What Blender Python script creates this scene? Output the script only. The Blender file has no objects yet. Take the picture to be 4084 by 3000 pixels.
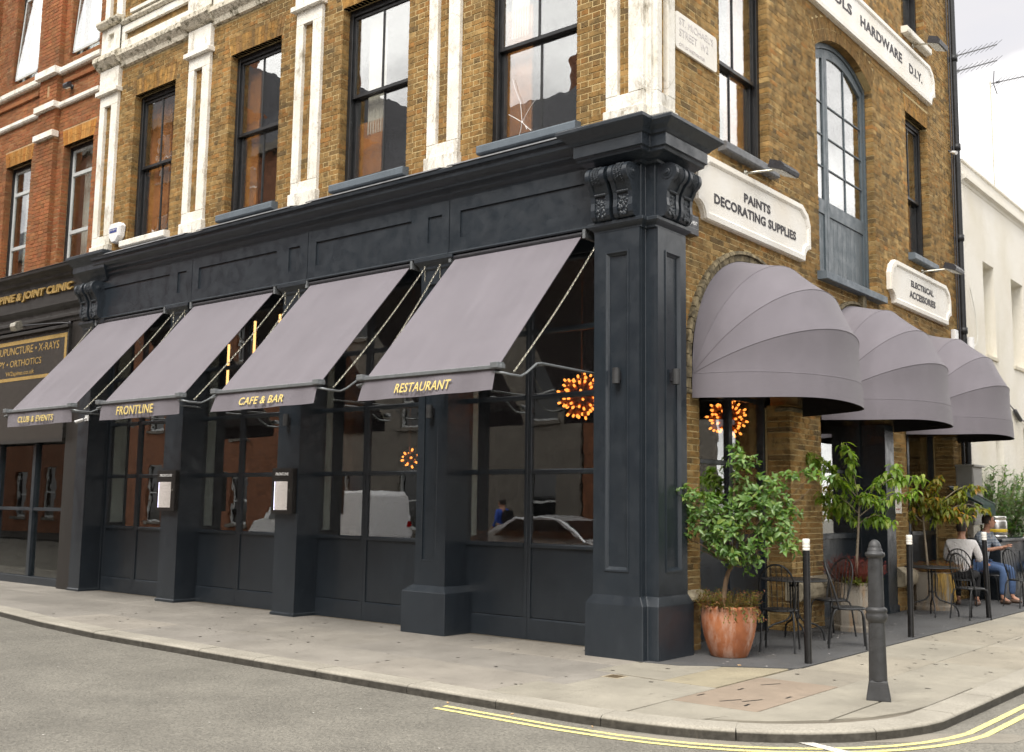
import bpy, bmesh, math, random
import numpy as np
from mathutils import Vector, Matrix, noise as mnoise
random.seed(11)
RN = np.random.default_rng(5)
S = bpy.context.scene
COL = S.collection
PI = math.pi

# ---------------------------------------------------------------- camera
cam = bpy.data.objects.new('camera', bpy.data.cameras.new('camera'))
COL.objects.link(cam)
CAMP = Vector((6.16, -9.91, 1.6))
def _cam_axes(yaw, pitch, roll):
    f = Vector((-math.sin(yaw) * math.cos(pitch), math.cos(yaw) * math.cos(pitch), math.sin(pitch)))
    r = Vector((math.cos(yaw), math.sin(yaw), 0))
    u = r.cross(f)
    r2 = math.cos(roll) * r + math.sin(roll) * u
    u2 = -math.sin(roll) * r + math.cos(roll) * u
    return r2, u2, f
_r, _u, _f = _cam_axes(0.686396, 0.120166, 0.01384)
cam.matrix_world = Matrix(((_r.x, _u.x, -_f.x, CAMP.x), (_r.y, _u.y, -_f.y, CAMP.y), (_r.z, _u.z, -_f.z, CAMP.z), (0, 0, 0, 1)))
cam.data.sensor_width = 36.0
cam.data.lens = 36.0 * 4259.3 / 4084.0
cam.data.clip_start = 0.1
cam.data.clip_end = 800
S.camera = cam

# ---------------------------------------------------------------- sky, sun, exposure
SUN_EL, SUN_AZ = math.radians(54), math.radians(167)     # azimuth clockwise from +Y (the side street) seen from above
w = bpy.data.worlds.new('World'); S.world = w; w.use_nodes = True
nt = w.node_tree; nt.nodes.clear()
wo = nt.nodes.new('ShaderNodeOutputWorld'); bg = nt.nodes.new('ShaderNodeBackground')
sky = nt.nodes.new('ShaderNodeTexSky'); sky.sky_type = 'NISHITA'; sky.sun_disc = False
sky.sun_elevation = SUN_EL; sky.sun_rotation = SUN_AZ
tc = nt.nodes.new('ShaderNodeTexCoord'); mp = nt.nodes.new('ShaderNodeMapping'); mp.inputs['Scale'].default_value = (1.0, 1.0, 2.2); mp.inputs['Location'].default_value = (4.2, 1.61, .5)
nz = nt.nodes.new('ShaderNodeTexNoise'); nz.inputs['Scale'].default_value = 2.3; nz.inputs['Detail'].default_value = 5; nz.inputs['Roughness'].default_value = .55
nt.links.new(tc.outputs['Generated'], mp.inputs[0]); nt.links.new(mp.outputs[0], nz.inputs['Vector'])
cr = nt.nodes.new('ShaderNodeValToRGB')                  # cloud brightness
cr.color_ramp.elements[0].position = .37; cr.color_ramp.elements[0].color = (4.9, 4.75, 4.8, 1)
cr.color_ramp.elements[1].position = .60; cr.color_ramp.elements[1].color = (14.0, 13.7, 13.3, 1)
cm = nt.nodes.new('ShaderNodeValToRGB')                  # cloud cover
cm.color_ramp.elements[0].position = .22; cm.color_ramp.elements[0].color = (.80, .80, .80, 1)
cm.color_ramp.elements[1].position = .45; cm.color_ramp.elements[1].color = (1, 1, 1, 1)
mx = nt.nodes.new('ShaderNodeMixRGB')
nt.links.new(nz.outputs['Fac'], cr.inputs[0]); nt.links.new(nz.outputs['Fac'], cm.inputs[0])
nt.links.new(cm.outputs[0], mx.inputs[0]); nt.links.new(sky.outputs[0], mx.inputs[1]); nt.links.new(cr.outputs[0], mx.inputs[2])
nt.links.new(mx.outputs[0], bg.inputs[0]); bg.inputs[1].default_value = 0.1
nt.links.new(bg.outputs[0], wo.inputs[0])

sl = bpy.data.lights.new('sun', 'SUN'); sl.energy = 2.1; sl.angle = math.radians(30); sl.color = (1.0, .95, .87)
sun = bpy.data.objects.new('sun', sl); COL.objects.link(sun)
_d = Vector((math.sin(SUN_AZ) * math.cos(SUN_EL), math.cos(SUN_AZ) * math.cos(SUN_EL), math.sin(SUN_EL)))
sun.rotation_euler = _d.to_track_quat('Z', 'Y').to_euler()
sun.location = (20, -20, 40)

S.render.engine = 'CYCLES'
S.view_settings.view_transform = 'Standard'; S.view_settings.look = 'None'
S.view_settings.exposure = 0.92; S.view_settings.gamma = 1.0; S.view_settings.use_curve_mapping = False
S.cycles.use_denoising = True; S.cycles.denoising_input_passes = 'RGB'
S.cycles.max_bounces = 8; S.cycles.transparent_max_bounces = 16
S.cycles.sample_clamp_indirect = 6

# ---------------------------------------------------------------- materials
class NT:
    def __init__(s, name):
        s.m = bpy.data.materials.new(name); s.m.use_nodes = True
        s.t = s.m.node_tree; s.b = s.t.nodes['Principled BSDF']; s.out = s.t.nodes['Material Output']
    def n(s, typ, **kw):
        x = s.t.nodes.new(typ)
        for k, v in kw.items():
            if hasattr(x, k): setattr(x, k, v)
        return x
    def l(s, a, b): s.t.links.new(a, b)
    def noise(s, scale, detail=4, rough=.5, vec=None, dist=0):
        x = s.n('ShaderNodeTexNoise'); x.inputs['Scale'].default_value = scale; x.inputs['Detail'].default_value = detail
        x.inputs['Roughness'].default_value = rough; x.inputs['Distortion'].default_value = dist
        if vec is None: vec = s.coord()
        s.l(vec, x.inputs['Vector']); return x.outputs['Fac']
    def coord(s, scale=(1, 1, 1)):
        key = tuple(scale)
        if not hasattr(s, '_c'): s._c = {}
        if key not in s._c:
            if not hasattr(s, '_tc'): s._tc = s.n('ShaderNodeNewGeometry').outputs['Position']
            if key == (1, 1, 1): s._c[key] = s._tc
            else:
                m = s.n('ShaderNodeMapping'); m.inputs['Scale'].default_value = scale; s.l(s._tc, m.inputs[0]); s._c[key] = m.outputs[0]
        return s._c[key]
    def ramp(s, fac, p0, c0, p1, c1):
        r = s.n('ShaderNodeValToRGB'); e = r.color_ramp.elements
        e[0].position = p0; e[1].position = p1
        e[0].color = c0 if isinstance(c0, tuple) else (c0, c0, c0, 1); e[1].color = c1 if isinstance(c1, tuple) else (c1, c1, c1, 1)
        s.l(fac, r.inputs[0]); return r.outputs[0]
    def mix(s, fac, a, b, typ='MIX'):
        m = s.n('ShaderNodeMixRGB'); m.blend_type = typ
        for sock, v in ((m.inputs[0], fac), (m.inputs[1], a), (m.inputs[2], b)):
            if isinstance(v, (int, float)): sock.default_value = v if sock.type == 'VALUE' else (v, v, v, 1)
            elif isinstance(v, tuple): sock.default_value = v if len(v) == 4 else (*v, 1)
            else: s.l(v, sock)
        return m.outputs[0]
    def col(s, v):
        if isinstance(v, tuple): s.b.inputs['Base Color'].default_value = (*v[:3], 1)
        else: s.l(v, s.b.inputs['Base Color'])
    def rough(s, v):
        if isinstance(v, (int, float)): s.b.inputs['Roughness'].default_value = v
        else: s.l(v, s.b.inputs['Roughness'])
    def bump(s, h, strength=.3, dist=.01):
        b = s.n('ShaderNodeBump'); b.inputs['Strength'].default_value = strength; b.inputs['Distance'].default_value = dist
        s.l(h, b.inputs['Height']); s.l(b.outputs[0], s.b.inputs['Normal'])
    def attr(s, name='tint'):
        a = s.n('ShaderNodeAttribute'); a.attribute_name = name; return a.outputs['Color']

def c4(c, k=1.0): return (c[0] * k, c[1] * k, c[2] * k, 1)

def plain(name, col, rough=.5, metal=0.0, var=.18, scale=6, bump=0.0, bscale=60, spec=.5):
    m = NT(name)
    f = m.noise(scale, 5)
    m.col(m.ramp(f, .3, c4(col, 1 - var), .7, c4(col, 1 + var)))
    f2 = m.noise(scale * 3.1, 4)
    m.rough(m.ramp(f2, .3, max(.02, rough - .1), .7, min(1, rough + .1)))
    m.b.inputs['Metallic'].default_value = metal
    m.b.inputs['Specular IOR Level'].default_value = spec
    if bump: m.bump(m.noise(bscale, 4), bump, .004)
    return m.m

M = {}
def paint(name, col, rough=.38, wear=.0):
    m = NT(name)
    f = m.noise(2.2, 6, .6); f2 = m.noise(11, 5, .6, m.coord((1, 1, .25)))
    c = m.mix(m.ramp(f2, .38, 0.0, .75, .35), m.ramp(f, .3, c4(col, .9), .7, c4(col, 1.12)), c4((col[0] * 1.5 + .003, col[1] * 1.45 + .003, col[2] * 1.4 + .003)))
    if wear:
        wn = m.noise(34, 6, .7); wm = m.ramp(wn, .70, 0.0, .76, wear)
        c = m.mix(wm, c, (.35, .33, .3))
    m.col(c)
    m.rough(m.ramp(m.noise(6, 4), .3, rough - .1, .7, rough + .14))
    m.bump(m.noise(5, 3, .5), .10, .01)
    return m.m
M['paint'] = paint('charcoal_paint', (.0182, .0242, .0315), .32)
M['paint_worn'] = paint('charcoal_paint_worn', (.0200, .0262, .034), .34, .6)
M['clinic_paint'] = paint('brown_black_paint', (.018, .016, .0145), .5)
M['door_blue'] = paint('blue_grey_paint', (.085, .108, .125), .45, .2)
M['sill_blue'] = paint('sill_paint', (.10, .125, .15), .5, .8)
M['black_frame'] = paint('black_window_paint', (.012, .0125, .014), .4, .25)
M['pale_frame'] = paint('pale_window_paint', (.45, .47, .47), .5)

def brick_mat(name, burnt):
    m = NT(name)
    t = m.attr()
    oi = m.n('ShaderNodeObjectInfo')
    v = m.noise(7.5, 6, .62); v2 = m.noise(31, 5, .65); v3 = m.noise(.55, 3)
    c = m.mix(m.ramp(v, .43, 0.0, .66, burnt), t, (.062, .040, .018))
    c = m.mix(m.ramp(v2, .35, .0, .75, .42), c, (.50, .34, .12))
    c = m.mix(1.0, c, m.ramp(v3, .3, .68, .7, 1.08), 'MULTIPLY')
    soot = m.noise(1.5, 6, .7, m.coord((1, 1, .7))); c = m.mix(m.ramp(soot, .50, 0.0, .74, .62), c, (.082, .066, .040))
    m.col(c); m.rough(.92); m.b.inputs['Specular IOR Level'].default_value = .2
    m.bump(m.noise(70, 6, .7), .55, .006)
    return m.m
M['brick'] = brick_mat('stock_brick', .82)
M['red_brick'] = brick_mat('red_brick', .35)
def mortar(name, a, b):
    m = NT(name); m.col(m.mix(m.ramp(m.noise(1.1, 4), .3, 0.0, .7, 1.0), a, b)); m.rough(.95)
    m.bump(m.noise(120, 4), .5, .004); return m.m
M['mortar'] = mortar('lime_mortar', (.60, .47, .24, 1), (.44, .33, .155, 1))
M['red_mortar'] = mortar('red_wall_mortar', (.50, .35, .19, 1), (.36, .22, .11, 1))
def stucco(name='white_stucco', dirt=.53):
    m = NT(name)
    f = m.noise(1.7, 6, .65); d = m.noise(5.0, 7, .78, m.coord((1, 1, .5)))
    c = m.ramp(f, .3, (.70, .66, .56, 1), .6, (.84, .82, .76, 1))
    z = m.n('ShaderNodeSeparateXYZ'); m.l(m.coord(), z.inputs[0])
    c = m.mix(m.ramp(d, dirt, 0.0, dirt + .17, .8), c, (.20, .165, .10))
    vor = m.n('ShaderNodeTexVoronoi'); vor.feature = 'DISTANCE_TO_EDGE'; vor.inputs['Scale'].default_value = 2.1
    nn = m.noise(4, 4); vm = m.n('ShaderNodeVectorMath'); vm.operation = 'ADD'; m.l(m.coord(), vm.inputs[0]); m.l(nn, vm.inputs[1]); m.l(vm.outputs[0], vor.inputs['Vector'])
    c = m.mix(m.ramp(vor.outputs['Distance'], .0, .55, .012, 0.0), c, (.25, .2, .13))
    m.col(c); m.rough(.85); m.bump(m.noise(38, 6, .7), .35, .006); return m.m
M['stucco'] = stucco()
M['stucco_dirty'] = stucco('grimy_stucco', .50)
def moss_stone():
    m = NT('mossy_stone'); f = m.noise(9, 7, .75)
    c = m.ramp(f, .38, (.10, .09, .05, 1), .52, (.66, .61, .50, 1))
    m.col(c); m.rough(.95); m.bump(m.noise(30, 6, .7), .7, .015); return m.m
M['moss'] = moss_stone()
def hood():
    m = NT('sooty_hood_stone'); f = m.noise(8, 7, .75); c = m.ramp(f, .40, (.075, .062, .038, 1), .66, (.33, .27, .16, 1)); m.col(c); m.rough(.95); m.bump(m.noise(30, 6, .7), .6, .012); return m.m
M['hood'] = hood()
M['inner_shade'] = plain('awning_inner_shade', (.012, .011, .012), .95)  # near-black colour that paints the shade under the hood awnings
M['stone'] = plain('sandy_stone', (.36, .31, .22), .9, var=.35, scale=7, bump=.5)
M['sign_white'] = plain('cream_sign_paint', (.80, .77, .70), .6, var=.06, scale=3, bump=.1)
def sign_board():
    m = NT('flaking_sign_paint'); f = m.noise(4.5, 7, .7); f2 = m.noise(1.3, 4)
    c = m.ramp(f2, .3, (.80, .75, .66, 1), .6, (.86, .84, .79, 1))
    c = m.mix(m.ramp(f, .68, 0.0, .75, .7), c, (.42, .30, .18)); m.col(c); m.rough(.7); m.bump(m.noise(20, 6, .7), .2, .006); return m.m
M['sign_worn'] = sign_board()
M['ink'] = plain('black_lettering', (.028, .024, .03), .6, var=.3, scale=20)
M['faded_ink'] = plain('faded_lettering', (.56, .53, .53), .6, var=.18, scale=14)
M['gold'] = plain('gold_lettering', (.74, .58, .20), .5, var=.15, scale=20)
M['gold_dull'] = plain('dull_gold_lettering', (.36, .235, .07), .5, var=.15, scale=20)
M['white_ink'] = plain('white_lettering', (.8, .8, .8), .5, var=.05)
M['red_ink'] = plain('red_lettering', (.45, .05, .04), .5, var=.05)
M['blue_ink'] = plain('blue_print', (.03, .05, .22), .5, var=.05)
M['board'] = plain('brown_board', (.030, .024, .019), .55, var=.15)
def canvas(name, col):
    m = NT(name)
    f = m.noise(1.6, 5, .55); fs = m.noise(9, 4, .5, m.coord((1, .12, .12)))
    c = m.ramp(f, .3, c4(col, .93), .7, c4(col, 1.06))
    c = m.mix(m.ramp(fs, .45, 0.0, .75, .18), c, c4(col, 1.5)); c = m.mix(m.ramp(m.noise(2.1, 7, .7, m.coord((1, .6, .6))), .52, 0.0, .76, .34), c, c4(col, .72))
    m.col(c); m.rough(.88); m.b.inputs['Specular IOR Level'].default_value = .25
    m.b.inputs['Sheen Weight'].default_value = .1
    wv = m.noise(420, 2)
    m.bump(m.mix(.06, m.noise(3.2, 4, .5, m.coord((1, .25, .25))), wv), .25, .03)
    return m.m
M['canvas'] = canvas('mauve_grey_canvas', (.166, .153, .173))
M['alu'] = plain('grey_painted_metal', (.20, .215, .225), .4, .3, var=.12, scale=9)
M['steel'] = plain('galvanised_steel', (.52, .50, .42), .35, .9, var=.2, scale=30)
M['lead'] = plain('lead_flashing', (.16, .165, .175), .55, .3, var=.25, scale=8, bump=.3, bscale=20)
M['iron'] = plain('black_iron', (.021, .022, .024), .48, .2, var=.25, scale=12, bump=.2, bscale=80)
M['bollard'] = plain('grey_painted_iron', (.040, .041, .043), .5, .1, var=.3, scale=8, bump=.35, bscale=70)
M['post_black'] = plain('black_post_paint', (.010, .010, .011), .34, var=.3, scale=10)
M['post_white'] = plain('white_post_cap', (.78, .76, .71), .5, var=.06)
M['wood'] = plain('orange_wood', (.47, .185, .05), .5, var=.3, scale=5)
M['curtain'] = plain('cream_curtain', (.66, .60, .52), .9, var=.08)
M['blind'] = plain('white_blind', (.62, .62, .58), .9, var=.08, scale=3)
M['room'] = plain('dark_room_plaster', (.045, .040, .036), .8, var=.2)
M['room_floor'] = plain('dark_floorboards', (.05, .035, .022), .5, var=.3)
M['jamb'] = plain('pale_green_lining', (.66, .72, .68), .6, var=.05)
M['menu_case'] = plain('dark_brown_case', (.013, .011, .010), .45, var=.2)
M['paper'] = plain('cream_paper', (.66, .62, .60), .8, var=.04)
M['white_plastic'] = plain('white_plastic', (.78, .78, .78), .4, var=.03)
M['dark_plastic'] = plain('dark_plastic', (.03, .03, .035), .4, var=.1)
def render_wall():
    m = NT('white_render'); c = m.ramp(m.noise(.7, 5, .6), .3, (.72, .67, .56, 1), .6, (.82, .79, .72, 1)); c = m.mix(m.ramp(m.noise(3, 6, .7, m.coord((1, 1, .12))), .55, 0.0, .8, .5), c, (.52, .46, .34)); m.col(c); m.rough(.85); m.bump(m.noise(30, 5), .15, .004); return m.m
M['white_wall'] = render_wall()
M['cream_reveal'] = plain('cream_render', (.62, .57, .46), .85, var=.08)
M['box_grey'] = plain('grey_box_paint', (.30, .295, .275), .6, var=.1)
def terracotta():
    m = NT('terracotta'); f = m.noise(9, 6, .7, m.coord((1, 1, .28))); g = m.noise(4, 5)
    c = m.ramp(g, .3, (.27, .085, .033, 1), .7, (.46, .17, .068, 1))
    c = m.mix(m.ramp(f, .46, 0.0, .66, .65), c, (.60, .42, .33)); c = m.mix(m.ramp(m.noise(5, 6, .7, m.coord((1, 1, .3))), .6, 0.0, .78, .5), c, (.12, .06, .035))
    m.col(c); m.rough(.8); m.bump(m.noise(45, 5), .2, .004); return m.m
M['terracotta'] = terracotta()
def planter_mat():
    m = NT('weathered_concrete'); f = m.noise(6, 6, .7, m.coord((1, 1, .22))); g = m.noise(2.5, 5)
    c = m.ramp(g, .3, (.20, .175, .145, 1), .7, (.31, .28, .235, 1)); c = m.mix(m.ramp(f, .5, 0.0, .68, .8), c, (.33, .19, .075))
    m.col(c); m.rough(.9); m.bump(m.noise(50, 5), .3, .004); return m.m
M['concrete'] = planter_mat()
M['soil'] = plain('dark_soil', (.035, .025, .018), .95, var=.3, scale=40, bump=.6)
M['bark'] = plain('brown_bark', (.13, .085, .05), .9, var=.4, scale=25, bump=.5)
M['pale_bark'] = plain('pale_bark', (.26, .22, .165), .85, var=.3, scale=25, bump=.3)
def leaf(name, gloss=.45, trans=.3):
    m = NT(name); t = m.attr()
    c = m.mix(m.ramp(m.noise(40, 3), .35, 0.0, .7, .35), t, m.mix(1.0, t, (.6, .72, .5), 'MULTIPLY'))
    m.col(c); m.rough(gloss)
    tr = m.n('ShaderNodeBsdfTranslucent'); m.l(m.mix(1.0, t, (1.5, 1.7, .6), 'MULTIPLY'), tr.inputs[0])
    mxs = m.n('ShaderNodeMixShader'); mxs.inputs[0].default_value = trans
    m.l(m.b.outputs[0], mxs.inputs[1]); m.l(tr.outputs[0], mxs.inputs[2]); m.l(mxs.outputs[0], m.out.inputs[0]); return m.m
M['leaf'] = leaf('leaf', .36)
M['leaf_thin'] = leaf('thin_leaf', .5, .4)
def glass(name, k, tint=(.95, .97, .96), wav=.02, ior=1.55):
    m = NT(name); t = m.t; t.nodes.remove(m.b)
    g_ = m.n('ShaderNodeNewGeometry'); dp = m.n('ShaderNodeVectorMath'); dp.operation = 'DOT_PRODUCT'; m.l(g_.outputs['Normal'], dp.inputs[0]); m.l(g_.outputs['Incoming'], dp.inputs[1])
    def mth(op, a, b=None, cl=False):
        x = m.n('ShaderNodeMath'); x.operation = op; x.use_clamp = cl
        for i, v in enumerate((a, b)):
            if v is None: continue
            if isinstance(v, (int, float)): x.inputs[i].default_value = v
            else: m.l(v, x.inputs[i])
        return x.outputs[0]
    c_ = mth('SUBTRACT', 1.0, mth('ABSOLUTE', dp.outputs['Value']), True)          # Schlick reflectance, the same from both sides of the sheet
    mul_o = mth('ADD', k, mth('MULTIPLY', 1 - k, mth('POWER', c_, 5.0)), True)
    gl = m.n('ShaderNodeBsdfGlossy'); gl.inputs['Roughness'].default_value = 0.0; gl.inputs['Color'].default_value = (1, 1, 1, 1)
    tr = m.n('ShaderNodeBsdfTransparent'); tr.inputs[0].default_value = (*tint, 1)
    ms = m.n('ShaderNodeMixShader'); m.l(mul_o, ms.inputs[0]); m.l(tr.outputs[0], ms.inputs[1]); m.l(gl.outputs[0], ms.inputs[2])
    b = m.n('ShaderNodeBump'); b.inputs['Strength'].default_value = wav; b.inputs['Distance'].default_value = .05
    m.l(m.noise(2.6, 2), b.inputs['Height']); m.l(b.outputs[0], gl.inputs['Normal'])
    m.l(ms.outputs[0], m.out.inputs[0]); return m.m
M['old_glass'] = glass('old_window_glass', .22, wav=.022)
M['glass'] = glass('shop_glass', .19, wav=.015)
M['clinic_glass'] = glass('clinic_glass', .028, wav=.01)
def emit(name, col, st):
    m = NT(name); m.b.inputs['Base Color'].default_value = (*col, 1); m.b.inputs['Emission Color'].default_value = (*col, 1); m.b.inputs['Emission Strength'].default_value = st; return m.m
M['bulb'] = emit('glowing_filament', (1.0, .30, .05), 1.7)
M['amber'] = plain('amber_glass', (.55, .21, .06), .3, .3)
M['tube'] = emit('glowing_tube', (1.0, .55, .2), 1.5)
def asphalt():
    m = NT('worn_asphalt')
    f = m.noise(.35, 4); s1 = m.noise(52, 3, .75); s2 = m.noise(95, 2, .6); p = m.noise(1.4, 6, .65)
    c = m.ramp(s1, .33, (.085, .081, .070, 1), .68, (.235, .222, .19, 1))
    c = m.mix(m.ramp(s2, .55, 0.0, .72, .65), c, (.34, .31, .25))
    c = m.mix(1.0, c, m.ramp(p, .25, .80, .75, 1.14), 'MULTIPLY'); c = m.mix(1.0, c, m.ramp(f, .3, .9, .7, 1.1), 'MULTIPLY')
    m.col(c); m.rough(.88); m.bump(s1, .55, .008); return m.m
M['asphalt'] = asphalt()
def paving(name, tint=True, col=(.27, .24, .195), spots=.6):
    m = NT(name); base = m.attr() if tint else None
    f = m.noise(1.2, 6, .65); g = m.noise(60, 4, .6); h = m.noise(4, 6, .7)
    k = m.ramp(f, .28, .70, .72, 1.16)
    c = m.mix(1.0, base if tint else c4(col), k, 'MULTIPLY')
    c = m.mix(m.ramp(g, .3, .32, .7, 0.0), c, (.12, .105, .085))
    c = m.mix(m.ramp(h, .55, 0.0, .78, .55), c, (.13, .115, .095))
    v = m.n('ShaderNodeTexVoronoi'); v.inputs['Scale'].default_value = 2.6; m.l(m.coord(), v.inputs['Vector'])
    c = m.mix(m.ramp(v.outputs['Distance'], .045, spots, .065, 0.0), c, (.07, .06, .05))
    m.col(c); m.rough(.86); m.bump(g, .35, .004); return m.m
M['slab'] = paving('stone_slab')
M['bed'] = paving('pavement_bed', False, (.15, .13, .10), 0)
M['terrace'] = paving('slate_terrace', False, (.072, .076, .083), .2)
def kerb_mat():
    m = NT('kerb_stone'); nrm = m.n('ShaderNodeNewGeometry'); g = m.noise(50, 5, .65); f = m.noise(2, 5)
    c = m.ramp(f, .3, (.30, .28, .235, 1), .7, (.42, .395, .335, 1))
    c = m.mix(m.ramp(g, .35, .5, .65, 0.0), c, (.15, .135, .11))
    z = m.n('ShaderNodeSeparateXYZ'); m.l(m.coord(), z.inputs[0])
    gr = m.n('ShaderNodeMapRange'); gr.inputs[1].default_value = -.012; gr.inputs[2].default_value = -.03; m.l(z.outputs[2], gr.inputs[0])
    gm = m.n('ShaderNodeMath'); gm.operation = 'MULTIPLY'; m.l(gr.outputs[0], gm.inputs[0]); m.l(m.ramp(m.noise(14, 5, .7), .3, .80, .7, 1.0), gm.inputs[1])
    m.col(m.mix(gm.outputs[0], c, (.028, .025, .020))); m.rough(.85); m.bump(g, .4, .005); return m.m   # gutter grime on the kerb face
M['kerb'] = kerb_mat()
def road_paint(name, col):
    m = NT(name); w_ = m.noise(38, 5, .7); c = m.mix(m.ramp(w_, .50, 0.0, .64, .85), col, (.19, .175, .13)); m.col(c); m.rough(.7); m.bump(m.noise(80, 3), .4, .005); return m.m
M['yellow'] = road_paint('yellow_road_paint', (.74, .67, .27))
M['white_road'] = road_paint('white_road_paint', (.62, .60, .55))
M['pink_slab'] = paving('pinkish_cover', False, (.295, .232, .175), .2)
M['gutter'] = paving('pale_concrete_patch', False, (.26, .24, .20), .0)
M['skin'] = plain('skin', (.46, .24, .16), .5, var=.08)
M['hair'] = plain('dark_hair', (.03, .02, .015), .6, var=.3)
M['white_shirt'] = plain('white_cotton', (.86, .84, .85), .9, var=.05, bump=.2, bscale=15)
def plaid():
    m = NT('blue_checked_cotton'); wv = []
    for d in ('X', 'Z'):
        x = m.n('ShaderNodeTexWave'); x.bands_direction = d; x.inputs['Scale'].default_value = 6; m.l(m.coord(), x.inputs[0]); wv.append(x.outputs['Fac'])
    c = m.mix(m.ramp(wv[0], .4, 0.0, .6, .6), (.14, .18, .24), (.38, .42, .47)); c = m.mix(m.ramp(wv[1], .4, 0.0, .6, .5), c, (.46, .49, .53)); m.col(c); m.rough(.9); return m.m
M['plaid'] = plaid()
M['denim'] = plain('blue_denim', (.07, .12, .24), .9, var=.25, scale=9)
M['black_cloth'] = plain('black_cloth', (.012, .012, .014), .9)
M['blue_cloth'] = plain('blue_anorak', (.04, .09, .42), .7)
M['shoe'] = plain('brown_leather', (.10, .06, .04), .5)
M['keg'] = plain('brushed_steel', (.55, .54, .52), .32, .9, var=.08)
M['keg_band'] = plain('yellow_band', (.65, .45, .03), .5)
M['green_canvas'] = plain('dark_green_canvas', (.008, .040, .028), .8)
M['van_white'] = plain('white_car_paint', (.72, .73, .75), .25, var=.02)
M['silver'] = plain('silver_car_paint', (.42, .43, .45), .25, .5, var=.03)
M['car_glass'] = plain('dark_car_glass', (.01, .011, .012), .05)
M['tyre'] = plain('rubber', (.012, .012, .012), .8)
M['lamp_red'] = plain('red_lamp_plastic', (.35, .01, .01), .2)
M['slate'] = plain('slate_roof', (.06, .06, .068), .7, var=.3, scale=9)
M['opp_brick'] = plain('opposite_brick', (.17, .068, .032), .9, var=.35, scale=9)
M['opp_stone'] = plain('opposite_stone', (.15, .135, .115), .9, var=.2, scale=5)
# ---------------------------------------------------------------- helpers
FA = lambda u, o, z: (u, -o, z)        # main-street front: u along X, o = out of the wall
FB = lambda u, o, z: (o, u, z)         # side-street front: u along Y
FW = lambda x, y, z: (x, y, z)

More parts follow.
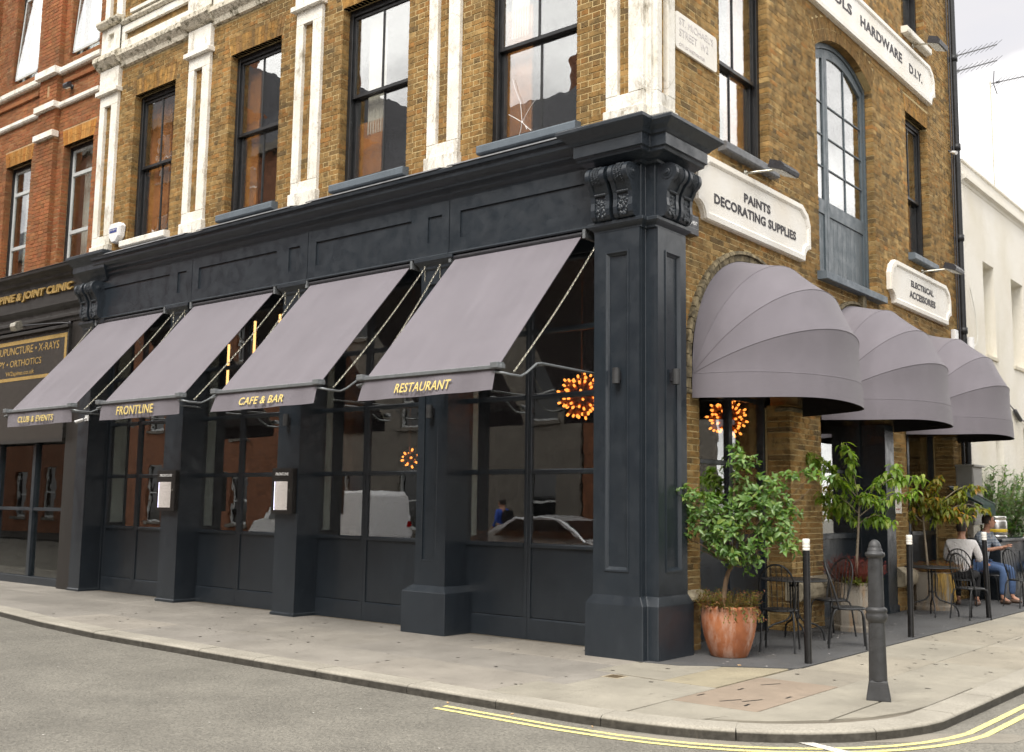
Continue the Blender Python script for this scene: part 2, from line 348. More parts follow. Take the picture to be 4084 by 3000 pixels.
class MB:
    def __init__(s, F=FW): s.v = []; s.f = []; s.c = []; s.sm = []; s.F = F
    def add(s, vs, fs, col=None, smooth=False):
        k = len(s.v); F = s.F
        s.v.extend(F(*p) for p in vs)
        for f in fs:
            s.f.append([i + k for i in f]); s.c.append(col); s.sm.append(smooth)
        return s
    def box(s, a0, a1, b0, b1, c0, c1, col=None):
        v = [(a0, b0, c0), (a1, b0, c0), (a1, b1, c0), (a0, b1, c0), (a0, b0, c1), (a1, b0, c1), (a1, b1, c1), (a0, b1, c1)]
        return s.add(v, [(0, 3, 2, 1), (4, 5, 6, 7), (0, 1, 5, 4), (1, 2, 6, 5), (2, 3, 7, 6), (3, 0, 4, 7)], col)
    def quad(s, a, b, c, d, col=None): return s.add([a, b, c, d], [(0, 1, 2, 3)], col)
    def rings(s, rings, cap0=True, cap1=True, closed=True, smooth=False, col=None):
        n = len(rings[0]); vs = [p for r in rings for p in r]; fs = []
        for i in range(len(rings) - 1):
            for j in range(n if closed else n - 1):
                fs.append((i * n + j, i * n + (j + 1) % n, (i + 1) * n + (j + 1) % n, (i + 1) * n + j))
        s.add(vs, fs, col, smooth)
        if cap0: s.add(rings[0][::-1], [tuple(range(n))], col)
        if cap1: s.add(rings[-1], [tuple(range(n))], col)
        return s
    def prism(s, poly, lo, hi, put, col=None, smooth=False):
        return s.rings([[put(a, b, lo) for a, b in poly], [put(a, b, hi) for a, b in poly]], col=col, smooth=smooth)
    def tube(s, pts, r, n=8, smooth=True, col=None, caps=True):
        pts = [Vector(p) for p in pts]; rs = r if isinstance(r, (list, tuple)) else [r] * len(pts)
        rings = []; up = Vector((0, 0, 1)); prev = None
        for i, p in enumerate(pts):
            t = (pts[min(i + 1, len(pts) - 1)] - pts[max(i - 1, 0)]).normalized()
            if prev is None:
                a = t.cross(up if abs(t.z) < .9 else Vector((1, 0, 0))).normalized()
            else:
                a = (prev - t * prev.dot(t)); a = a.normalized() if a.length > 1e-6 else t.orthogonal().normalized()
            b = t.cross(a); prev = a
            rings.append([tuple(p + (a * math.cos(2 * PI * k / n) + b * math.sin(2 * PI * k / n)) * rs[i]) for k in range(n)])
        return s.rings(rings, caps, caps, smooth=smooth, col=col)
    def lathe(s, prof, c=(0, 0, 0), n=20, smooth=True, col=None, rot=0.0, caps=True):
        rings = [[(c[0] + r * math.cos(rot + 2 * PI * k / n), c[1] + r * math.sin(rot + 2 * PI * k / n), c[2] + z) for k in range(n)] for r, z in prof]
        return s.rings(rings, caps, caps, smooth=smooth, col=col)
    def ball(s, c, r, n=8, m=5, sc=(1, 1, 1), col=None):
        rings = []
        for i in range(m + 1):
            a = PI * (i + .02) / (m + .04) - PI / 2
            rings.append([(c[0] + sc[0] * r * math.cos(a) * math.cos(2 * PI * k / n), c[1] + sc[1] * r * math.cos(a) * math.sin(2 * PI * k / n), c[2] + sc[2] * r * math.sin(a)) for k in range(n)])
        return s.rings(rings, True, True, smooth=True, col=col)
    def torus(s, c, R1, r, ax, ay, long=0.0, n=10, m=5):
        """link in the plane ax, ay; 'long' stretches it along ax"""
        ax = Vector(ax).normalized(); ay = Vector(ay).normalized(); az = ax.cross(ay); c = Vector(c); rings = []
        for i in range(n):
            a = 2 * PI * i / n; d = ax * math.cos(a) + ay * math.sin(a)
            ctr = c + d * R1 + ax * (long if math.cos(a) > 0 else -long)
            rings.append([tuple(ctr + (d * math.cos(2 * PI * k / m) + az * math.sin(2 * PI * k / m)) * r) for k in range(m)])
        rings.append(rings[0]); return s.rings(rings, False, False, smooth=True)
    def mesh(s, name, mat=None, recalc=True):
        me = bpy.data.meshes.new(name); me.from_pydata(s.v, [], s.f)
        if mat: me.materials.append(mat)
        me.polygons.foreach_set('use_smooth', s.sm)
        if recalc:
            bm = bmesh.new(); bm.from_mesh(me); bmesh.ops.recalc_face_normals(bm, faces=bm.faces); bm.to_mesh(me); bm.free()
        if any(c is not None for c in s.c):
            at = me.color_attributes.new('tint', 'FLOAT_COLOR', 'CORNER'); arr = []
            for p in me.polygons:
                c = s.c[p.index] or (.5, .5, .5)
                arr.extend(([c[0], c[1], c[2], 1.0]) * p.loop_total)
            at.data.foreach_set('color', arr)
        me.update(); return me
    def build(s, name, mat, parent=None, bevel=0, recalc=True, **tags):
        return put(name, s.mesh(name, mat, recalc), parent, bevel, **tags)

def put(name, me, parent=None, bevel=0, loc=None, rot=None, **tags):
    o = bpy.data.objects.new(name, me); COL.objects.link(o)
    if parent: o.parent = parent
    if loc is not None: o.location = loc
    if rot is not None: o.rotation_euler = rot
    if bevel:
        b = o.modifiers.new('bevel', 'BEVEL'); b.width = bevel; b.segments = 1; b.limit_method = 'ANGLE'; b.angle_limit = math.radians(40)
    tag(o, **tags); return o
def tag(o, label=None, cat=None, group=None, kind=None):
    for k, v in (('label', label), ('category', cat), ('group', group), ('kind', kind)):
        if v: o[k] = v
    return o
def thing(name, label, cat, loc=(0, 0, 0), rz=0.0, group=None):
    o = bpy.data.objects.new(name, None); COL.objects.link(o); o.location = loc; o.rotation_euler = (0, 0, rz); o.empty_display_size = .2
    return tag(o, label, cat, group)
def structure(o): o['kind'] = 'structure'; return o
def kids(o): return [c for c in bpy.data.objects if c.parent == o]
def dup(root, loc, rz=0.0, label=None, group=None):
    def cp(o, par):
        c = o.copy(); COL.objects.link(c)
        if par: c.parent = par
        for ch in kids(o): cp(ch, c)
        return c
    r = cp(root, None); r.location = loc; r.rotation_euler = (0, 0, rz)
    if label: r['label'] = label
    if group: r['group'] = group
    return r

def lettering(F, body, u0, u1, z0, z1, o, mat, parent, depth=.004, shear=0.0, bold=.0, spacing=1.0, name='lettering', wordsp=1.0):
    """one line of text fitted exactly into a box of the wall plane"""
    cu = bpy.data.curves.new('txt', 'FONT'); cu.body = body; cu.extrude = .01; cu.offset = bold; cu.shear = shear; cu.space_character = spacing; cu.space_word = wordsp; cu.resolution_u = 3
    ob = bpy.data.objects.new('txt', cu); COL.objects.link(ob); bpy.context.view_layer.update()
    me = bpy.data.meshes.new_from_object(ob.evaluated_get(bpy.context.evaluated_depsgraph_get()))
    bpy.data.objects.remove(ob); bpy.data.curves.remove(cu)
    n = len(me.vertices); co = np.empty(n * 3); me.vertices.foreach_get('co', co); co = co.reshape(-1, 3)
    lo, hi = co.min(0), co.max(0)
    U = u0 + (co[:, 0] - lo[0]) / (hi[0] - lo[0]) * (u1 - u0); Z = z0 + (co[:, 1] - lo[1]) / (hi[1] - lo[1]) * (z1 - z0)
    O = o + (co[:, 2] - lo[2]) / max(1e-6, hi[2] - lo[2]) * depth
    out = np.array([F(a, b, c) for a, b, c in zip(U, O, Z)]); me.vertices.foreach_set('co', out.ravel()); me.materials.clear(); me.materials.append(mat)
    bm = bmesh.new(); bm.from_mesh(me); bmesh.ops.recalc_face_normals(bm, faces=bm.faces); bm.to_mesh(me); bm.free(); me.update()
    return put(name, me, parent)

def cuts(a0, a1, hs): return sorted(set([a0, a1] + [h for h in hs if a0 < h < a1]))
def wallgrid(mb, u0, u1, z0, z1, o, holes, depth=.2, reveal=True, col=None):
    """flat face at o with rectangular holes and their reveals"""
    us = cuts(u0, u1, [x for h in holes for x in h[:2]]); zs = cuts(z0, z1, [x for h in holes for x in h[2:4]])
    for i in range(len(us) - 1):
        for j in range(len(zs) - 1):
            cu, cz = (us[i] + us[i + 1]) / 2, (zs[j] + zs[j + 1]) / 2
            if any(h[0] < cu < h[1] and h[2] < cz < h[3] for h in holes): continue
            mb.quad((us[i], o, zs[j]), (us[i + 1], o, zs[j]), (us[i + 1], o, zs[j + 1]), (us[i], o, zs[j + 1]), col)
    if reveal:
        for h in holes:
            a, b, c, d = max(h[0], u0), min(h[1], u1), max(h[2], z0), min(h[3], z1)
            p = o - depth
            mb.quad((a, o, c), (a, p, c), (a, p, d), (a, o, d), col); mb.quad((b, o, c), (b, o, d), (b, p, d), (b, p, c), col)
            mb.quad((a, o, d), (a, p, d), (b, p, d), (b, o, d), col); mb.quad((a, o, c), (b, o, c), (b, p, c), (a, p, c), col)

# ---------------------------------------------------------------- bricks
STOCK = [(.31, .172, .060), (.275, .150, .050), (.34, .205, .080), (.235, .122, .042), (.335, .152, .044), (.27, .160, .064), (.165, .10, .046), (.295, .130, .038), (.37, .24, .10), (.10, .066, .038)]
STOCK_W = [.2, .16, .13, .12, .1, .1, .08, .06, .04, .03]
YELLOW_W = [.20, .16, .19, .08, .02, .13, .08, .02, .10, .05]
STOCK_PALE = [tuple(min(.6, x * k) for x, k in zip(c, (1.28, 1.32, 1.36))) for c in STOCK]
RED = [(.265, .068, .032), (.29, .080, .036), (.21, .052, .028), (.30, .10, .045), (.235, .074, .042), (.27, .060, .030)]
RED_W = [.25, .25, .15, .15, .1, .1]
COURSE, BH, GAP = .075, .0632, .0118
def blocked(z, shapes):
    """intervals of u that a course centred on z may not use"""
    r = []
    for s in shapes:
        k = s[0]
        if k == 'r' and s[3] < z < s[4]: r.append((s[1], s[2]))
        elif k == 'c' and z >= s[4] and abs(z - s[2]) < s[3]:          # circle: centre u, centre z, radius, from z
            h = math.sqrt(s[3] ** 2 - (z - s[2]) ** 2); r.append((s[1] - h, s[1] + h))
        elif k == 'w' and s[3] < z and (z - s[2]) < s[4]:              # ring segment: centre u, centre z, from z, radius, half angle
            h = min(math.sqrt(max(0, s[4] ** 2 - (z - s[2]) ** 2)), (z - s[2]) * math.tan(s[5])); r.append((s[1] - h, s[1] + h))
        elif k == 't' and s[3] < z < s[4]:                             # fan: u0, u1, z0, z1, slope
            d = (z - s[3]) * s[5]; r.append((s[1] - d, s[2] + d))
    return r
def course_bricks(u0, u1, z0, z1, shapes):
    n = int(round((z1 - z0) / COURSE)); c0 = int(round(z0 / COURSE))
    for i in range(n):
        za = (c0 + i) * COURSE; zm = za + BH / 2; bl = blocked(zm, shapes)
        par = (c0 + i) % 2; per = .215 + .1025 + 2 * GAP
        u = math.floor(u0 / per) * per - per + (per / 2 if par else 0); head = False; row = []
        while u < u1:
            L = .1025 if head else .215
            a, b = max(u, u0), min(u + L, u1); head = not head; full = (b - a) > L - 1e-4
            segs = [(a, b)] if b > a else []
            for x, y in bl:
                ns = []
                for p, q in segs:
                    if y <= p or x >= q: ns.append((p, q)); continue
                    if x > p: ns.append((p, x))
                    if y < q: ns.append((y, q))
                    full = False
                segs = ns
            row.extend([p, q, full and q - p > L - 1e-4, L] for p, q in segs)
            u += L + GAP
        edges = sorted(set([u0, u1] + [e for x in bl for e in x]))
        row.sort(); row = [r for r in row if r[1] - r[0] > .025]
        for k, r in enumerate(row):                                   # closers: a brick always ends flush at an opening
            for e in edges:
                if 0 < r[0] - e < .045 and not any(o[1] > e + .001 and o[0] < r[0] - .001 for o in row): r[0] = e; r[2] = False
                if 0 < e - r[1] < .045 and not any(o[0] < e - .001 and o[1] > r[1] + .001 for o in row): r[1] = e; r[2] = False
        for p, q, full, L in row: yield p, q, za, za + BH, full, L
def lay_bricks(F, fname, root, wall_mat, pal, wts, areas, shapes, tiles, score, limit=300, dep=.13):
    """bricks of one wall; the `limit` that show largest become separate parts, the rest one part"""
    mb = MB(F); single = []
    wts = np.array(wts) / sum(wts)
    for ar in areas:
        for (a, b, c, d, full, L) in course_bricks(*ar[:4], shapes):
            j = random.uniform(-.003, .003); ti = int(RN.choice(len(pal), p=wts)); base = ar[4] if len(ar) > 4 else 0.0
            sc = score(a, b, c, d) if full else 0
            (single if sc > 0 else tiles).append((sc, a, b, c, d, base + j, ti, L))
    single.sort(reverse=True)
    for rec in single[limit:]: tiles.append(rec)
    for sc, a, b, c, d, o, ti, L in tiles:
        k = random.uniform(.82, 1.18); col = tuple(x * k for x in pal[ti])
        e = random.uniform(-.002, .002)
        mb.box(a, b, o - dep, o, c + e, d + e, col)
    lib = {}
    for sc, a, b, c, d, o, ti, L in single[:limit]:
        key = (L, ti)
        if key not in lib:
            m = MB(F); m.rings([[(-L / 2, -.1, -BH / 2), (L / 2, -.1, -BH / 2), (L / 2, -.1, BH / 2), (-L / 2, -.1, BH / 2)],
                                [(-L / 2, -.004, -BH / 2), (L / 2, -.004, -BH / 2), (L / 2, -.004, BH / 2), (-L / 2, -.004, BH / 2)],
                                [(-L / 2 + .0025, 0, -BH / 2 + .0025), (L / 2 - .0025, 0, -BH / 2 + .0025), (L / 2 - .0025, 0, BH / 2 - .0025), (-L / 2 + .0025, 0, BH / 2 - .0025)]], col=pal[ti])
            lib[key] = m.mesh('brick', wall_mat)
        put('brick', lib[key], root, loc=F((a + b) / 2, o, (c + d) / 2))
    if tiles: mb.build('brickwork', wall_mat, root, recalc=True, kind='stuff')
_fwd = Vector((_f.x, _f.y, _f.z))
def px_score(F):
    def sc(a, b, c, d):
        p0 = Vector(F(a, 0, c)); p1 = Vector(F(b, 0, d)); m_ = (p0 + p1) / 2 - CAMP; z = m_.dot(_fwd)
        x = m_.dot(_r) / z * 37.545 / 36; y = m_.dot(_u) / z * 37.545 / 36
        if z < 0 or abs(x) > .5 or abs(y) > .367: return 0
        nrm = Vector(F(0, 1, 0)) - Vector(F(0, 0, 0))
        return (b - a) * (d - c) * abs(m_.normalized().dot(nrm)) / (z * z)
    return sc
def fan(mb, u0, u1, z0, h, slope, o, pal, n=None, rise=0.0):
    """gauged flat (or slightly cambered) brick arch over an opening"""
    n = n or int((u1 - u0) / .075); c = random
    for i in range(n):
        t0, t1 = i / n, (i + 1) / n; g = .004
        a0 = u0 + (u1 - u0) * t0 + g; a1 = u0 + (u1 - u0) * t1 - g
        b0 = (u0 - h * slope) + (u1 - u0 + 2 * h * slope) * t0 + g; b1 = (u0 - h * slope) + (u1 - u0 + 2 * h * slope) * t1 - g
        za = z0 + rise * (1 - (2 * (t0 + t1) / 2 - 1) ** 2); oo = o + c.uniform(-.003, .003)
        k = c.uniform(.8, 1.15); col = tuple(x * k for x in c.choice(pal))
        mid = .5 + c.uniform(-.12, .12)
        for lo, hi in ((0, mid - .01), (mid + .01, 1)):
            p = lambda t, s_: ((a0 if s_ == 0 else a1) + ((b0 if s_ == 0 else b1) - (a0 if s_ == 0 else a1)) * t, za + h * t)
            q = [p(lo, 0), p(lo, 1), p(hi, 1), p(hi, 0)]
            mb.rings([[(x, oo - .12, z) for x, z in q], [(x, oo, z) for x, z in q]], col=col)
# ================================================================ corner pub building
pub = thing('corner_pub', 'amber brick corner pub with charcoal shopfront, white pilasters and arched side bays', 'building')
ZT = 12.6                                  # top of what is built
BAY = [(-10.77, -9.50), (-7.95, -6.65), (-5.25, -3.87), (-2.45, -1.02)]
WZ0, WZ1 = 6.12, 8.78
AH = [(a, b, WZ0, WZ1) for a, b in BAY] + [(a, b, 10.32, ZT) for a, b in BAY]
PIL = [(-11.86, -11.27), (-9.05, -8.46), (-6.24, -5.66), (-3.44, -2.88), (-.57, -.06)]
core = MB(FA)
wallgrid(core, -11.9, 0.0, 5.3, ZT, -.0045, AH, .30)
core.build('wall', M['mortar'], pub, recalc=False)
shp = [('r', a + .006, b - .006, c, d) for a, b, c, d in AH]
shp += [('t', a - .02, b + .02, WZ1, WZ1 + .30, .22) for a, b in BAY]
shp += [('r', a + .02, b - .02, 5.9, 6.27) for a, b in PIL] + [('r', -11.86, -.06, 9.40, 9.74), ('r', -11.86, -.06, 10.10, 10.30)]
for a, b in PIL: shp += [('r', a, a + .165, 6.1, ZT), ('r', b - .20, b, 6.1, ZT)]
tiles = []
scA = px_score(FA)
lay_bricks(FA, 'A', pub, M['brick'], STOCK, STOCK_W, [(-11.88, -.004, 5.85, ZT)], shp, tiles,
           lambda a, b, c, d: scA(a, b, c, d) if c > 6.15 and not any(p - .02 < (a + b) / 2 < q + .02 for p, q in PIL) and a > -7 else 0, 120)
va = MB(FA)
for a, b in BAY: fan(va, a - .01, b + .01, WZ1, .29, .22, .002, [(.42, .22, .06), (.36, .17, .04), (.45, .25, .08), (.25, .13, .05)])
va.build('brick_arches', M['brick'], pub, kind='stuff')

def pilaster(u0, u1, z0, z1, F=FA, cap=True, o=.06, s0=.16, s1=.20):
    m = MB(F)
    pl = MB(F); pl.box(u0 - .02, u1 + .02, -.02, o + .03, z0, z0 + .209)
    pz = z0 + .38
    m.box(u0, u0 + s0, -.02, o, pz, z1); m.box(u1 - s1, u1, -.02, o, pz, z1)      # stiles
    m.box(u0, u1, -.02, o - .002, z0 + .208, pz)
    if cap:
        m.box(u0, u1, -.02, o - .002, z1, z1 + .22)
        m.box(u0 - .07, u1 + .05, -.02, o + .07, z1 + .22, z1 + .30)
        m.box(u0 - .02, u1 + .02, -.02, o + .02, z1 + .30, z1 + .70)
    pl_ = m.build('pilaster', M['stucco'], pub, bevel=.006); pl.build('plinth', M['stucco_dirty'], pl_, bevel=.008); return pl_
for a, b in PIL[:4]: pilaster(a, b, 5.92, 8.76)
pilaster(*PIL[4], 5.9, 9.9, cap=False)
pilaster(.05, .45, 5.9, 9.9, FB, cap=False, s0=.11, s1=.16)
MB().rings([[(-.062, -.008, z), (.008, -.008, z), (.008, .052, z), (-.062, .052, z)] for z in (5.9, 9.9)]).build('pilaster_corner', M['stucco_dirty'], pub, bevel=.006)

# storey band and the stucco frame above it (seen in the upper left)
m = MB(FA); prof = [(0, 9.40), (.05, 9.42), (.07, 9.50), (.12, 9.56), (.15, 9.60), (.15, 9.68), (.09, 9.74), (0, 9.745)]
m.prism(prof, -11.86, -.02, lambda o, z, u: (u, o, z)); m.build('storey_band', M['moss'], pub)
for a, b in PIL[:4]:
    m = MB(FA); m.prism([(.05, 9.46), (.13, 9.50), (.22, 9.60), (.22, 9.68), (.14, 9.75), (.05, 9.755)], a - .08, b + .08, lambda o, z, u: (u, o, z)); m.build('band_break', M['moss'], pub, bevel=.005)
    m = MB(FA); wallgrid(m, a - .02, b + .02, 9.75, 10.26, .085, [(a + .2, b - .2, 9.86, 10.14)], .06); m.box(a - .02, b + .02, 0, .025, 9.76, 10.25)
    m.build('pedestal', M['stucco'], pub, recalc=False)
    m = MB(FA); m.prism([(.05, 10.26), (.16, 10.28), (.20, 10.34), (.20, 10.38), (.05, 10.42)], a - .07, b + .07, lambda o, z, u: (u, o, z)); m.build('pedestal_cap', M['moss'], pub)
    m = MB(FA); m.box(a, a + .16, -.02, .06, 10.42, ZT); m.box(b - .2, b, -.02, .06, 10.42, ZT); m.build('pilaster', M['stucco'], pub)
for i in range(4):
    a, b = PIL[i][1] + .02, PIL[i + 1][0] - .02
    m = MB(FA); m.box(a, b, -.01, .055, 9.745, 9.90); m.box(a, b, -.01, .055, 10.06, 10.20); m.box(a, a + .10, -.01, .053, 9.90, 10.06); m.box(b - .10, b, -.01, .053, 9.90, 10.06)
    m.build('stucco_frame', M['stucco'], pub, bevel=.004)
    m = MB(FA); m.prism([(0, 10.20), (.08, 10.21), (.11, 10.25), (.11, 10.29), (0, 10.32)], a, b, lambda o, z, u: (u, o, z)); m.build('storey_band', M['moss'], pub)
    m = MB(FA); m.box(BAY[i][0] - .12, BAY[i][1] + .12, -.05, .13, 10.325, 10.40); m.build('sill', M['stucco'], pub, bevel=.006)

# ---------------------------------------------------------------- sash windows
def pane(F, par, a, b, c, d, o, mat='old_glass'):
    MB(F).box(a, b, o - .003, o + .003, c, d).build('pane', M[mat], par)
def sash_window(F, root, u0, u1, z0, z1, meet, sill='sill_blue', shut=None, curtain=None, frame='black_frame', bars=True, sillo=.12, set_=.13, mid=None):
    f = MB(F); fo = -set_
    f.box(u0, u0 + .075, fo - .16, fo, z0, z1); f.box(u1 - .075, u1, fo - .16, fo, z0, z1); f.box(u0 + .075, u1 - .075, fo - .16, fo, z1 - .10, z1); f.box(u0 + .075, u1 - .075, fo - .16, fo - .005, z0, z0 + .05)
    win = f.build('window', M[frame], root, bevel=.004)
    a, b = u0 + .075, u1 - .075; m_ = mid or (a + b) / 2
    for lo, hi, o, nm in ((meet - .02, z1 - .10, fo - .03, 'up'), (z0 + .05, meet + .03, fo - .085, 'low')):
        s = MB(F); s.box(a, a + .05, o - .045, o, lo, hi); s.box(b - .05, b, o - .045, o, lo, hi)
        s.box(a + .05, b - .05, o - .045, o, lo, lo + (.05 if nm == 'up' else .09)); s.box(a + .05, b - .05, o - .045, o, hi - .05, hi)
        if bars: s.box(m_ - .012, m_ + .012, o - .035, o - .004, lo + .05, hi - .05)
        s.build('sash', M[frame], win, bevel=.003)
        if bars:
            pane(F, win, a + .045, m_ - .008, lo + .045, hi - .045, o - .022); pane(F, win, m_ + .008, b - .045, lo + .045, hi - .045, o - .022)
        else: pane(F, win, a + .045, b - .045, lo + .045, hi - .045, o - .022)
    if sill:
        s = MB(F); s.rings([[(x, -.05, z0 - .135), (x, sillo - .02, z0 - .135), (x, sillo, z0 - .12), (x, sillo, z0 - .03), (x, sillo - .01, z0 - .02), (x, -set_, z0 + .004), (x, -set_, z0 - .06)] for x in (u0 - .05, u1 + .06)])
        s.build('sill', M[sill], win, bevel=.005)
    for k, (p, q, zlo, zhi, mat) in enumerate(shut or []):
        s = MB(F); s.box(p, q, fo - .22, fo - .19, zlo, zhi); s.build('shutter', M[mat], win)
    if curtain:
        p, q, zlo, zhi = curtain; s = MB(F); n = 24
        s.rings([[(p + (q - p) * t / n, fo - .19 + .012 * math.sin(t * 1.9), z) for t in range(n + 1)] for z in (zlo, zhi)], False, False, closed=False, smooth=True); s.build('curtain', M['curtain'], win)
    return win
wood_l = lambda a, b, t, z=WZ1: [(a + .05, a + (b - a) * t, WZ0, z, 'wood')]
sash_window(FA, pub, *BAY[0], WZ0, WZ1, 7.45, 'stucco', wood_l(*BAY[0], .56))
sash_window(FA, pub, *BAY[1], WZ0, WZ1, 7.45, 'sill_blue', wood_l(*BAY[1], .30))
sash_window(FA, pub, *BAY[2], WZ0, WZ1, 7.45, 'sill_blue', wood_l(*BAY[2], .40, 7.1), (-5.0, -4.62, 6.9, 8.7))
sash_window(FA, pub, *BAY[3], WZ0, WZ1, 7.42, 'sill_blue', wood_l(*BAY[3], .34, 8.0), (-2.3, -2.0, 7.6, 8.7))
for a, b in BAY: sash_window(FA, pub, a, b, 10.40, ZT, 11.8, None)
# crack in the lower sash of the window next to the corner
cr_ = MB(FA); cx, cz, co_ = -2.02, 6.40, -.205
for pts in ([(-.0, 0), (-.03, .26), (-.12, .46), (-.17, .62)], [(0, 0), (-.10, .07), (-.22, .15)], [(0, 0), (.12, .16), (.24, .27)], [(0, 0), (.05, -.05), (.08, -.11)], [(0, 0), (-.02, -.10), (-.05, -.17)], [(0, 0), (.10, -.10), (.15, -.14)]):
    cr_.tube([(cx + x, co_, cz + z) for x, z in pts], .004, 4)
cr_.ball((cx, co_, cz), .018, 6, 4, (1, .25, 1))
cr_.build('crack', M['white_plastic'], pub)

# ---------------------------------------------------------------- side front (plane x = 0)
YE = 11.12
ARCH = [(2.34, 1.05, 3.50, 1.51), (5.90, 4.50, 7.30, 1.43), (9.25, 7.95, 10.45, 1.37)]      # centre, jambs, radius
SP, SI = 3.20, 2.96
BW = [(1.62, 3.00, 6.12, 8.85), (8.40, 9.56, 6.03, 8.58), (8.38, 9.56, 10.12, ZT), (1.62, 3.0, 10.3, ZT), (4.8, 6.6, 10.3, ZT)]
DO = (4.59, 6.83, 5.02, 8.44)
core = MB(FB)
hb = BW + [DO] + [(j0, j1, -.1, SI) for c, j0, j1, r in ARCH] + [(c - r, c + r, SI, SP) for c, j0, j1, r in ARCH]
# plain grid, with the arch heads and the door head cut as strips
zs_hole = [(c - r, c + r, SP, SP + r + .001) for c, j0, j1, r in ARCH] + [(DO[0], DO[1], DO[3], DO[3] + .35)]
wallgrid(core, 0.0, YE, -.1, ZT, -.0045, hb + zs_hole, .34, reveal=False)
for h in BW: 
    a, b, c, d = h
    for q in (((a, c), (a, d)), ((b, c), (b, d)), ((a, d), (b, d))):
        core.quad((q[0][0], -.0045, q[0][1]), (q[0][0], -.34, q[0][1]), (q[1][0], -.34, q[1][1]), (q[1][0], -.0045, q[1][1]))
DR = lambda y: DO[3] + .35 * (1 - ((y - (DO[0] + DO[1]) / 2) / ((DO[1] - DO[0]) / 2)) ** 2)
def head(u0, u1, fn, top, depth, n=28):
    for i in range(n):
        a, b = u0 + (u1 - u0) * i / n, u0 + (u1 - u0) * (i + 1) / n; za, zb = fn(a), fn(b)
        core.quad((a, -.0045, za), (b, -.0045, zb), (b, -.0045, top), (a, -.0045, top))
        core.quad((a, -.0045, za), (a, -depth, za), (b, -depth, zb), (b, -.0045, zb))
for c, j0, j1, r in ARCH:
    head(c - r, c + r, lambda y: SP + math.sqrt(max(0, r * r - (y - c) ** 2)), SP + r + .001, .45)
    for y in (j0, j1): core.quad((y, -.0045, -.1), (y, -.6, -.1), (y, -.6, SI), (y, -.0045, SI))
    for y in (c - r, c + r): core.quad((y, -.0045, SI), (y, -.45, SI), (y, -.45, SP), (y, -.0045, SP))
    core.quad((c - r, -.0045, SI), (c - r, -.45, SI), (j0, -.45, SI), (j0, -.0045, SI)); core.quad((j1, -.0045, SI), (j1, -.45, SI), (c + r, -.45, SI), (c + r, -.0045, SI))
head(DO[0], DO[1], DR, DO[3] + .35, .34)
for y in DO[:2]: core.quad((y, -.0045, DO[2]), (y, -.34, DO[2]), (y, -.34, DO[3]), (y, -.0045, DO[3]))
core.quad((YE, -.0045, -.1), (YE, -8, -.1), (YE, -8, ZT), (YE, -.0045, ZT))
core.build('wall', M['mortar'], pub, recalc=False)
shp = [('r', a + .006, b - .006, c, d) for a, b, c, d in BW] + [('r', DO[0] + .006, DO[1] - .006, DO[2], DO[3] + .02)]
shp += [('r', c - r - .12, c + r + .12, SI, SP + .01) for c, j0, j1, r in ARCH] + [('r', j0 + .006, j1 - .006, -1, SI) for c, j0, j1, r in ARCH] + [('c', c, SP, r + .125, SP - .01) for c, j0, j1, r in ARCH]
shp += [('w', 5.71, 6.67, 8.40, 2.465, math.radians(32.3)), ('t', 8.38, 9.58, 8.58, 8.90, .2), ('t', 1.60, 3.02, 8.85, 9.15, .2)]
shp += [('r', .05, .17, 6.1, 10), ('r', .28, .45, 6.1, 10), ('r', .05, .45, 5.8, 6.28), ('r', .6, 1.06, -1, .0)]
SIGNS_B = [(.9, 4.15, 5.0, 5.86), (4.3, 9.9, 9.05, 9.8), (7.2, 10.4, 4.95, 5.8), (.4, 1.55, 6.9, 7.45)]
tiles = []; scB = px_score(FB)
def okB(a, b, c, d):
    if c < .6 or any(s[0] - .1 < b and a < s[1] + .1 and s[2] - .06 < d and c < s[3] + .06 for s in SIGNS_B): return 0
    if a < .66 and c < 5.9: return 0
    for ce, j0, j1, r in ARCH:
        if abs((a + b) / 2 - ce - .5) < r + .3 and 2.7 < c < SP + r: return 0
    return scB(a, b, c, d)
lay_bricks(FB, 'B', pub, M['brick'], STOCK_PALE, YELLOW_W, [(.004, YE, 0.0, ZT)], shp, tiles, okB, 180, .33)
va = MB(FB)
fan(va, 8.39, 9.57, 8.58, .29, .2, .002, [(.42, .22, .06), (.36, .18, .05), (.28, .15, .06)]); fan(va, 1.61, 3.01, 8.85, .29, .2, .002, [(.42, .22, .06), (.36, .18, .05)])
R0, ZC, UC = 2.112, 6.67, 5.71          # segmental head over the loading door: two brick rings
for k in range(2):
    for i in range(34):
        a0, a1 = math.radians(122 - 64 * i / 34) - .002, math.radians(122 - 64 * (i + 1) / 34) + .002
        ra, rb = R0 - .010 + k * .182, R0 + .163 + k * .175; q = random.uniform(.75, 1.15); col = tuple(x * q for x in random.choice(STOCK[:4]))
        pts = [(UC + r * math.cos(a), ZC + r * math.sin(a)) for r, a in ((ra, a0), (ra, a1), (rb, a1), (rb, a0))]
        o = random.uniform(-.002, .004); va.rings([[(x, o - (.19 if k == 0 else .1), z) for x, z in pts], [(x, o, z) for x, z in pts]], col=col)
va.build('brick_arches', M['brick'], pub, kind='stuff')
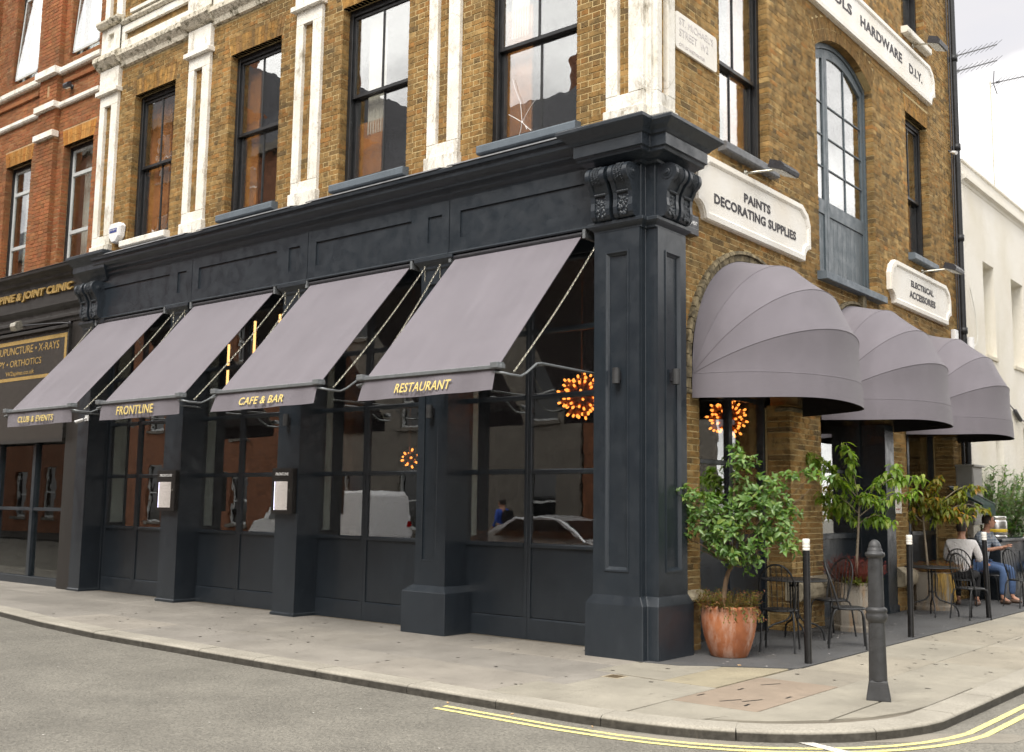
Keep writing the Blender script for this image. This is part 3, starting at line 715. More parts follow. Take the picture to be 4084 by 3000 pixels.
# moulded hoods round the three arched bays, cut stone by stone
for c, j0, j1, r in ARCH:
    hd = MB(FB); n = 34
    for i in range(n):
        a0, a1 = PI * i / n + .004, PI * (i + 1) / n - .004; jj = random.uniform(-.006, .006)
        q = lambda r_, a, o: (c + r_ * math.cos(a), o, SP + r_ * math.sin(a))
        for (ra, rb, oo) in ((r - .002, r + .075, .028 + jj), (r + .082, r + .125, .055 + jj / 2)):
            hd.rings([[q(ra, a0, -.05), q(ra, a1, -.05), q(rb, a1, -.05), q(rb, a0, -.05)], [q(ra, a0, oo), q(ra, a1, oo), q(rb, a1, oo * .8), q(rb, a0, oo * .8)]])
    for u0_, u1_ in ((c - r - .125, c - r + .002), (c + r - .002, c + r + .125)):
        for z in (SI + .002, SI + .124): hd.box(u0_, u1_, -.05, .03 + random.uniform(-.006, .006), z, z + .116)
    hd.build('arch_hood', M['hood'], pub, kind='stuff')
for u0, u1 in ((.60, 1.10), (3.46, 4.55), (7.27, 7.99), (10.40, 11.0)):
    MB(FB).box(u0, u1, -.2, .03, 2.90, 2.955).build('impost', M['hood'], pub, bevel=.01)
    if u0 > 2: 
        s = MB(FB); s.rings([[(u, -.1, .40), (u, .12, .40), (u, .15, .46), (u, .15, .60), (u, .03, .70), (u, -.1, .70)] for u in (u0 + .02, u1 - .02)]); s.build('pier_stone', M['stone'], pub, bevel=.03)
s = MB(FB); s.rings([[(u, -.1, .55), (u, .10, .55), (u, .12, .60), (u, .03, .68), (u, -.1, .68)] for u in (.62, 1.04)]); s.build('pier_stone', M['stone'], pub, bevel=.02)
MB(FB).box(6.02, 6.16, -.05, .08, 4.60, 4.98).build('keystone', M['hood'], pub, bevel=.01)

wB = sash_window(FB, pub, *BW[0], 7.30, 'lead', [(2.35, 2.92, 6.15, 7.3, 'wood'), (2.5, 2.95, 7.3, 8.8, 'wood')])
sash_window(FB, pub, *BW[1], 7.15, 'sill_blue', [(8.5, 9.5, 6.1, 7.15, 'wood')])
sash_window(FB, pub, *BW[2], 11.2, 'stucco')
for h in BW[3:]: sash_window(FB, pub, *h, 11.6, None)

# loading door: two leaves, each three glazed rows over tongued boards
dr = MB(FB); o0 = -.12
def arc_pts(a, b, off, n=14): return [(a + (b - a) * i / n, DR(a + (b - a) * i / n) - off) for i in range(n + 1)]
dr.box(DO[0], DO[0] + .07, o0 - .1, o0, DO[2], DR(DO[0]) + .06); dr.box(DO[1] - .07, DO[1], o0 - .1, o0, DO[2], DR(DO[1]) + .06)
p = arc_pts(DO[0], DO[1], 0); q_ = arc_pts(DO[0], DO[1], .09)
dr.prism(p + q_[::-1], o0 - .1, o0 + .002, lambda a, b, o: (a, o, b))
door = dr.build('loading_door', M['door_blue'], pub, bevel=.004)
for a, b in ((DO[0] + .075, 5.235), (5.245, DO[1] - .075)):
    lf = MB(FB); o = o0 - .02; st = .085
    lf.box(a, a + st, o - .05, o, DO[2], DR(a + .04) - .10); lf.box(b - st, b, o - .05, o, DO[2], DR(b - .04) - .10)
    a1, b1 = a + st, b - st
    pt = arc_pts(a1, b1, .10); pb = arc_pts(a1, b1, .24)
    lf.prism(pt + pb[::-1], o - .05, o, lambda x, z, oo: (x, oo, z))
    lf.box(a1, b1, o - .05, o, 6.00, 6.22)
    lf.box(a1, b1, o - .05, o, DO[2], DO[2] + .12)
    for z in (6.74, 7.24, 7.75): lf.box(a1, b1, o - .04, o - .006, z - .012, z + .012)
    nb = 2
    mid = (a1 + b1) / 2 if b - a > 1 else a1 + .16
    lf.box(mid - .012, mid + .012, o - .04, o - .006, 6.22, DR(mid) - .24)
    leafo = lf.build('door_leaf', M['door_blue'], door, bevel=.003)
    for x0, x1 in ((a1, mid - .012), (mid + .012, b1)):
        for z0, z1 in ((6.22, 6.728), (6.752, 7.228), (7.252, 7.738), (7.762, None)):
            if z1: pane(FB, door, x0, x1, z0, z1, o - .025)
            else:
                pts = [(x0, z0), (x1, z0)] + [(x0 + (x1 - x0) * t, DR(x0 + (x1 - x0) * t) - .235) for t in (1, .75, .5, .25, 0)]
                MB(FB).prism(pts, o - .028, o - .022, lambda x, z, oo: (x, oo, z)).build('pane', M['old_glass'], door)
    k = 4 if b - a < 1 else 8
    for i in range(k):
        x0, x1 = a1 + (b1 - a1) * i / k, a1 + (b1 - a1) * (i + 1) / k
        MB(FB).box(x0 + .004, x1 - .004, o - .04, o - .018, DO[2] + .12, 6.0).build('board', M['door_blue'], door, bevel=.003)
MB(FB).box(5.9, 6.7, -.75, -.72, 6.2, 6.9).build('curtain', plain('red_patterned_curtain', (.22, .04, .06), .9, var=.6, scale=20), door)
s = MB(FB); s.rings([[(u, -.2, 4.88), (u, .14, 4.88), (u, .14, 4.99), (u, -.2, 5.03)] for u in (4.50, 6.90)]); s.build('sill', M['sill_blue'], door, bevel=.008)

# dark rooms behind the glass: one shell per storey
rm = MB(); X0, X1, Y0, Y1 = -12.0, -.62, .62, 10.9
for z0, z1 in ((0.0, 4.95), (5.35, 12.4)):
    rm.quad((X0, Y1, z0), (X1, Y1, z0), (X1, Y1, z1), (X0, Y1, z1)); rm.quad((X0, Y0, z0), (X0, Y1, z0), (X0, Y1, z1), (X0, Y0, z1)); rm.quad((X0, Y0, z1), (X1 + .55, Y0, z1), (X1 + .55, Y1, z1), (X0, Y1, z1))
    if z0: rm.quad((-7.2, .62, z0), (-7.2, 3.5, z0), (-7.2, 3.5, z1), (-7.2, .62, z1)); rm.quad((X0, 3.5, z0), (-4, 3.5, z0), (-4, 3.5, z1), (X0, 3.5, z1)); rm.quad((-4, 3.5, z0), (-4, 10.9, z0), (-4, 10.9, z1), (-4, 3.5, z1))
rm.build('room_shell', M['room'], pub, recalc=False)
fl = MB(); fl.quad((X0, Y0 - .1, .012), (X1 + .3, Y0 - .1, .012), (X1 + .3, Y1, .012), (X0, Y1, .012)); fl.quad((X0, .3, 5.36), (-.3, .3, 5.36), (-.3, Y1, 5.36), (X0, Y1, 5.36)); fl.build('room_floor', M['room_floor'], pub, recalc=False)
for x, y in ((-3.2, 5.0), (-6.4, 4.2), (-9.6, 4.4), (-3.0, 8.2)):
    MB().box(x - .13, x + .13, y - .13, y + .13, .012, 4.9).build('wooden_post', M['wood'], pub, bevel=.01)
MB().box(-9.5, -1.8, 6.4, 7.1, .012, 1.1).build('bar_counter', M['wood'], pub)
MB().box(-11.9, -.05, .05, YE, ZT - .02, ZT + .25).build('roof', M['slate'], pub)  # unseen lid, added to block light from above
# ================================================================ charcoal shopfront (parts of the pub)
# long cornice
m = MB(FA); prof = [(-.05, 5.50), (.05, 5.50), (.06, 5.53), (.10, 5.56), (.105, 5.60), (.16, 5.63), (.165, 5.665), (.20, 5.69), (.235, 5.73), (.24, 5.79), (.275, 5.80), (.28, 5.845), (.24, 5.865), (.0, 5.93), (-.05, 5.93)]
m.prism(prof, -11.45, -.78, lambda o, z, u: (u, o, z)); m.build('cornice', M['paint_worn'], pub, bevel=.003)
m = MB(FA)
for i, (a, b) in enumerate(((-11.2, -8.6), (-8.25, -5.95), (-5.6, -3.0), (-2.85, -.95))):
    m.rings([[(x, .0, 5.945 + .004 * i), (x, .1, 5.915), (x, .262, 5.872), (x, .285, 5.85), (x, .291, 5.855), (x, .268, 5.88), (x, .1, 5.925), (x, .0, 5.955)] for x in np.linspace(a, b, 9)])
m.build('lead_flashing', M['lead'], pub, kind='stuff')
# fascia with sunk panels
panels = [(-11.37, -9.30, 4.98, 5.33), (-8.48, -6.50, 4.98, 5.33), (-5.61, -3.68, 4.98, 5.33), (-2.81, -.87, 4.98, 5.33), (-9.07, -8.82, 4.98, 5.33), (-6.22, -5.97, 4.98, 5.33), (-3.38, -3.13, 4.98, 5.33)]
joints = [-11.45, -8.655, -5.785, -2.995, -.62]
for i in range(4):
    m = MB(FA); a, b = joints[i] + .006, joints[i + 1] - .006
    hs = [h for h in panels if a < h[0] < b]
    wallgrid(m, a, b, 4.79, 5.50, .05, hs, .022)
    for h in hs: m.quad((h[0], .028, h[2]), (h[1], .028, h[2]), (h[1], .028, h[3]), (h[0], .028, h[3]))
    for x in (a, b): m.quad((x, .05, 4.79), (x, .0, 4.79), (x, .0, 5.5), (x, .05, 5.5))
    m.quad((a, .05, 4.79), (b, .05, 4.79), (b, -.3, 4.79), (a, -.3, 4.79))
    m.build('fascia', M['paint'], pub, recalc=False)
    m = MB(FA); m.rings([[(x, .03, 4.77), (x, .075, 4.77), (x, .085, 4.785), (x, .055, 4.81), (x, .03, 4.81)] for x in (a, b)]); m.build('fascia_moulding', M['paint'], pub)
MB(FA).box(-11.5, -.5, -.45, .02, 4.80, 5.35).build('fascia_backing', M['paint'], pub)

# piers between the bays
def ring_rect(x0, x1, o0, o1, z): return [(x0, o0, z), (x1, o0, z), (x1, o1, z), (x0, o1, z)]
def pier(x0, x1, base, panel):
    m = MB(FA); zb = 4.70
    if panel:
        wallgrid(m, x0, x1, 0.0, zb, .02, [(x0 + .10, x1 - .16, .88, 4.45)], .022)
        m.quad((x0 + .10, -.002, .88), (x1 - .16, -.002, .88), (x1 - .16, -.002, 4.45), (x0 + .10, -.002, 4.45))
    else: m.quad((x0, .02, 0), (x1, .02, 0), (x1, .02, zb), (x0, .02, zb))
    for x in (x0, x1): m.quad((x, .02, 0), (x, -.46, 0), (x, -.46, zb), (x, .02, zb))
    p_ = m.build('pier', M['paint'], pub, recalc=False)
    if panel:
        t = MB(FA); a, b = x0 + .10, x1 - .16
        for q in ((a, a + .016, .88, 4.45), (b - .016, b, .88, 4.45), (a + .016, b - .016, .88, .90), (a + .016, b - .016, 4.43, 4.45)): t.box(q[0], q[1], -.004, .026, q[2], q[3])
        t.build('panel_moulding', M['paint'], p_, bevel=.004)
    c_ = MB(FA); c_.rings([ring_rect(x0 - d, x1 + d, -.3, .02 + d, z) for d, z in ((.004, 4.62), (.02, 4.64), (.02, 4.67), (.055, 4.71), (.075, 4.735), (.075, 4.775), (.03, 4.789))]); c_.build('pier_cap', M['paint_worn'], p_, bevel=.003)
    if base:
        c_ = MB(FA); c_.rings([ring_rect(x0 - d, x1 + d, -.42, .02 + d, z) for d, z in ((.115, 0), (.115, .51), (.02, .585))]); c_.build('pier_base', M['paint_worn'], p_, bevel=.006)
    else:
        c_ = MB(FA); c_.rings([ring_rect(x0 - d, x1 + d, -.44, .02 + d, z) for d, z in ((.018, 0), (.018, .035), (.004, .05))]); c_.build('pier_base', M['paint'], p_)
    return p_
pier(-3.50, -2.98, True, True)
pier(-6.33, -5.84, False, False)
pier(-9.24, -8.76, False, False)
pier(-12.00, -11.64, False, False)

# the great corner pier: two slabs meeting in a notch
def plan(a, b, n, z):
    """a: growth of the faces, b: growth of the ends, n: growth towards the notch"""
    return [(-.60 - b, .40, z), (-.60 - b, -.19 - a, z), (-.005 + n, -.19 - a, z), (-.005 + n, -.10 - n, z), (.12 + a, -.10 - n, z), (.12 + a, .50 + b, z), (-.12, .50 + b, z), (-.12, .40, z)]
def stack(name, levels, mat, par=pub, bevel=.004):
    return MB().rings([plan(*l) for l in levels]).build(name, M[mat], par, bevel=bevel)
cp = stack('corner_pier', [(0, 0, 0, .55), (0, 0, 0, 5.40)], 'paint')
stack('pier_base', [(.06, .09, .055, 0), (.06, .09, .055, .56), (.038, .01, .01, .66)], 'paint_worn', cp, .008)
stack('necking', [(.005, .005, .005, 4.64), (.02, .02, .02, 4.645), (.02, .02, .02, 4.67), (.055, .06, .05, 4.70), (.07, .075, .065, 4.72), (.07, .075, .065, 4.755), (.02, .02, .02, 4.775)], 'paint_worn', cp)
stack('corner_cornice', [(.01, .01, .01, 5.36), (.05, .03, .03, 5.362), (.06, .05, .05, 5.39), (.10, .08, .08, 5.405), (.16, .12, .12, 5.44), (.20, .14, .14, 5.455), (.21, .14, .14, 5.49), (.235, .16, .16, 5.50), (.235, .16, .16, 5.63),
      (.25, .18, .18, 5.635), (.27, .21, .19, 5.67), (.31, .26, .22, 5.71), (.35, .31, .24, 5.75), (.36, .33, .25, 5.765), (.36, .33, .25, 5.80), (.33, .30, .22, 5.82), (.02, .0, .0, 5.93)], 'paint_worn', cp, .003)
def sunk(F, u0, u1, z0, z1, o, par, d=.03):
    t = MB(F); w_ = .03
    for k, (e, oo) in enumerate(((0, .010), (.016, .004))):
        a, b, c, f = u0 + e, u1 - e, z0 + e, z1 - e; q = .016
        t.box(a, a + q, o - .01, o + oo, c, f); t.box(b - q, b, o - .01, o + oo, c, f); t.box(a + q, b - q, o - .01, o + oo, c, c + q); t.box(a + q, b - q, o - .01, o + oo, f - q, f)
    t.build('panel_moulding', M['paint_worn'], par, bevel=.003)
def pier_face(F, u0, u1, o, pu0, pu1, par):
    """slab front with a deep sunk panel, laid over the pier core"""
    m = MB(F); wallgrid(m, u0, u1, .655, 4.64, o + .034, [(pu0, pu1, .92, 4.40)], .03)
    m.quad((pu0, o + .004, .92), (pu1, o + .004, .92), (pu1, o + .004, 4.40), (pu0, o + .004, 4.40))
    for x in (u0, u1): m.quad((x, o + .034, .655), (x, o - .01, .655), (x, o - .01, 4.64), (x, o + .034, 4.64))
    m.build('pier_face', M['paint'], par, recalc=False)
    t = MB(F); 
    prof = [(0, .034), (.0, .044), (.018, .044), (.035, .022), (.05, .012), (.05, .004), (.0, .004)]
    pts = [(pu0, .92), (pu1, .92), (pu1, 4.40), (pu0, 4.40)]
    rings = []
    for i, (x, z) in enumerate(pts + pts[:1]):
        sx = 1 if x == pu0 else -1; sz = 1 if z == .92 else -1
        rings.append([(x + sx * (d - .012), o + h, z + sz * (d - .012)) for d, h in prof])
    t.rings(rings, False, False); t.build('panel_moulding', M['paint_worn'], par)
pier_face(FA, -.60, -.006, .19, -.44, -.15, cp)
pier_face(FB, -.099, .50, .12, .06, .37, cp)

# scroll brackets (consoles)
def console(F, u0, u1, o, par, z1=5.36, z0=4.765, out=.24):
    H = z1 - z0; rv = .135 * H / .6
    rv = .108 * H / .6; cz, co = z1 - rv - .005, o + out - rv
    m = MB(F); pr = []
    for i in range(15):                                          # big scroll, then an S down to a small foot scroll
        a = math.radians(95 - 160 * i / 14); pr.append((co + rv * math.cos(a), cz + rv * math.sin(a)))
    zz = pr[-1][1]
    pr += [(o + out * .60, z0 + H * .54), (o + out * .50, z0 + H * .46), (o + out * .47, z0 + H * .34), (o + out * .50, z0 + H * .20), (o + out * .46, z0 + H * .08), (o + out * .34, z0 + .006), (o + out * .2, z0), (o, z0), (o, z1)]
    w_ = u1 - u0
    m.prism(pr, u0 + .02, u1 - .02, lambda a, b, u: (u, a, b), smooth=False)
    c_ = m.build('console', M['paint_worn'], par, bevel=.008)
    e = MB(F)                                                    # raised side bands of the scroll
    for a, b in ((u0, u0 + .055), (u1 - .055, u1)):
        pr2 = [(x + (.016 if x > o + .02 else 0), z) for x, z in pr]
        e.prism(pr2, a, b, lambda p, q, u: (u, p, q)); e.build('scroll_band', M['paint_worn'], c_, bevel=.006); e = MB(F)
    for u, sg in ((u0, -1), (u1, 1)):                            # eyes of the scroll on both sides
        k = MB(F)
        for rr, hh in ((rv * .72, .006), (rv * .42, .016), (rv * .2, .03)):
            n = 14; rg = [[(u + sg * h2, co + rr * s2 * math.cos(2 * PI * i / n), cz + rr * s2 * math.sin(2 * PI * i / n)) for i in range(n)] for h2, s2 in ((-.004, 1), (hh * .8, 1), (hh, .8))]
            k.rings(rg)
        k.build('scroll_eye', M['paint_worn'], c_)
    g = MB(F); um = (u0 + u1) / 2; hw = w_ / 2 - .065              # carved beads and leaves down the middle
    for i in range(26):
        t = i / 25; a = math.radians(80 - 140 * t)
        for sd in (-1, 0, 1): g.ball((um + sd * hw * .6 + random.uniform(-.005, .005), co + (rv + .004) * math.cos(a), cz + (rv + .004) * math.sin(a)), random.uniform(.008, .014), 6, 4) if (i + sd) % 2 == 0 else None
    for i in range(46):
        t = random.random(); z = z0 + H * (.05 + .36 * t); g.ball((um + random.uniform(-1, 1) * (hw + .012), o + out * (.49 - .05 * abs(t - .4)), z), random.uniform(.012, .022), 6, 4, (1, .8, 1.3))
    for i in range(5): g.ball((um + (i - 2) * hw * .5, o + out * .53, z0 + H * .48), .026, 7, 5, (1, 1, .8))
    g.build('carving', M['paint_worn'], c_, kind='stuff')
    return c_
for a, b in ((-.585, -.335), (-.285, -.035)): console(FA, a, b, .19, cp)
for a, b in ((-.07, .18), (.235, .485)): console(FB, a, b, .12, cp)
# end bracket block towards the clinic
eb = MB(FA); eb.rings([ring_rect(-11.96 - d, -11.30 + d, -.2, .02 + d, z) for d, z in ((.0, 4.70), (.05, 4.705), (.06, 4.77), (.0, 4.785), (.0, 5.44), (.05, 5.46), (.08, 5.52), (.14, 5.60), (.20, 5.66), (.20, 5.76), (.24, 5.82), (.30, 5.90), (.30, 5.95), (.26, 5.97), (.0, 6.02))])
eb = eb.build('end_block', M['paint_worn'], pub, bevel=.004)
for a, b in ((-11.93, -11.68), (-11.60, -11.34)): console(FA, a, b, .02, eb, 5.45, 4.79, .26)

# glazed folding doors of the four bays
OG = -.36
def bay(x0, x1, mid, n):
    fr = MB(FA)
    fr.box(x0, x0 + .07, OG - .1, OG + .03, 0, 4.70); fr.box(x1 - .07, x1, OG - .1, OG + .03, 0, 4.70); fr.box(x0 + .07, x1 - .07, OG - .1, OG + .03, 4.62, 4.80)
    f = fr.build('bay_frame', M['paint'], pub, bevel=.004)
    for k, (a, b) in enumerate(((x0 + .075, mid - .003), (mid + .003, x1 - .075))):
        d = MB(FA); st = .05
        d.box(a, a + st, OG - .05, OG, .0, 4.615); d.box(b - st, b, OG - .05, OG, .0, 4.615)
        d.box(a + st, b - st, OG - .05, OG - .001, 0, .235)
        for z, h in ((1.085, .06), (1.975, .065), (2.89, .065), (3.695, .065), (4.56, .055)):
            d.rings([[(u, OG - .05, z), (u, OG - .004, z), (u, OG + .012, z + .012), (u, OG + .012, z + h - .012), (u, OG - .004, z + h), (u, OG - .05, z + h)] for u in (a + st, b - st)])
        d.rings([[(u, OG - .04, .235), (u, OG - .001, .235), (u, OG - .0195, .255), (u, OG - .04, .255)] for u in (a + st, b - st)])
        MB(FA).box(a + st, b - st, OG - .04, OG - .02, .262, 1.085).build('panel', M['paint'], f)
        d.build('door_leaf', M['paint_worn'], f, bevel=.004)
        for z0, z1 in ((1.145, 1.98), (2.035, 2.895), (2.95, 3.70), (3.755, 4.56)): pane(FA, f, a + st - .004, b - st + .004, z0 - .004, z1 + .004, OG - .03, 'glass')
    MB().box(x0 + .075, x0 + .10, .47, .70, 1.2, 4.6).build('window_lining', M['jamb'], pub)
for i, (a, b, c) in enumerate(((-11.68, -9.22, -10.60), (-8.98, -6.40, -7.71), (-6.07, -3.60, -4.87), (-3.20, -.62, -1.985))): bay(a, b, c, i)
MB(FA).box(-12.0, -.6, -.5, -.30, -.05, .001).build('threshold', M['bed'], pub)

# side bays
OS = -.38
def side_bay(j0, j1, stiles, cill, muntins, solid=None):
    fr = MB(FB); fr.box(j0, j0 + .06, OS - .1, OS + .02, 0, 4.4); fr.box(j1 - .06, j1, OS - .1, OS + .02, 0, 4.4)
    for s_ in stiles: fr.box(s_ - .045, s_ + .045, OS - .08, OS + .015, 0, 4.5)
    f = fr.build('bay_frame', M['paint'], pub, bevel=.004)
    xs = [j0 + .06] + [q for s_ in stiles for q in (s_ - .045, s_ + .045)] + [j1 - .06]
    for a, b in zip(xs[::2], xs[1::2]):
        for q0, q1, z0_, z1_ in [(.06, .03, cill, cill + .08), (.05, -.001, .0, .22)] + [(.05, .004, z, z + .06) for z in muntins]:
            MB(FB).box(a, b, OS - q0, OS + q1, z0_, z1_).build('rail', M['paint'], f, bevel=.005)
        MB(FB).box(a, b, OS - .04, OS - .02, .22, cill).build('panel', M['paint'], f)
        zs = [cill + .08] + [q for z in muntins for q in (z, z + .06)] + [4.45]
        for z0, z1 in zip(zs[::2], zs[1::2]): pane(FB, f, a - .004, b + .004, z0 - .004, z1 + .004, OS - .03, 'glass')
side_bay(1.05, 3.50, [2.52], 1.18, [2.14, 3.0])
side_bay(4.50, 6.90, [], 1.16, [2.15, 3.0])
side_bay(7.95, 10.45, [9.1], 1.16, [2.15, 3.0])
m = MB(FB); m.box(6.90, 7.29, -.6, .03, 0, 2.95); m.box(6.88, 7.31, -.2, .05, 0, .12); m.build('door_post', M['paint'], pub, bevel=.006)

# ================================================================ awnings
def awning(i, x0, x1, words, tx, label, flare=0.0):
    xm = (x0 + x1) / 2
    t = thing('awning', label, 'awning', (xm, -.05, 4.70), 0, 'grey awnings over the main street front')
    hw = (x1 - x0) / 2; n, k = 22, 12; mv = lambda x, y, z: (x, y, z)
    def fabric(sgn):
        g = []
        for a in range(k + 1):
            s_ = a / k; row = []
            for b in range(n + 1):
                q = b / n; x = -hw + 2 * hw * q
                sag = -.028 * math.sin(PI * s_) * (0.4 + .6 * math.sin(PI * q)) + .007 * math.sin(q * 23 + i + s_) * s_ ** 2 + .005 * math.sin(q * 41 + 2 * i - s_ * 2) * s_
                row.append((x, -1.45 * s_ + sag * .7, -1.665 * s_ + sag * .7 - sgn))
            g.append(row)
        return g
    m = MB()
    for off in (0, .012):
        g = fabric(off); m.rings(g, False, False, closed=False, smooth=True)
    m.build('fabric', M['canvas'], t, recalc=False)
    v = MB(); rows = []
    for s_ in (0, .25, .5, .75, 1):
        rows.append([((-hw + 2 * hw * b / n) + flare * (-.05 if b < n / 2 else .02) * s_ * abs(b / n - .5) * 2, -1.50 - .02 * math.sin(b * .8 + i) * s_ - .06 * s_ * flare, -1.70 - .235 * s_ - .008 * math.sin(b / n * PI + 1) * s_) for b in range(n + 1)])
    v.rings(rows, False, False, closed=False, smooth=True); va_ = v.build('valance', M['canvas'], t, recalc=False)
    F = lambda u, o, z: (u, -1.512 - o - .06 * flare * (-1.70 - z) / .235, z)
    lettering(F, words, -hw + tx[0] * 2 * hw, -hw + tx[1] * 2 * hw, -1.70 - .185, -1.70 - .185 + tx[2], .018, M['gold'], va_, .003, .16, .012, 1.05)
    b = MB(); b.box(-hw - .10, hw + .10, -1.53, -1.46, -1.705, -1.665); b.box(hw - .03, hw + .07, -1.56, -1.44, -1.70, -1.640); b.box(-hw - .07, -hw + .03, -1.56, -1.44, -1.70, -1.640)
    b.build('front_bar', M['alu'], t, bevel=.004)
    r_ = MB(); r_.tube([(-hw - .02, .03, .03), (hw + .02, .03, .03)], .045, 12); r_.build('roller', M['dark_plastic'], t)
    br = MB()
    for x in (-hw - .06, hw + .06): br.box(x - .02, x + .02, -.03, .42, -.03, .08)
    br.build('roller_bracket', M['alu'], t)
    s_ = MB()
    for q in range(44): s_.ball((-hw + 2 * hw * (q + .5) / 44, -1.462, -1.657), .005, 4, 3)
    s_.build('stitching', M['white_plastic'], t, kind='stuff')
    for sd in (-1, 1):
        a = MB(); x = sd * (hw + .13)
        a.tube([(sd * (hw - .02), -1.50, -1.735), (x - sd * .02, -1.50, -1.755), (x, -1.42, -1.765), (x, -1.25, -1.765), (x, -1.15, -1.72), (x, -.98, -1.605), (x, -.90, -1.59), (x, .30, -1.60)], .014, 8); a.build('arm', M['alu'], t)
        c_ = MB(); p0 = Vector((sd * (hw + .27), .02, -.03)); p1 = Vector((sd * (hw + .13), -1.36, -1.73)); d = p1 - p0; L = d.length; d.normalize(); n_ = int(L / .034)
        e1 = d.cross(Vector((1, 0, 0))).normalized(); e2 = d.cross(e1)
        for q in range(n_):
            p = p0 + d * (L * (q + .5) / n_) + Vector((0, 0, -.05 * math.sin(PI * (q + .5) / n_)))
            c_.torus(p, .0085, .0034, d, e1 if q % 2 else e2, .012, 8, 4)
        for q in range(5): c_.torus(p0 + Vector((0, 0, -.03 - .034 * q)), .0085, .0034, (0, 0, 1), (1, 0, 0) if q % 2 else (0, 1, 0), .012, 8, 4)
        c_.build('chain', M['steel'], t, kind='stuff')
        h_ = MB(); h_.ball(tuple(p0), .02, 8, 5); h_.tube([tuple(p0), tuple(p0 + Vector((0, .05, 0)))], .012, 6); h_.build('hook', M['steel'], t)
    return t
awning(0, -11.45, -9.42, 'CLUB & EVENTS', (.20, .76, .098), 'grey canvas awning lettered CLUB & EVENTS, hung on chains beside the clinic board')
awning(1, -8.56, -6.55, 'FRONTLINE', (.235, .71, .125), 'grey canvas awning lettered FRONTLINE, hung on chains')
awning(2, -5.70, -3.70, 'CAFE & BAR', (.28, .72, .098), 'grey canvas awning lettered CAFE & BAR, hung on chains', .8)
awning(3, -2.89, -.91, 'RESTAURANT', (.285, .71, .105), 'grey canvas awning lettered RESTAURANT, next to the big corner pier', .8)

RIBS = ((0, 1.27), (25, 1.37), (48, 1.47), (70, 1.54), (90, 1.57))
def dome(yc, a, k, label):
    t = thing('dome_awning', label, 'awning', (0, yc, 3.13), 0, 'rounded hood awnings along the side street')
    n = 36; rows = []
    def rib(deg, b, off=0.0):
        th = math.radians(deg); r = []
        for i in range(n + 1):
            ph = PI * i / n; s_ = math.sin(ph) ** .88; q = (b * k + off) * s_
            r.append((.03 + q * math.cos(th), -(a + off) * math.cos(ph), q * math.sin(th)))
        return r
    m = MB()
    for (d0, b0), (d1, b1) in zip(RIBS[:-1], RIBS[1:]):
        r0, r1 = rib(d0, b0), rib(d1, b1); sub = []
        for s_ in (0, .25, .5, .75, 1):
            sub.append([tuple(Vector(p) * (1 - s_) + Vector(q) * s_ - Vector((.012, 0, .006)) * math.sin(PI * s_)) for p, q in zip(r0, r1)])
        m.rings(sub, False, False, closed=False, smooth=True)
    m.build('fabric', M['canvas'], t, recalc=False)
    m = MB(); m.rings([[tuple(Vector((.03, 0, 0)) + (Vector(p) - Vector((.03, 0, 0))) * .985) for p in rib(d, b)] for d, b in RIBS], False, False, closed=False, smooth=True); m.build('inner_shade', M['inner_shade'], t, recalc=False)  # dark inner skin, added to paint the hood's underside as shaded
    for d, b in RIBS[:-1]:
        s_ = MB(); s_.tube(rib(d, b, .001), .004, 5); s_.build('seam', M['canvas'], t)
    r0 = rib(0, RIBS[0][1], .004); v = MB(); rows = []
    for s_ in (0, .33, .66, 1): rows.append([(p[0] * (1 + .012 * s_), p[1] * (1 + .004 * s_), -.005 - .275 * s_ - .012 * math.sin(i * .35) * s_) for i, p in enumerate(r0)])
    v.rings(rows, False, False, closed=False, smooth=True); v.build('valance', M['canvas'], t, recalc=False)
    v = MB(); v.rings([[(p[0] * .985, p[1] * .99, p[2]) for p in r] for r in rows], False, False, closed=False, smooth=True); v.build('valance_inner_shade', M['inner_shade'], t, recalc=False)  # the same painted shade behind the valance
    f = MB(); f.tube(rib(0, RIBS[0][1], -.02), .013, 6); f.tube([(.03, -a, 0), (.03, a, 0)], .013, 6); f.build('hoop_frame', M['alu'], t)
    return t
dome(2.35, 1.50, 1.0, 'mauve grey rounded hood awning over the bay beside the corner pier, above the potted shrub')
dome(5.90, 1.42, .99, 'mauve grey rounded hood awning under the loading door')
dome(9.25, 1.36, .99, 'mauve grey rounded hood awning under the ELECTRICAL ACCESSORIES board')
# ================================================================ red brick clinic building next door
cl = thing('red_brick_building', 'red brick building with a dark clinic shopfront and white stone bands', 'building', (0, 0, 0))
CX0, CX1 = -22.0, -11.905
CW = [(-13.22, -12.12, 6.0, 8.36), (-15.55, -14.48, 6.0, 8.36), (-18.3, -17.2, 6.0, 8.36), (-20.6, -19.5, 6.0, 8.36)]
CU = [(a, b, 10.12, ZT) for a, b, c, d in CW]
core = MB(FA); wallgrid(core, CX0, CX1, 5.3, ZT, -.0045, CW + CU, .30); core.quad((CX0, .0, 0), (CX0, -9, 0), (CX0, -9, ZT), (CX0, .0, ZT)); core.build('wall', M['red_mortar'], cl, recalc=False)
CP = [(-14.13, -13.45), (-16.9, -16.25), (-19.2, -18.6)]
shp = [('r', a + .006, b - .006, c, d) for a, b, c, d in CW + CU] + [('t', a - .02, b + .02, 8.36, 8.68, .2) for a, b, c, d in CW] + [('r', CX0, CX1, 9.15, 9.28), ('r', CX0, CX1, 9.83, 9.98)]
shp += [('r', a - .003, b + .003, 5, ZT) for a, b in CP]
tiles = []
lay_bricks(FA, 'C', cl, M['red_brick'], RED, RED_W, [(CX0, CX1 - .004, 5.85, ZT)], shp, tiles, lambda *k: 0)
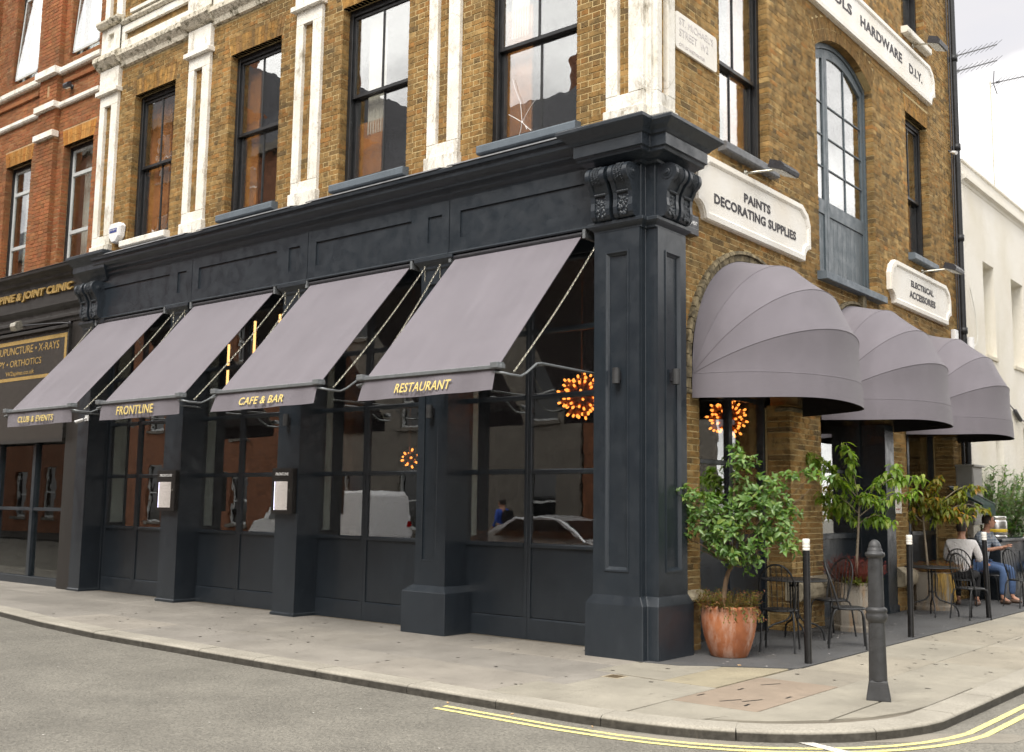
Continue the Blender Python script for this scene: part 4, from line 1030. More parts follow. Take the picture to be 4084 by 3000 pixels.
tiles = []; shp2 = [('r', -30, 0, 8.57, 8.70), ('r', -30, 0, 9.15, 9.28), ('r', -30, 0, 9.83, 9.98)] + [('r', (a + b) / 2 - .05, (a + b) / 2 + .05, 9.42, 9.68) for a, b in CP]
lay_bricks(FA, 'C', cl, M['red_brick'], RED, RED_W, [(a, b, 5.85, ZT, .10) for a, b in CP], shp2, tiles, lambda *k: 0)
m = MB(FA)
for a, b in CP:
    m.box(a + .005, b - .005, -.02, .092, 5.85, ZT)
m.build('pilaster_core', M['red_mortar'], cl, kind='stuff')
va = MB(FA)
for a, b, c, d in CW: fan(va, a - .01, b + .01, 8.36, .30, .2, .004, [(.50, .20, .035), (.45, .16, .03), (.52, .24, .06)])
va.build('brick_arches', M['red_brick'], cl, kind='stuff')
for z0, z1, o in ((9.16, 9.27, .07), (9.84, 9.97, .09)):
    m = MB(FA); m.prism([(-.05, z0), (o - .02, z0), (o, z0 + .03), (o, z1 - .02), (-.05, z1)], CX0, CX1 - .05, lambda o_, z, u: (u, o_, z)); m.build('stone_band', M['stucco'], cl)
    for a, b in CP: MB(FA).box(a - .05, b + .05, .02, o + .11, z0 - .006, z1 + .006).build('band_break', M['stucco'], cl, bevel=.006)
for a, b in CP: MB(FA).box(a - .03, b + .04, .02, .17, 8.575, 8.695).build('pilaster_cap', M['stucco'], cl, bevel=.006)
# sunk panels between the bands: a projecting brick border
m = MB(FA)
for a, b in ((-13.3, -12.05), (-16.1, -14.3)):
    for q in ((a, b, 9.62, 9.70), ): m.box(q[0], q[1], -.01, .045, q[2], q[3], RED[1])
m.build('brick_border', M['red_brick'], cl, kind='stuff')
def casement(u0, u1, z0, z1, par, tilt=False, blind=True):
    fo = -.14; f = MB(FA); f.box(u0, u0 + .06, fo - .12, fo, z0, z1); f.box(u1 - .06, u1, fo - .12, fo, z0, z1); f.box(u0 + .06, u1 - .06, fo - .12, fo, z1 - .07, z1)
    win = f.build('window', M['black_frame'], par)
    a, b = u0 + .06, u1 - .06; s = MB(FA); o = fo - .03
    tr = (z1 - .60, z0 + .62) if not tilt else (z1 - .55,)
    s.box(a, a + .05, o - .04, o, z0, z1 - .07); s.box(b - .05, b, o - .04, o, z0, z1 - .07); s.box(a + .05, b - .05, o - .04, o, z1 - .12, z1 - .07); s.box(a + .05, b - .05, o - .04, o, z0, z0 + .07)
    for z in tr: s.box(a + .05, b - .05, o - .04, o + .008, z, z + .07)
    s.build('sash', M['pale_frame'], win, bevel=.003)
    zs = sorted([z0 + .06, z1 - .11] + [q for z in tr for q in (z + .005, z + .065)])
    for p, q in zip(zs[::2], zs[1::2]): pane(FA, win, a + .045, b - .045, p, q, o - .02)
    if blind:
        MB(FA).box(a + .03, b - .03, fo - .30, fo - .28, z0, z1).build('blind', M['blind'], win)
    if tilt:
        l = MB(FA); p = lambda u, z: (u, o + .02 + (z1 - .55 - z) * .07, z)
        for (x0, x1, y0, y1) in ((a, a + .05, z0 + .1, z1 - .55), (b - .05, b, z0 + .1, z1 - .55), (a, b, z0 + .1, z0 + .15), (a, b, z1 - .6, z1 - .55)):
            l.rings([[p(x0, y0), p(x1, y0), p(x1, y1), p(x0, y1)], [(u, oo - .03, z) for u, oo, z in (p(x0, y0), p(x1, y0), p(x1, y1), p(x0, y1))]])
        l.build('opened_light', M['pale_frame'], win)
        g = MB(FA); q = [p(a + .05, z0 + .15), p(b - .05, z0 + .15), p(b - .05, z1 - .6), p(a + .05, z1 - .6)]
        g.rings([q, [(u, oo - .005, z) for u, oo, z in q]]); g.build('pane', M['old_glass'], win)
for h in CW[:2]: casement(*h, cl)
for h in CW[2:]: casement(*h, cl)
for h in CU: casement(h[0], h[1], h[2], ZT, cl, tilt=True, blind=False)
m = MB(); m.quad((CX0, .9, 5.3), (CX1, .9, 5.3), (CX1, .9, ZT), (CX0, .9, ZT)); m.quad((CX0, 4, 0), (CX1, 4, 0), (CX1, 4, 5.2), (CX0, 4, 5.2)); m.quad((CX0, .3, 0), (CX0, 4, 0), (CX0, 4, 5.2), (CX0, .3, 5.2)); m.quad((CX1, .6, 0), (CX1, 4, 0), (CX1, 4, 5.2), (CX1, .6, 5.2)); m.quad((CX0, .2, .01), (CX1, .2, .01), (CX1, 4, .01), (CX0, 4, .01)); m.quad((CX0, .0, 5.2), (CX1, .0, 5.2), (CX1, 4, 5.2), (CX0, 4, 5.2)); m.build('room_shell', M['room'], cl, recalc=False)
MB().box(CX0, CX1, .05, 9, ZT - .02, ZT + .25).build('roof', M['slate'], cl)
# clinic shopfront
m = MB(FA); m.prism([(-.05, 5.66), (.05, 5.66), (.07, 5.70), (.12, 5.73), (.13, 5.78), (.20, 5.82), (.26, 5.85), (.27, 5.90), (.20, 5.93), (0, 5.99), (-.05, 5.99)], CX0, -12.25, lambda o, z, u: (u, o, z)); m.build('cornice', M['clinic_paint'], cl, bevel=.003)
m = MB(FA)
for i in range(6):
    a = -12.3 - 1.2 * i; m.rings([[(x, .0, 6.0), (x, .2, 5.938), (x, .275, 5.905), (x, .285, 5.912), (x, .2, 5.952), (x, 0, 6.012)] for x in (a - 1.19, a - .6, a)])
m.build('lead_flashing', M['lead'], cl, kind='stuff')
MB(FA).box(CX0, -12.05, -.3, .06, 5.24, 5.66).build('fascia', M['clinic_paint'], cl)
m = MB(FA); m.prism([(-.1, 4.86), (.02, 4.86), (.03, 4.92), (.07, 4.95), (.07, 5.0), (.04, 5.03), (.04, 5.10), (.10, 5.15), (.13, 5.20), (.13, 5.24), (-.1, 5.24)], CX0, -12.05, lambda o, z, u: (u, o, z)); m.build('fascia_moulding', M['clinic_paint'], cl, bevel=.003)
MB(FA).box(-12.46, -12.02, -.4, .0, 0.0, 4.86).build('pier', M['clinic_paint'], cl, bevel=.004)
MB(FA).box(CX0, -12.46, -.4, -.08, 2.66, 4.86).build('shopfront_panel', M['clinic_paint'], cl)
lettering(FA, 'SPINE & JOINT CLINIC', -15.36, -12.38, 5.395, 5.595, .058, M['gold_dull'], cl, .04, .12, .032, 1.02)
fr = MB(FA); oc = -.2
for x in (-12.46, -13.86, -15.3, -16.8, -18.3, -19.8, -21.3): fr.box(x - .09, x + .02, oc - .1, oc + .03, 0.1, 2.66)
fr.box(CX0, -12.55, oc - .1, oc + .05, 0, .14); fr.box(CX0, -12.55, oc - .08, oc + .02, 1.37, 1.43)
fr = fr.build('shop_window', M['paint'], cl, bevel=.004)
for i, (a, b) in enumerate(((-13.84, -12.55), (-15.28, -13.95), (-16.78, -15.39), (-18.28, -16.89), (-19.78, -18.39), (-21.28, -19.89))):
    for c, d in ((.14, 1.37), (1.43, 2.66)): pane(FA, fr, a, b, c, d, oc - .03, 'clinic_glass')
MB(FA).box(-13.9, -12.6, -3.2, -3.1, .1, 2.2).build('room_panel', M['wood'], cl)

bd = thing('clinic_board', 'dark brown signboard with gold border and ACUPUNCTURE X-RAYS lettering beside the awning', 'sign', (0, 0, 0))
BX0 = -18.2
MB(FA).box(BX0, -12.47, -.02, .035, 2.68, 4.74).build('board', M['board'], bd, bevel=.006)
MB(FA).box(BX0, -12.45, -.02, .10, 4.74, 4.80).build('board_top', M['clinic_paint'], bd, bevel=.006)
MB(FA).box(BX0, -12.47, -.02, .055, 2.64, 2.70).build('board_foot', M['clinic_paint'], bd)
MB(FA).box(-12.50, -12.455, -.02, .06, 2.70, 4.74).build('board_edge', M['clinic_paint'], bd)
b_ = MB(FA)
for q in ((BX0 + .1, -12.55, 4.58, 4.655), (BX0 + .1, -12.55, 3.865, 3.93), (-12.63, -12.55, 3.93, 4.58), (BX0 + .1, BX0 + .18, 3.93, 4.58)): b_.box(q[0], q[1], .03, .039, q[2], q[3])
b_.build('border', M['gold_dull'], bd)
lettering(FA, 'ACUPUNCTURE \u2022 X-RAYS', -15.48, -12.83, 4.385, 4.535, .034, M['gold_dull'], bd, .004, 0, .007)
lettering(FA, 'PHYSIOTHERAPY \u2022 ORTHOTICS', -16.6, -13.47, 4.145, 4.275, .034, M['gold_dull'], bd, .004, 0, .007)
lettering(FA, 'W2spine.co.uk', -14.86, -13.72, 3.945, 4.06, .034, M['gold_dull'], bd, .004, 0, .005)

def box_lamp(name, label, cat, F, u, o, z, w_, d_, h_, ua, tilt, za, grp=None, mats=('dark_plastic', 'steel'), pl=(.05, .05)):
    """floodlight on an arm: wall plate at (ua, za), head at (u, o, z) tipped back towards the wall"""
    t = thing(name, label, cat, (0, 0, 0), 0, grp)
    c, s_ = math.cos(tilt), math.sin(tilt); h = MB(F)
    R = lambda a, b: (o + a * c - b * s_, z + a * s_ + b * c)
    pts = [(-d_ / 2, -h_ / 2), (d_ / 2, -h_ / 2), (d_ / 2, h_ * .1), (d_ * .2, h_ / 2), (-d_ / 2, h_ / 2)]
    h.rings([[(x, *R(*p)) for p in pts] for x in (u - w_ / 2, u + w_ / 2)]); hd = h.build('lamp_head', M[mats[0]], t, bevel=.008)
    g = MB(F); pts = [(-d_ / 2 + .02, -h_ / 2 - .012), (d_ / 2 - .02, -h_ / 2 - .012), (d_ / 2 - .02, -h_ / 2 + .002), (-d_ / 2 + .02, -h_ / 2 + .002)]
    g.rings([[(x, *R(*p)) for p in pts] for x in (u - w_ / 2 + .02, u + w_ / 2 - .02)]); g.build('lamp_lens', M['blind'], hd)
    a = MB(F); a.tube([(ua, -.02, za), (ua + (u - ua) * .1, .10, za), (u, o - d_ * .2, z + .0)], .016, 8); a.build('arm', M[mats[1]], t)
    p = MB(F); n = 12
    p.rings([[(ua + r * math.cos(2 * PI * k / n), oo, za + r * math.sin(2 * PI * k / n)) for k in range(n)] for r, oo in ((.05, -.02), (.05, .015), (.03, .03))]); p.build('wall_plate', M[mats[1]], t)
    return t
box_lamp('floodlight', 'dark metal floodlight on an arm over the PAINTS sign', 'lamp', FB, 2.46, .46, 5.90, .46, .22, .10, 2.28, -.35, 5.88, 'sign floodlights')
box_lamp('floodlight', 'dark floodlight on an arm over the ELECTRICAL ACCESSORIES sign', 'lamp', FB, 9.20, .50, 5.83, .44, .22, .10, 9.0, -.35, 5.80, 'sign floodlights')
box_lamp('floodlight', 'dark floodlight over the end of the HARDWARE D.I.Y. sign, beside the drainpipe', 'lamp', FB, 8.75, .5, 9.80, .44, .22, .12, 8.9, -.35, 9.95, 'sign floodlights')
box_lamp('spotlight', 'shiny chrome spotlight on a rod above the clinic board', 'lamp', FA, -13.55, .52, 4.80, .20, .16, .14, -12.55, -.5, 4.83, None, ('steel', 'dark_plastic'))
box_lamp('floodlight', 'small black lamp on the red brick between the white stone bands', 'lamp', FA, -13.02, .12, 9.50, .16, .10, .10, -13.04, -.3, 9.5, None, ('dark_plastic', 'dark_plastic'))
# ================================================================ painted sign boards on the side wall
def sign_outline(u0, u1, z0, z1, ins, cut_l='ogee', cut_r='ogee', cr_=.20):
    a, b, c, d = u0 + ins, u1 - ins, z0 + ins, z1 - ins; r = cr_ - ins * .3; pts = []
    def corner(cx, cz, a0, a1):
        return [(cx + r * math.cos(math.radians(a0 + (a1 - a0) * i / 6)), cz + r * math.sin(math.radians(a0 + (a1 - a0) * i / 6))) for i in range(7)]
    e = .05
    pts += [(a + r + e, c)] if False else []
    pts += [(b - r - e, c)] + corner(b, c, 180, 90)[0:] + [(b, c + r + e)]
    pts += [(b, d - r - e), (b - r * .35, d - r * .55), (b - r - e, d)]
    pts += [(a + r + e, d), (a + r * .35, d - r * .55), (a, d - r - e)]
    pts += [(a, c + r + e)] + corner(a, c, 90, 0) + [(a + r + e, c)]
    return pts
def wall_sign(label, u0, u1, z0, z1, lines, cr_=.2, F=FB):
    t = thing('painted_sign', label, 'sign', (0, 0, 0), 0, 'old shop signs on the side wall')
    o1 = sign_outline(u0, u1, z0, z1, 0, cr_=cr_); b = MB(F); b.prism(o1, -.02, .06, lambda x, z, o: (x, o, z)); bo = b.build('board', M['sign_worn'], t, bevel=.006)
    bd = MB(F); o2 = sign_outline(u0, u1, z0, z1, .075, cr_=cr_); o3 = sign_outline(u0, u1, z0, z1, .10, cr_=cr_); n = len(o2)
    rr = []
    for i in range(n + 1):
        p, q, s_ = o1[i % n], o2[i % n], o3[i % n]; p = (p[0] + (q[0] - p[0]) * .12, p[1] + (q[1] - p[1]) * .12)
        rr.append([(p[0], .055, p[1]), (p[0], .082, p[1]), (q[0], .086, q[1]), (s_[0], .066, s_[1]), (s_[0], .055, s_[1])])
    bd.rings(rr, False, False); bd.build('moulded_border', M['sign_worn'], t)
    for w_, a, c, d, e, bold in lines: lettering(F, w_, a, c, d, e, .061, M['ink'], t, .004, 0, bold, 1.04)
    return t
wall_sign('white board lettered PAINTS DECORATING SUPPLIES beside the corner pier', .92, 4.12, 5.02, 5.82, [('PAINTS', 2.13, 2.88, 5.455, 5.575, .030), ('DECORATING SUPPLIES', 1.35, 3.66, 5.26, 5.385, .030)], .2)
wall_sign('white board lettered ELECTRICAL ACCESSORIES near the drainpipe', 7.26, 10.37, 4.99, 5.73, [('ELECTRICAL', 8.26, 9.42, 5.40, 5.51, .030), ('ACCESSORIES', 8.17, 9.51, 5.20, 5.325, .030)], .2)
wall_sign('long white board lettered TOOLS HARDWARE D.I.Y. above the loading door', 1.2, 9.86, 9.04, 9.79, [('TOOLS', 4.55, 5.90, 9.355, 9.525, .026), ('HARDWARE', 6.26, 8.16, 9.335, 9.515, .026), ('D.I.Y.', 8.52, 9.20, 9.305, 9.475, .026)], .2)
st = thing('street_sign', "white enamel street nameplate faded, ST. MICHAEL'S STREET W2, high beside the corner pilaster", 'sign', (0, 0, 0))
r_ = .05; pts = []
for cx, cz, a0 in ((1.50 - r_, 6.955 + r_, -90), (1.50 - r_, 7.405 - r_, 0), (.50 + r_, 7.405 - r_, 90), (.50 + r_, 6.955 + r_, 180)):
    pts += [(cx + r_ * math.cos(math.radians(a0 + 15 * i)), cz + r_ * math.sin(math.radians(a0 + 15 * i))) for i in range(7)]
MB(FB).prism(pts, .005, .035, lambda a, b, o: (a, o, b)).build('plate', M['sign_white'], st, bevel=.004)
lettering(FB, "ST. MICHAEL'S", .585, 1.40, 7.265, 7.355, .036, M['faded_ink'], st, .002, 0, -.004)
lettering(FB, 'STREET  W2', .585, 1.28, 7.12, 7.215, .036, M['faded_ink'], st, .002, 0, -.004)
lettering(FB, 'CITY OF WESTMINSTER', .58, 1.19, 6.995, 7.035, .036, M['faded_ink'], st, .002)
sp = thing('agent_sign', 'small dark panel with white lettering tucked behind the corner brackets', 'sign', (0, 0, 0))
MB(FB).box(.30, .845, .02, .13, 4.73, 4.965).build('panel', M['dark_plastic'], sp, bevel=.004)
fr = MB(FB)
for q in ((.32, .825, 4.94, 4.946), (.32, .825, 4.80, 4.806), (.819, .825, 4.806, 4.94)): fr.box(q[0], q[1], .128, .132, q[2], q[3])
fr.build('border', M['alu'], sp)
lettering(FB, 'Cooper', .40, .815, 4.825, 4.915, .131, M['white_ink'], sp, .002, 0, .02)
nt_ = thing('wall_notice', 'white notice with red lines on the brick pier behind the door post', 'sign', (0, 0, 0))
MB(FB).box(7.33, 7.63, .0, .012, 1.55, 2.02).build('plate', M['sign_white'], nt_, bevel=.002)
lettering(FB, 'PRIVATE', 7.37, 7.55, 1.76, 1.79, .0125, M['red_ink'], nt_, .001)
lettering(FB, 'AREA', 7.40, 7.53, 1.70, 1.73, .0125, M['red_ink'], nt_, .001); lettering(FB, 'NO ENTRY', 7.37, 7.56, 1.60, 1.63, .0125, M['red_ink'], nt_, .001)

# lit menu cases on two of the piers
def menu(u0, u1, label):
    t = thing('menu_case', label, 'menu case', ((u0 + u1) / 2, -.02, 1.43), 0, 'menu cases on the piers'); w_ = (u1 - u0) / 2
    MB(FA).box(-w_, w_, .0, .085, 0, .65).build('case', M['menu_case'], t, bevel=.005)
    p = MB(FA); p.box(-w_ + .09, w_ - .10, .08, .088, .055, .46); p.build('menu_sheet', M['paper'], t)
    l_ = MB(FA)
    for i in range(14): l_.box(-w_ + .13, -w_ + .13 + random.uniform(.08, .2), .0882, .0888, .09 + i * .024, .094 + i * .024)
    l_.box(w_ - .18, w_ - .12, .0882, .0888, .425, .437); l_.build('print', M['faded_ink'], t)
    e = MB(FA)
    for i in range(22): e.ball((-w_ + .075, .088, .06 + i * .0185), .006, 5, 3)
    e.build('led_strip', emit('led_light', (.75, .72, 1.0), 2.5), t, kind='stuff')
    k = MB(FA); k.ball((w_ - .05, .09, .33), .012, 6, 4); k.build('lock', M['steel'], t)
    lettering(FA, 'FRONTLINE', -w_ + .09, w_ - .09, .545, .585, .086, M['white_ink'], t, .002, 0, .015)
menu(-9.27, -8.76, 'dark menu case with a lit sheet on the pier right of the FRONTLINE awning')
menu(-6.33, -5.87, 'dark menu case with a lit sheet on the pier right of the CAFE & BAR awning')

def wall_light(F, u, o, z, label):
    t = thing('wall_light', label, 'lamp', F(u, o, z), 0, 'up and down wall lights on the piers')
    m = MB(F); n = 14; pr = [(.043, -.085), (.043, .085), (.037, .085), (.037, .06)]
    m.rings([[(r * math.cos(2 * PI * i / n), .065 + r * math.sin(2 * PI * i / n), q) for i in range(n)] for r, q in [(.0005, -.06), (.037, -.06), (.037, -.085)] + pr + [(.0005, .06)]], True, True, smooth=False)
    m.build('lamp_tube', M['bollard'], t)
    MB(F).box(-.03, .03, -.005, .035, -.05, .05).build('wall_plate', M['dark_plastic'], t, bevel=.003)
wall_light(FA, -.285, .19, 3.015, 'grey cylinder wall light on the main street face of the corner pier')
wall_light(FB, .215, .125, 3.02, 'grey cylinder wall light on the side street face of the corner pier')
wall_light(FA, -3.26, .0, 2.77, 'grey cylinder wall light just under the RESTAURANT awning')
wall_light(FA, -6.09, .02, 2.77, 'grey cylinder wall light just under the CAFE & BAR awning')

al = thing('alarm_box', 'white alarm bell box with a blue label at the foot of a white pilaster', 'alarm', (-11.0, -.02, 6.27))
m = MB(FA); pts = [(-.20, .13), (-.13, .19), (.13, .19), (.20, .13), (.17, -.06), (.06, -.17), (-.06, -.17), (-.17, -.06)]
m.rings([[(x, 0, z) for x, z in pts], [(x, .08, z) for x, z in pts], [(x * .88, .11, z * .88) for x, z in pts]]); m.build('casing', M['white_plastic'], al, bevel=.008)
MB(FA).box(-.13, .10, .108, .114, .01, .085).build('label_plate', M['blue_ink'], al)
lettering(FA, 'SECURITY', -.11, .08, .045, .07, .1145, M['white_ink'], al, .001)
cc = thing('security_camera', 'white bullet security camera on the pier under the CLUB & EVENTS awning', 'camera', (-11.82, -.02, 2.98))
m = MB(); m.tube([(.08, -.05, .02), (-.0, -.16, -.03)], .03, 10); m.build('body', M['white_plastic'], cc); m = MB(); m.tube([(-.0, -.16, -.03), (-.007, -.17, -.034)], .026, 10); m.build('lens', M['dark_plastic'], cc)
m = MB(); m.tube([(.12, .0, .05), (.10, -.05, .03)], .018, 8); m.box(.06, .18, -.012, .0, .0, .10); m.build('bracket', M['white_plastic'], cc)

# drainpipe, cables and meters at the far end of the side wall
dp = thing('drainpipe', 'tall black iron drainpipe at the far end of the brick wall', 'pipe', (.1, 11.0, 0))
m = MB(); m.tube([(0, 0, 2.35), (0, 0, ZT)], .055, 12); m.build('pipe', M['iron'], dp)
for z in (3.2, 5.0, 6.8, 8.6, 10.4, 12.0):
    m = MB(); m.lathe([(.056, -.06), (.075, -.06), (.075, .06), (.056, .06)], (0, 0, z), 12); m.box(-.1, .0, -.09, .09, z - .02, z + .02); m.build('collar', M['iron'], dp)
m = MB(); m.tube([(-.02, -.16, 4.6), (-.02, -.16, 7.6), (-.02, -.12, ZT)], .018, 6); m.tube([(-.03, -.26, 4.2), (-.03, -.26, ZT)], .012, 6); m.build('cable', M['dark_plastic'], dp)
for y, z, nm in ((-.22, 8.45, 'white security camera on a bracket high beside the drainpipe'), ):
    t = thing('security_camera', nm, 'camera', (.06, 11.0 + y, z)); m = MB(); m.tube([(.0, 0, 0), (.12, -.1, -.06)], .035, 8); m.build('body', M['white_plastic'], t); m = MB(); m.tube([(-.06, 0, .05), (.0, 0, .0)], .015, 6); m.build('bracket', M['dark_plastic'], t)
jb = thing('junction_box', 'small white junction box on the wall by the drainpipe above the last hood awning', 'box', (.03, 10.62, 4.78)); MB().box(-.03, .06, -.09, .09, 0, .19).build('casing', M['white_plastic'], jb, bevel=.008); MB().box(-.03, .04, -.06, .06, -.5, -.02).build('conduit', M['dark_plastic'], jb)
jb = thing('junction_box', 'larger white tube box on the drainpipe', 'box', (.2, 11.05, 4.45)); m = MB(); m.tube([(0, 0, 0), (0, 0, .42)], .065, 10); m.build('casing', M['white_plastic'], jb); MB().box(-.1, .0, -.03, .03, .1, .16).build('bracket', M['white_plastic'], jb)
mb_ = thing('meter_cabinet', 'tall grey meter cabinet fixed to the end of the side wall', 'cabinet', (.0, 10.5, 1.35)); MB().box(.0, .30, .02, .62, 0, 1.06).build('cabinet', M['box_grey'], mb_, bevel=.01); MB().box(-.02, .34, -.02, .66, 1.06, 1.10).build('lid', M['box_grey'], mb_, bevel=.006); MB().box(.30, .306, .05, .59, .04, 1.02).build('door', M['box_grey'], mb_, bevel=.004)
m = MB(); m.tube([(.12, .15, 1.1), (.12, .15, 1.5), (.12, .22, 1.56), (.12, .5, 1.56), (.12, .56, 1.5), (.12, .56, 1.1)], .022, 8); m.tube([(.05, .30, 1.1), (.05, .30, 2.2)], .02, 8); m.build('pipe', M['dark_plastic'], mb_)

# ================================================================ white rendered building beyond
wb = thing('white_building', 'white rendered building with small deep windows beyond the brick wall', 'building', (0, 0, 0))
WH = [(12.42, 13.2, 4.72, 6.62), (14.5, 15.45, 4.72, 6.62), (16.7, 17.6, 4.72, 6.62), (18.8, 19.7, 4.72, 6.62), (12.87, 13.42, 1.4, 3.4), (15.0, 15.6, 1.4, 3.4), (17.2, 18.0, 1.4, 3.4), (19.2, 20.0, 1.4, 3.4), (21.2, 22.1, 4.72, 6.62), (23.4, 24.3, 4.72, 6.62)]
m = MB(FB); wallgrid(m, 11.16, 34, -.1, 7.95, .10, WH, .34); m.quad((11.16, .1, -.1), (11.16, -7, -.1), (11.16, -7, 8.4), (11.16, .1, 8.4)); m.build('wall', M['white_wall'], wb, recalc=False)
m = MB(FB); m.prism([(-.3, 7.95), (.11, 7.95), (.13, 8.0), (.20, 8.03), (.20, 8.09), (.12, 8.12), (.12, 8.36), (.15, 8.37), (.15, 8.42), (-.3, 8.44)], 11.16, 34, lambda o, z, u: (u, o, z)); m.build('cornice', M['white_wall'], wb)
MB(FB).box(11.16, 34, -7, -.05, 7.9, 8.3).build('roof', M['slate'], wb)
for a, b, c, d in WH:
    f = MB(FB); o = -.20; f.box(a, a + .06, o - .06, o, c, d); f.box(b - .06, b, o - .06, o, c, d); f.box(a, b, o - .06, o - .002, d - .08, d); f.box(a, b, o - .06, o - .002, c, c + .07); f.box(a, b, o - .05, o + .002, (c + d) / 2 - .03, (c + d) / 2 + .03)
    wi = f.build('window', M['cream_reveal'], wb); pane(FB, wi, a + .06, b - .06, c + .07, (c + d) / 2 - .03, o - .03); pane(FB, wi, a + .06, b - .06, (c + d) / 2 + .03, d - .08, o - .03)
    MB(FB).box(a - .03, b + .03, -.2, .13, c - .07, c - .004).build('sill', M['cream_reveal'], wi)
    MB(FB).box(a, b, -.6, -.55, c, d).build('blind', M['blind'], wi)
cb = thing('cable', 'black cable sagging across the white rendered wall', 'cable', (.12, 11.3, 4.4))
m = MB(); pts = [(.02, .1, .12), (.02, .5, -.05), (.02, .95, -.14), (.02, 1.15, -.16), (.02, 1.6, -.36), (.02, 2.0, -.45), (.02, 2.7, -.62), (.02, 3.3, -.8), (.02, 4.5, -1.0)]; m.tube(pts, .013, 6); m.build('wire', M['dark_plastic'], cb)
for y, z in ((1.05, -.16), (2.9, -.68)):
    m = MB(); m.tube([(.03, y, z), (.03, y + .42, z - .17)], .045, 8); m.build('splice', M['dark_plastic'], cb)
cb = thing('cable', 'thin pale cable looping down the white wall next to the drainpipe', 'cable', (.12, 11.3, 5.0)); m = MB(); m.tube([(.01, .1, .9), (.01, .35, .5), (.01, .5, .05), (.01, .42, -.15), (.01, .2, -.25)], .008, 6); m.build('wire', M['blind'], cb)

def antenna(label, p0, p1, n, mast=None):
    t = thing('tv_antenna', label, 'antenna', p0, 0, 'rooftop aerials'); p0, p1 = Vector((0, 0, 0)), Vector(p1) - Vector(p0)
    m = MB(); m.tube([tuple(p0), tuple(p1)], .018, 6); m.build('boom', M['iron'], t)
    d = p1.normalized(); e = d.cross(Vector((0, 0, 1))).normalized(); up = e.cross(d)
    r = MB()
    for i in range(n):
        p = p1 * (.12 + .88 * i / (n - 1)); r.tube([tuple(p - e * .17 - up * .1), tuple(p + e * .17 + up * .1)], .006, 4); r.ball(tuple(p), .022, 5, 4)
    r.build('directors', M['iron'], t, kind='stuff')
    q = MB()
    for s_ in (-1, 1): q.tube([tuple(p1 * .06), tuple(p1 * .10 + up * s_ * .32 + d * .05)], .012, 5)
    q.tube([tuple(p1 * .13), tuple(p1 * .19)], .035, 6); q.build('reflector', M['iron'], t)
    if mast: k = MB(); k.tube([(0, 0, .06), (.0, 0, -mast)], .022, 6); k.build('mast', M['steel'], t)
    return t
antenna('upper of the two rooftop aerials pointing out from behind the drainpipe', (-1.5, 16.0, 12.55), (-1.5, 20.5, 14.5), 9)
antenna('lower of the two rooftop aerials pointing out from behind the drainpipe', (-1.5, 16.1, 12.2), (-1.5, 20.45, 14.02), 9, 4.2)
antenna('rooftop aerial on its own thin mast over the white building', (-1.5, 19.74, 13.12), (-1.5, 24.6, 15.0), 9, 5.0)
# ================================================================ ground
KH = .085
kerb = [(-60, -1.0), (-30, -1.6), (-14, -2.10), (-9.65, -2.40), (-7.8, -2.66), (-6.2, -2.80), (-4.2, -2.84), (-2.5, -2.87), (-1.0, -2.89), (0.3, -2.90), (1.1, -2.90), (1.58, -2.86)]
cx, cy, rr = 1.46, -.95, 1.90
kerb += [(cx + rr * math.cos(a), cy + rr * math.sin(a)) for a in np.radians([-78, -70, -62, -54, -46, -38, -30, -22, -14, -6])] + [(3.36, -.3), (3.37, 1.3), (3.38, 4), (3.4, 10), (3.4, 60)]
def offset(path, d):
    out = []
    for i, p in enumerate(path):
        a = Vector(path[max(i - 1, 0)]); b = Vector(path[min(i + 1, len(path) - 1)]); t = (b - a).normalized(); n = Vector((t.y, -t.x))
        out.append((p[0] + n.x * d, p[1] + n.y * d))
    return out
def resample(path, step):
    pts = [Vector(p) for p in path]; out = [pts[0]]; acc = 0
    for a, b in zip(pts[:-1], pts[1:]):
        L = (b - a).length; n = max(1, int(L / step))
        for i in range(1, n + 1): out.append(a.lerp(b, i / n))
    return [tuple(p) for p in out]
road = MB(); road.quad((-150, -150, -KH), (150, -150, -KH), (150, 150, -KH), (-150, 150, -KH)); structure(road.build('road', M['asphalt'], recalc=False))
kin = offset(kerb, -.26)
pv = MB(); bed = [(x, y, -.018) for x, y in offset(kerb, -.05)]; n = len(bed)
pv.add(bed + [(-60, 30, -.018)], [tuple(range(n + 1))]); pv = structure(pv.build('pavement', M['bed'], recalc=False))
# paving slabs, each its own piece
def cut_to_kerb(x, y): return y
SLABC = [(.265, .247, .22), (.25, .233, .208), (.28, .26, .228), (.24, .224, .20), (.29, .266, .23)]
def slab(x0, x1, y0, y1, c=None, pts=None, nm='slab', mat='slab', z=0.0):
    pts = pts or [(x0, y0), (x1, y0), (x1, y1), (x0, y1)]; k = random.uniform(.92, 1.08); c = c or random.choice(SLABC); col = tuple(q * k for q in c)
    cxx = sum(p[0] for p in pts) / len(pts); cyy = sum(p[1] for p in pts) / len(pts); dz = random.uniform(-.0015, .0015) + z; tx, ty = random.uniform(-.001, .001), random.uniform(-.001, .001)
    g = .005; e = .011
    def ins(d): 
        out = []
        for p in pts: v = Vector((p[0] - cxx, p[1] - cyy)); out.append((p[0] - (d if v.x > 0 else -d), p[1] - (d if v.y > 0 else -d)))
        return out
    zz = lambda p: dz + (p[0] - cxx) * tx + (p[1] - cyy) * ty
    m = MB(); m.rings([[(p[0], p[1], -.03) for p in ins(g)], [(p[0], p[1], zz(p) - .005) for p in ins(g)], [(p[0], p[1], zz(p)) for p in ins(e)]], col=col)
    return m.build(nm, M[mat], pv)
kx = lambda x: float(np.interp(x, [p[0] for p in kin if p[0] < 1.7], [p[1] for p in kin if p[0] < 1.7]))
YT = .30
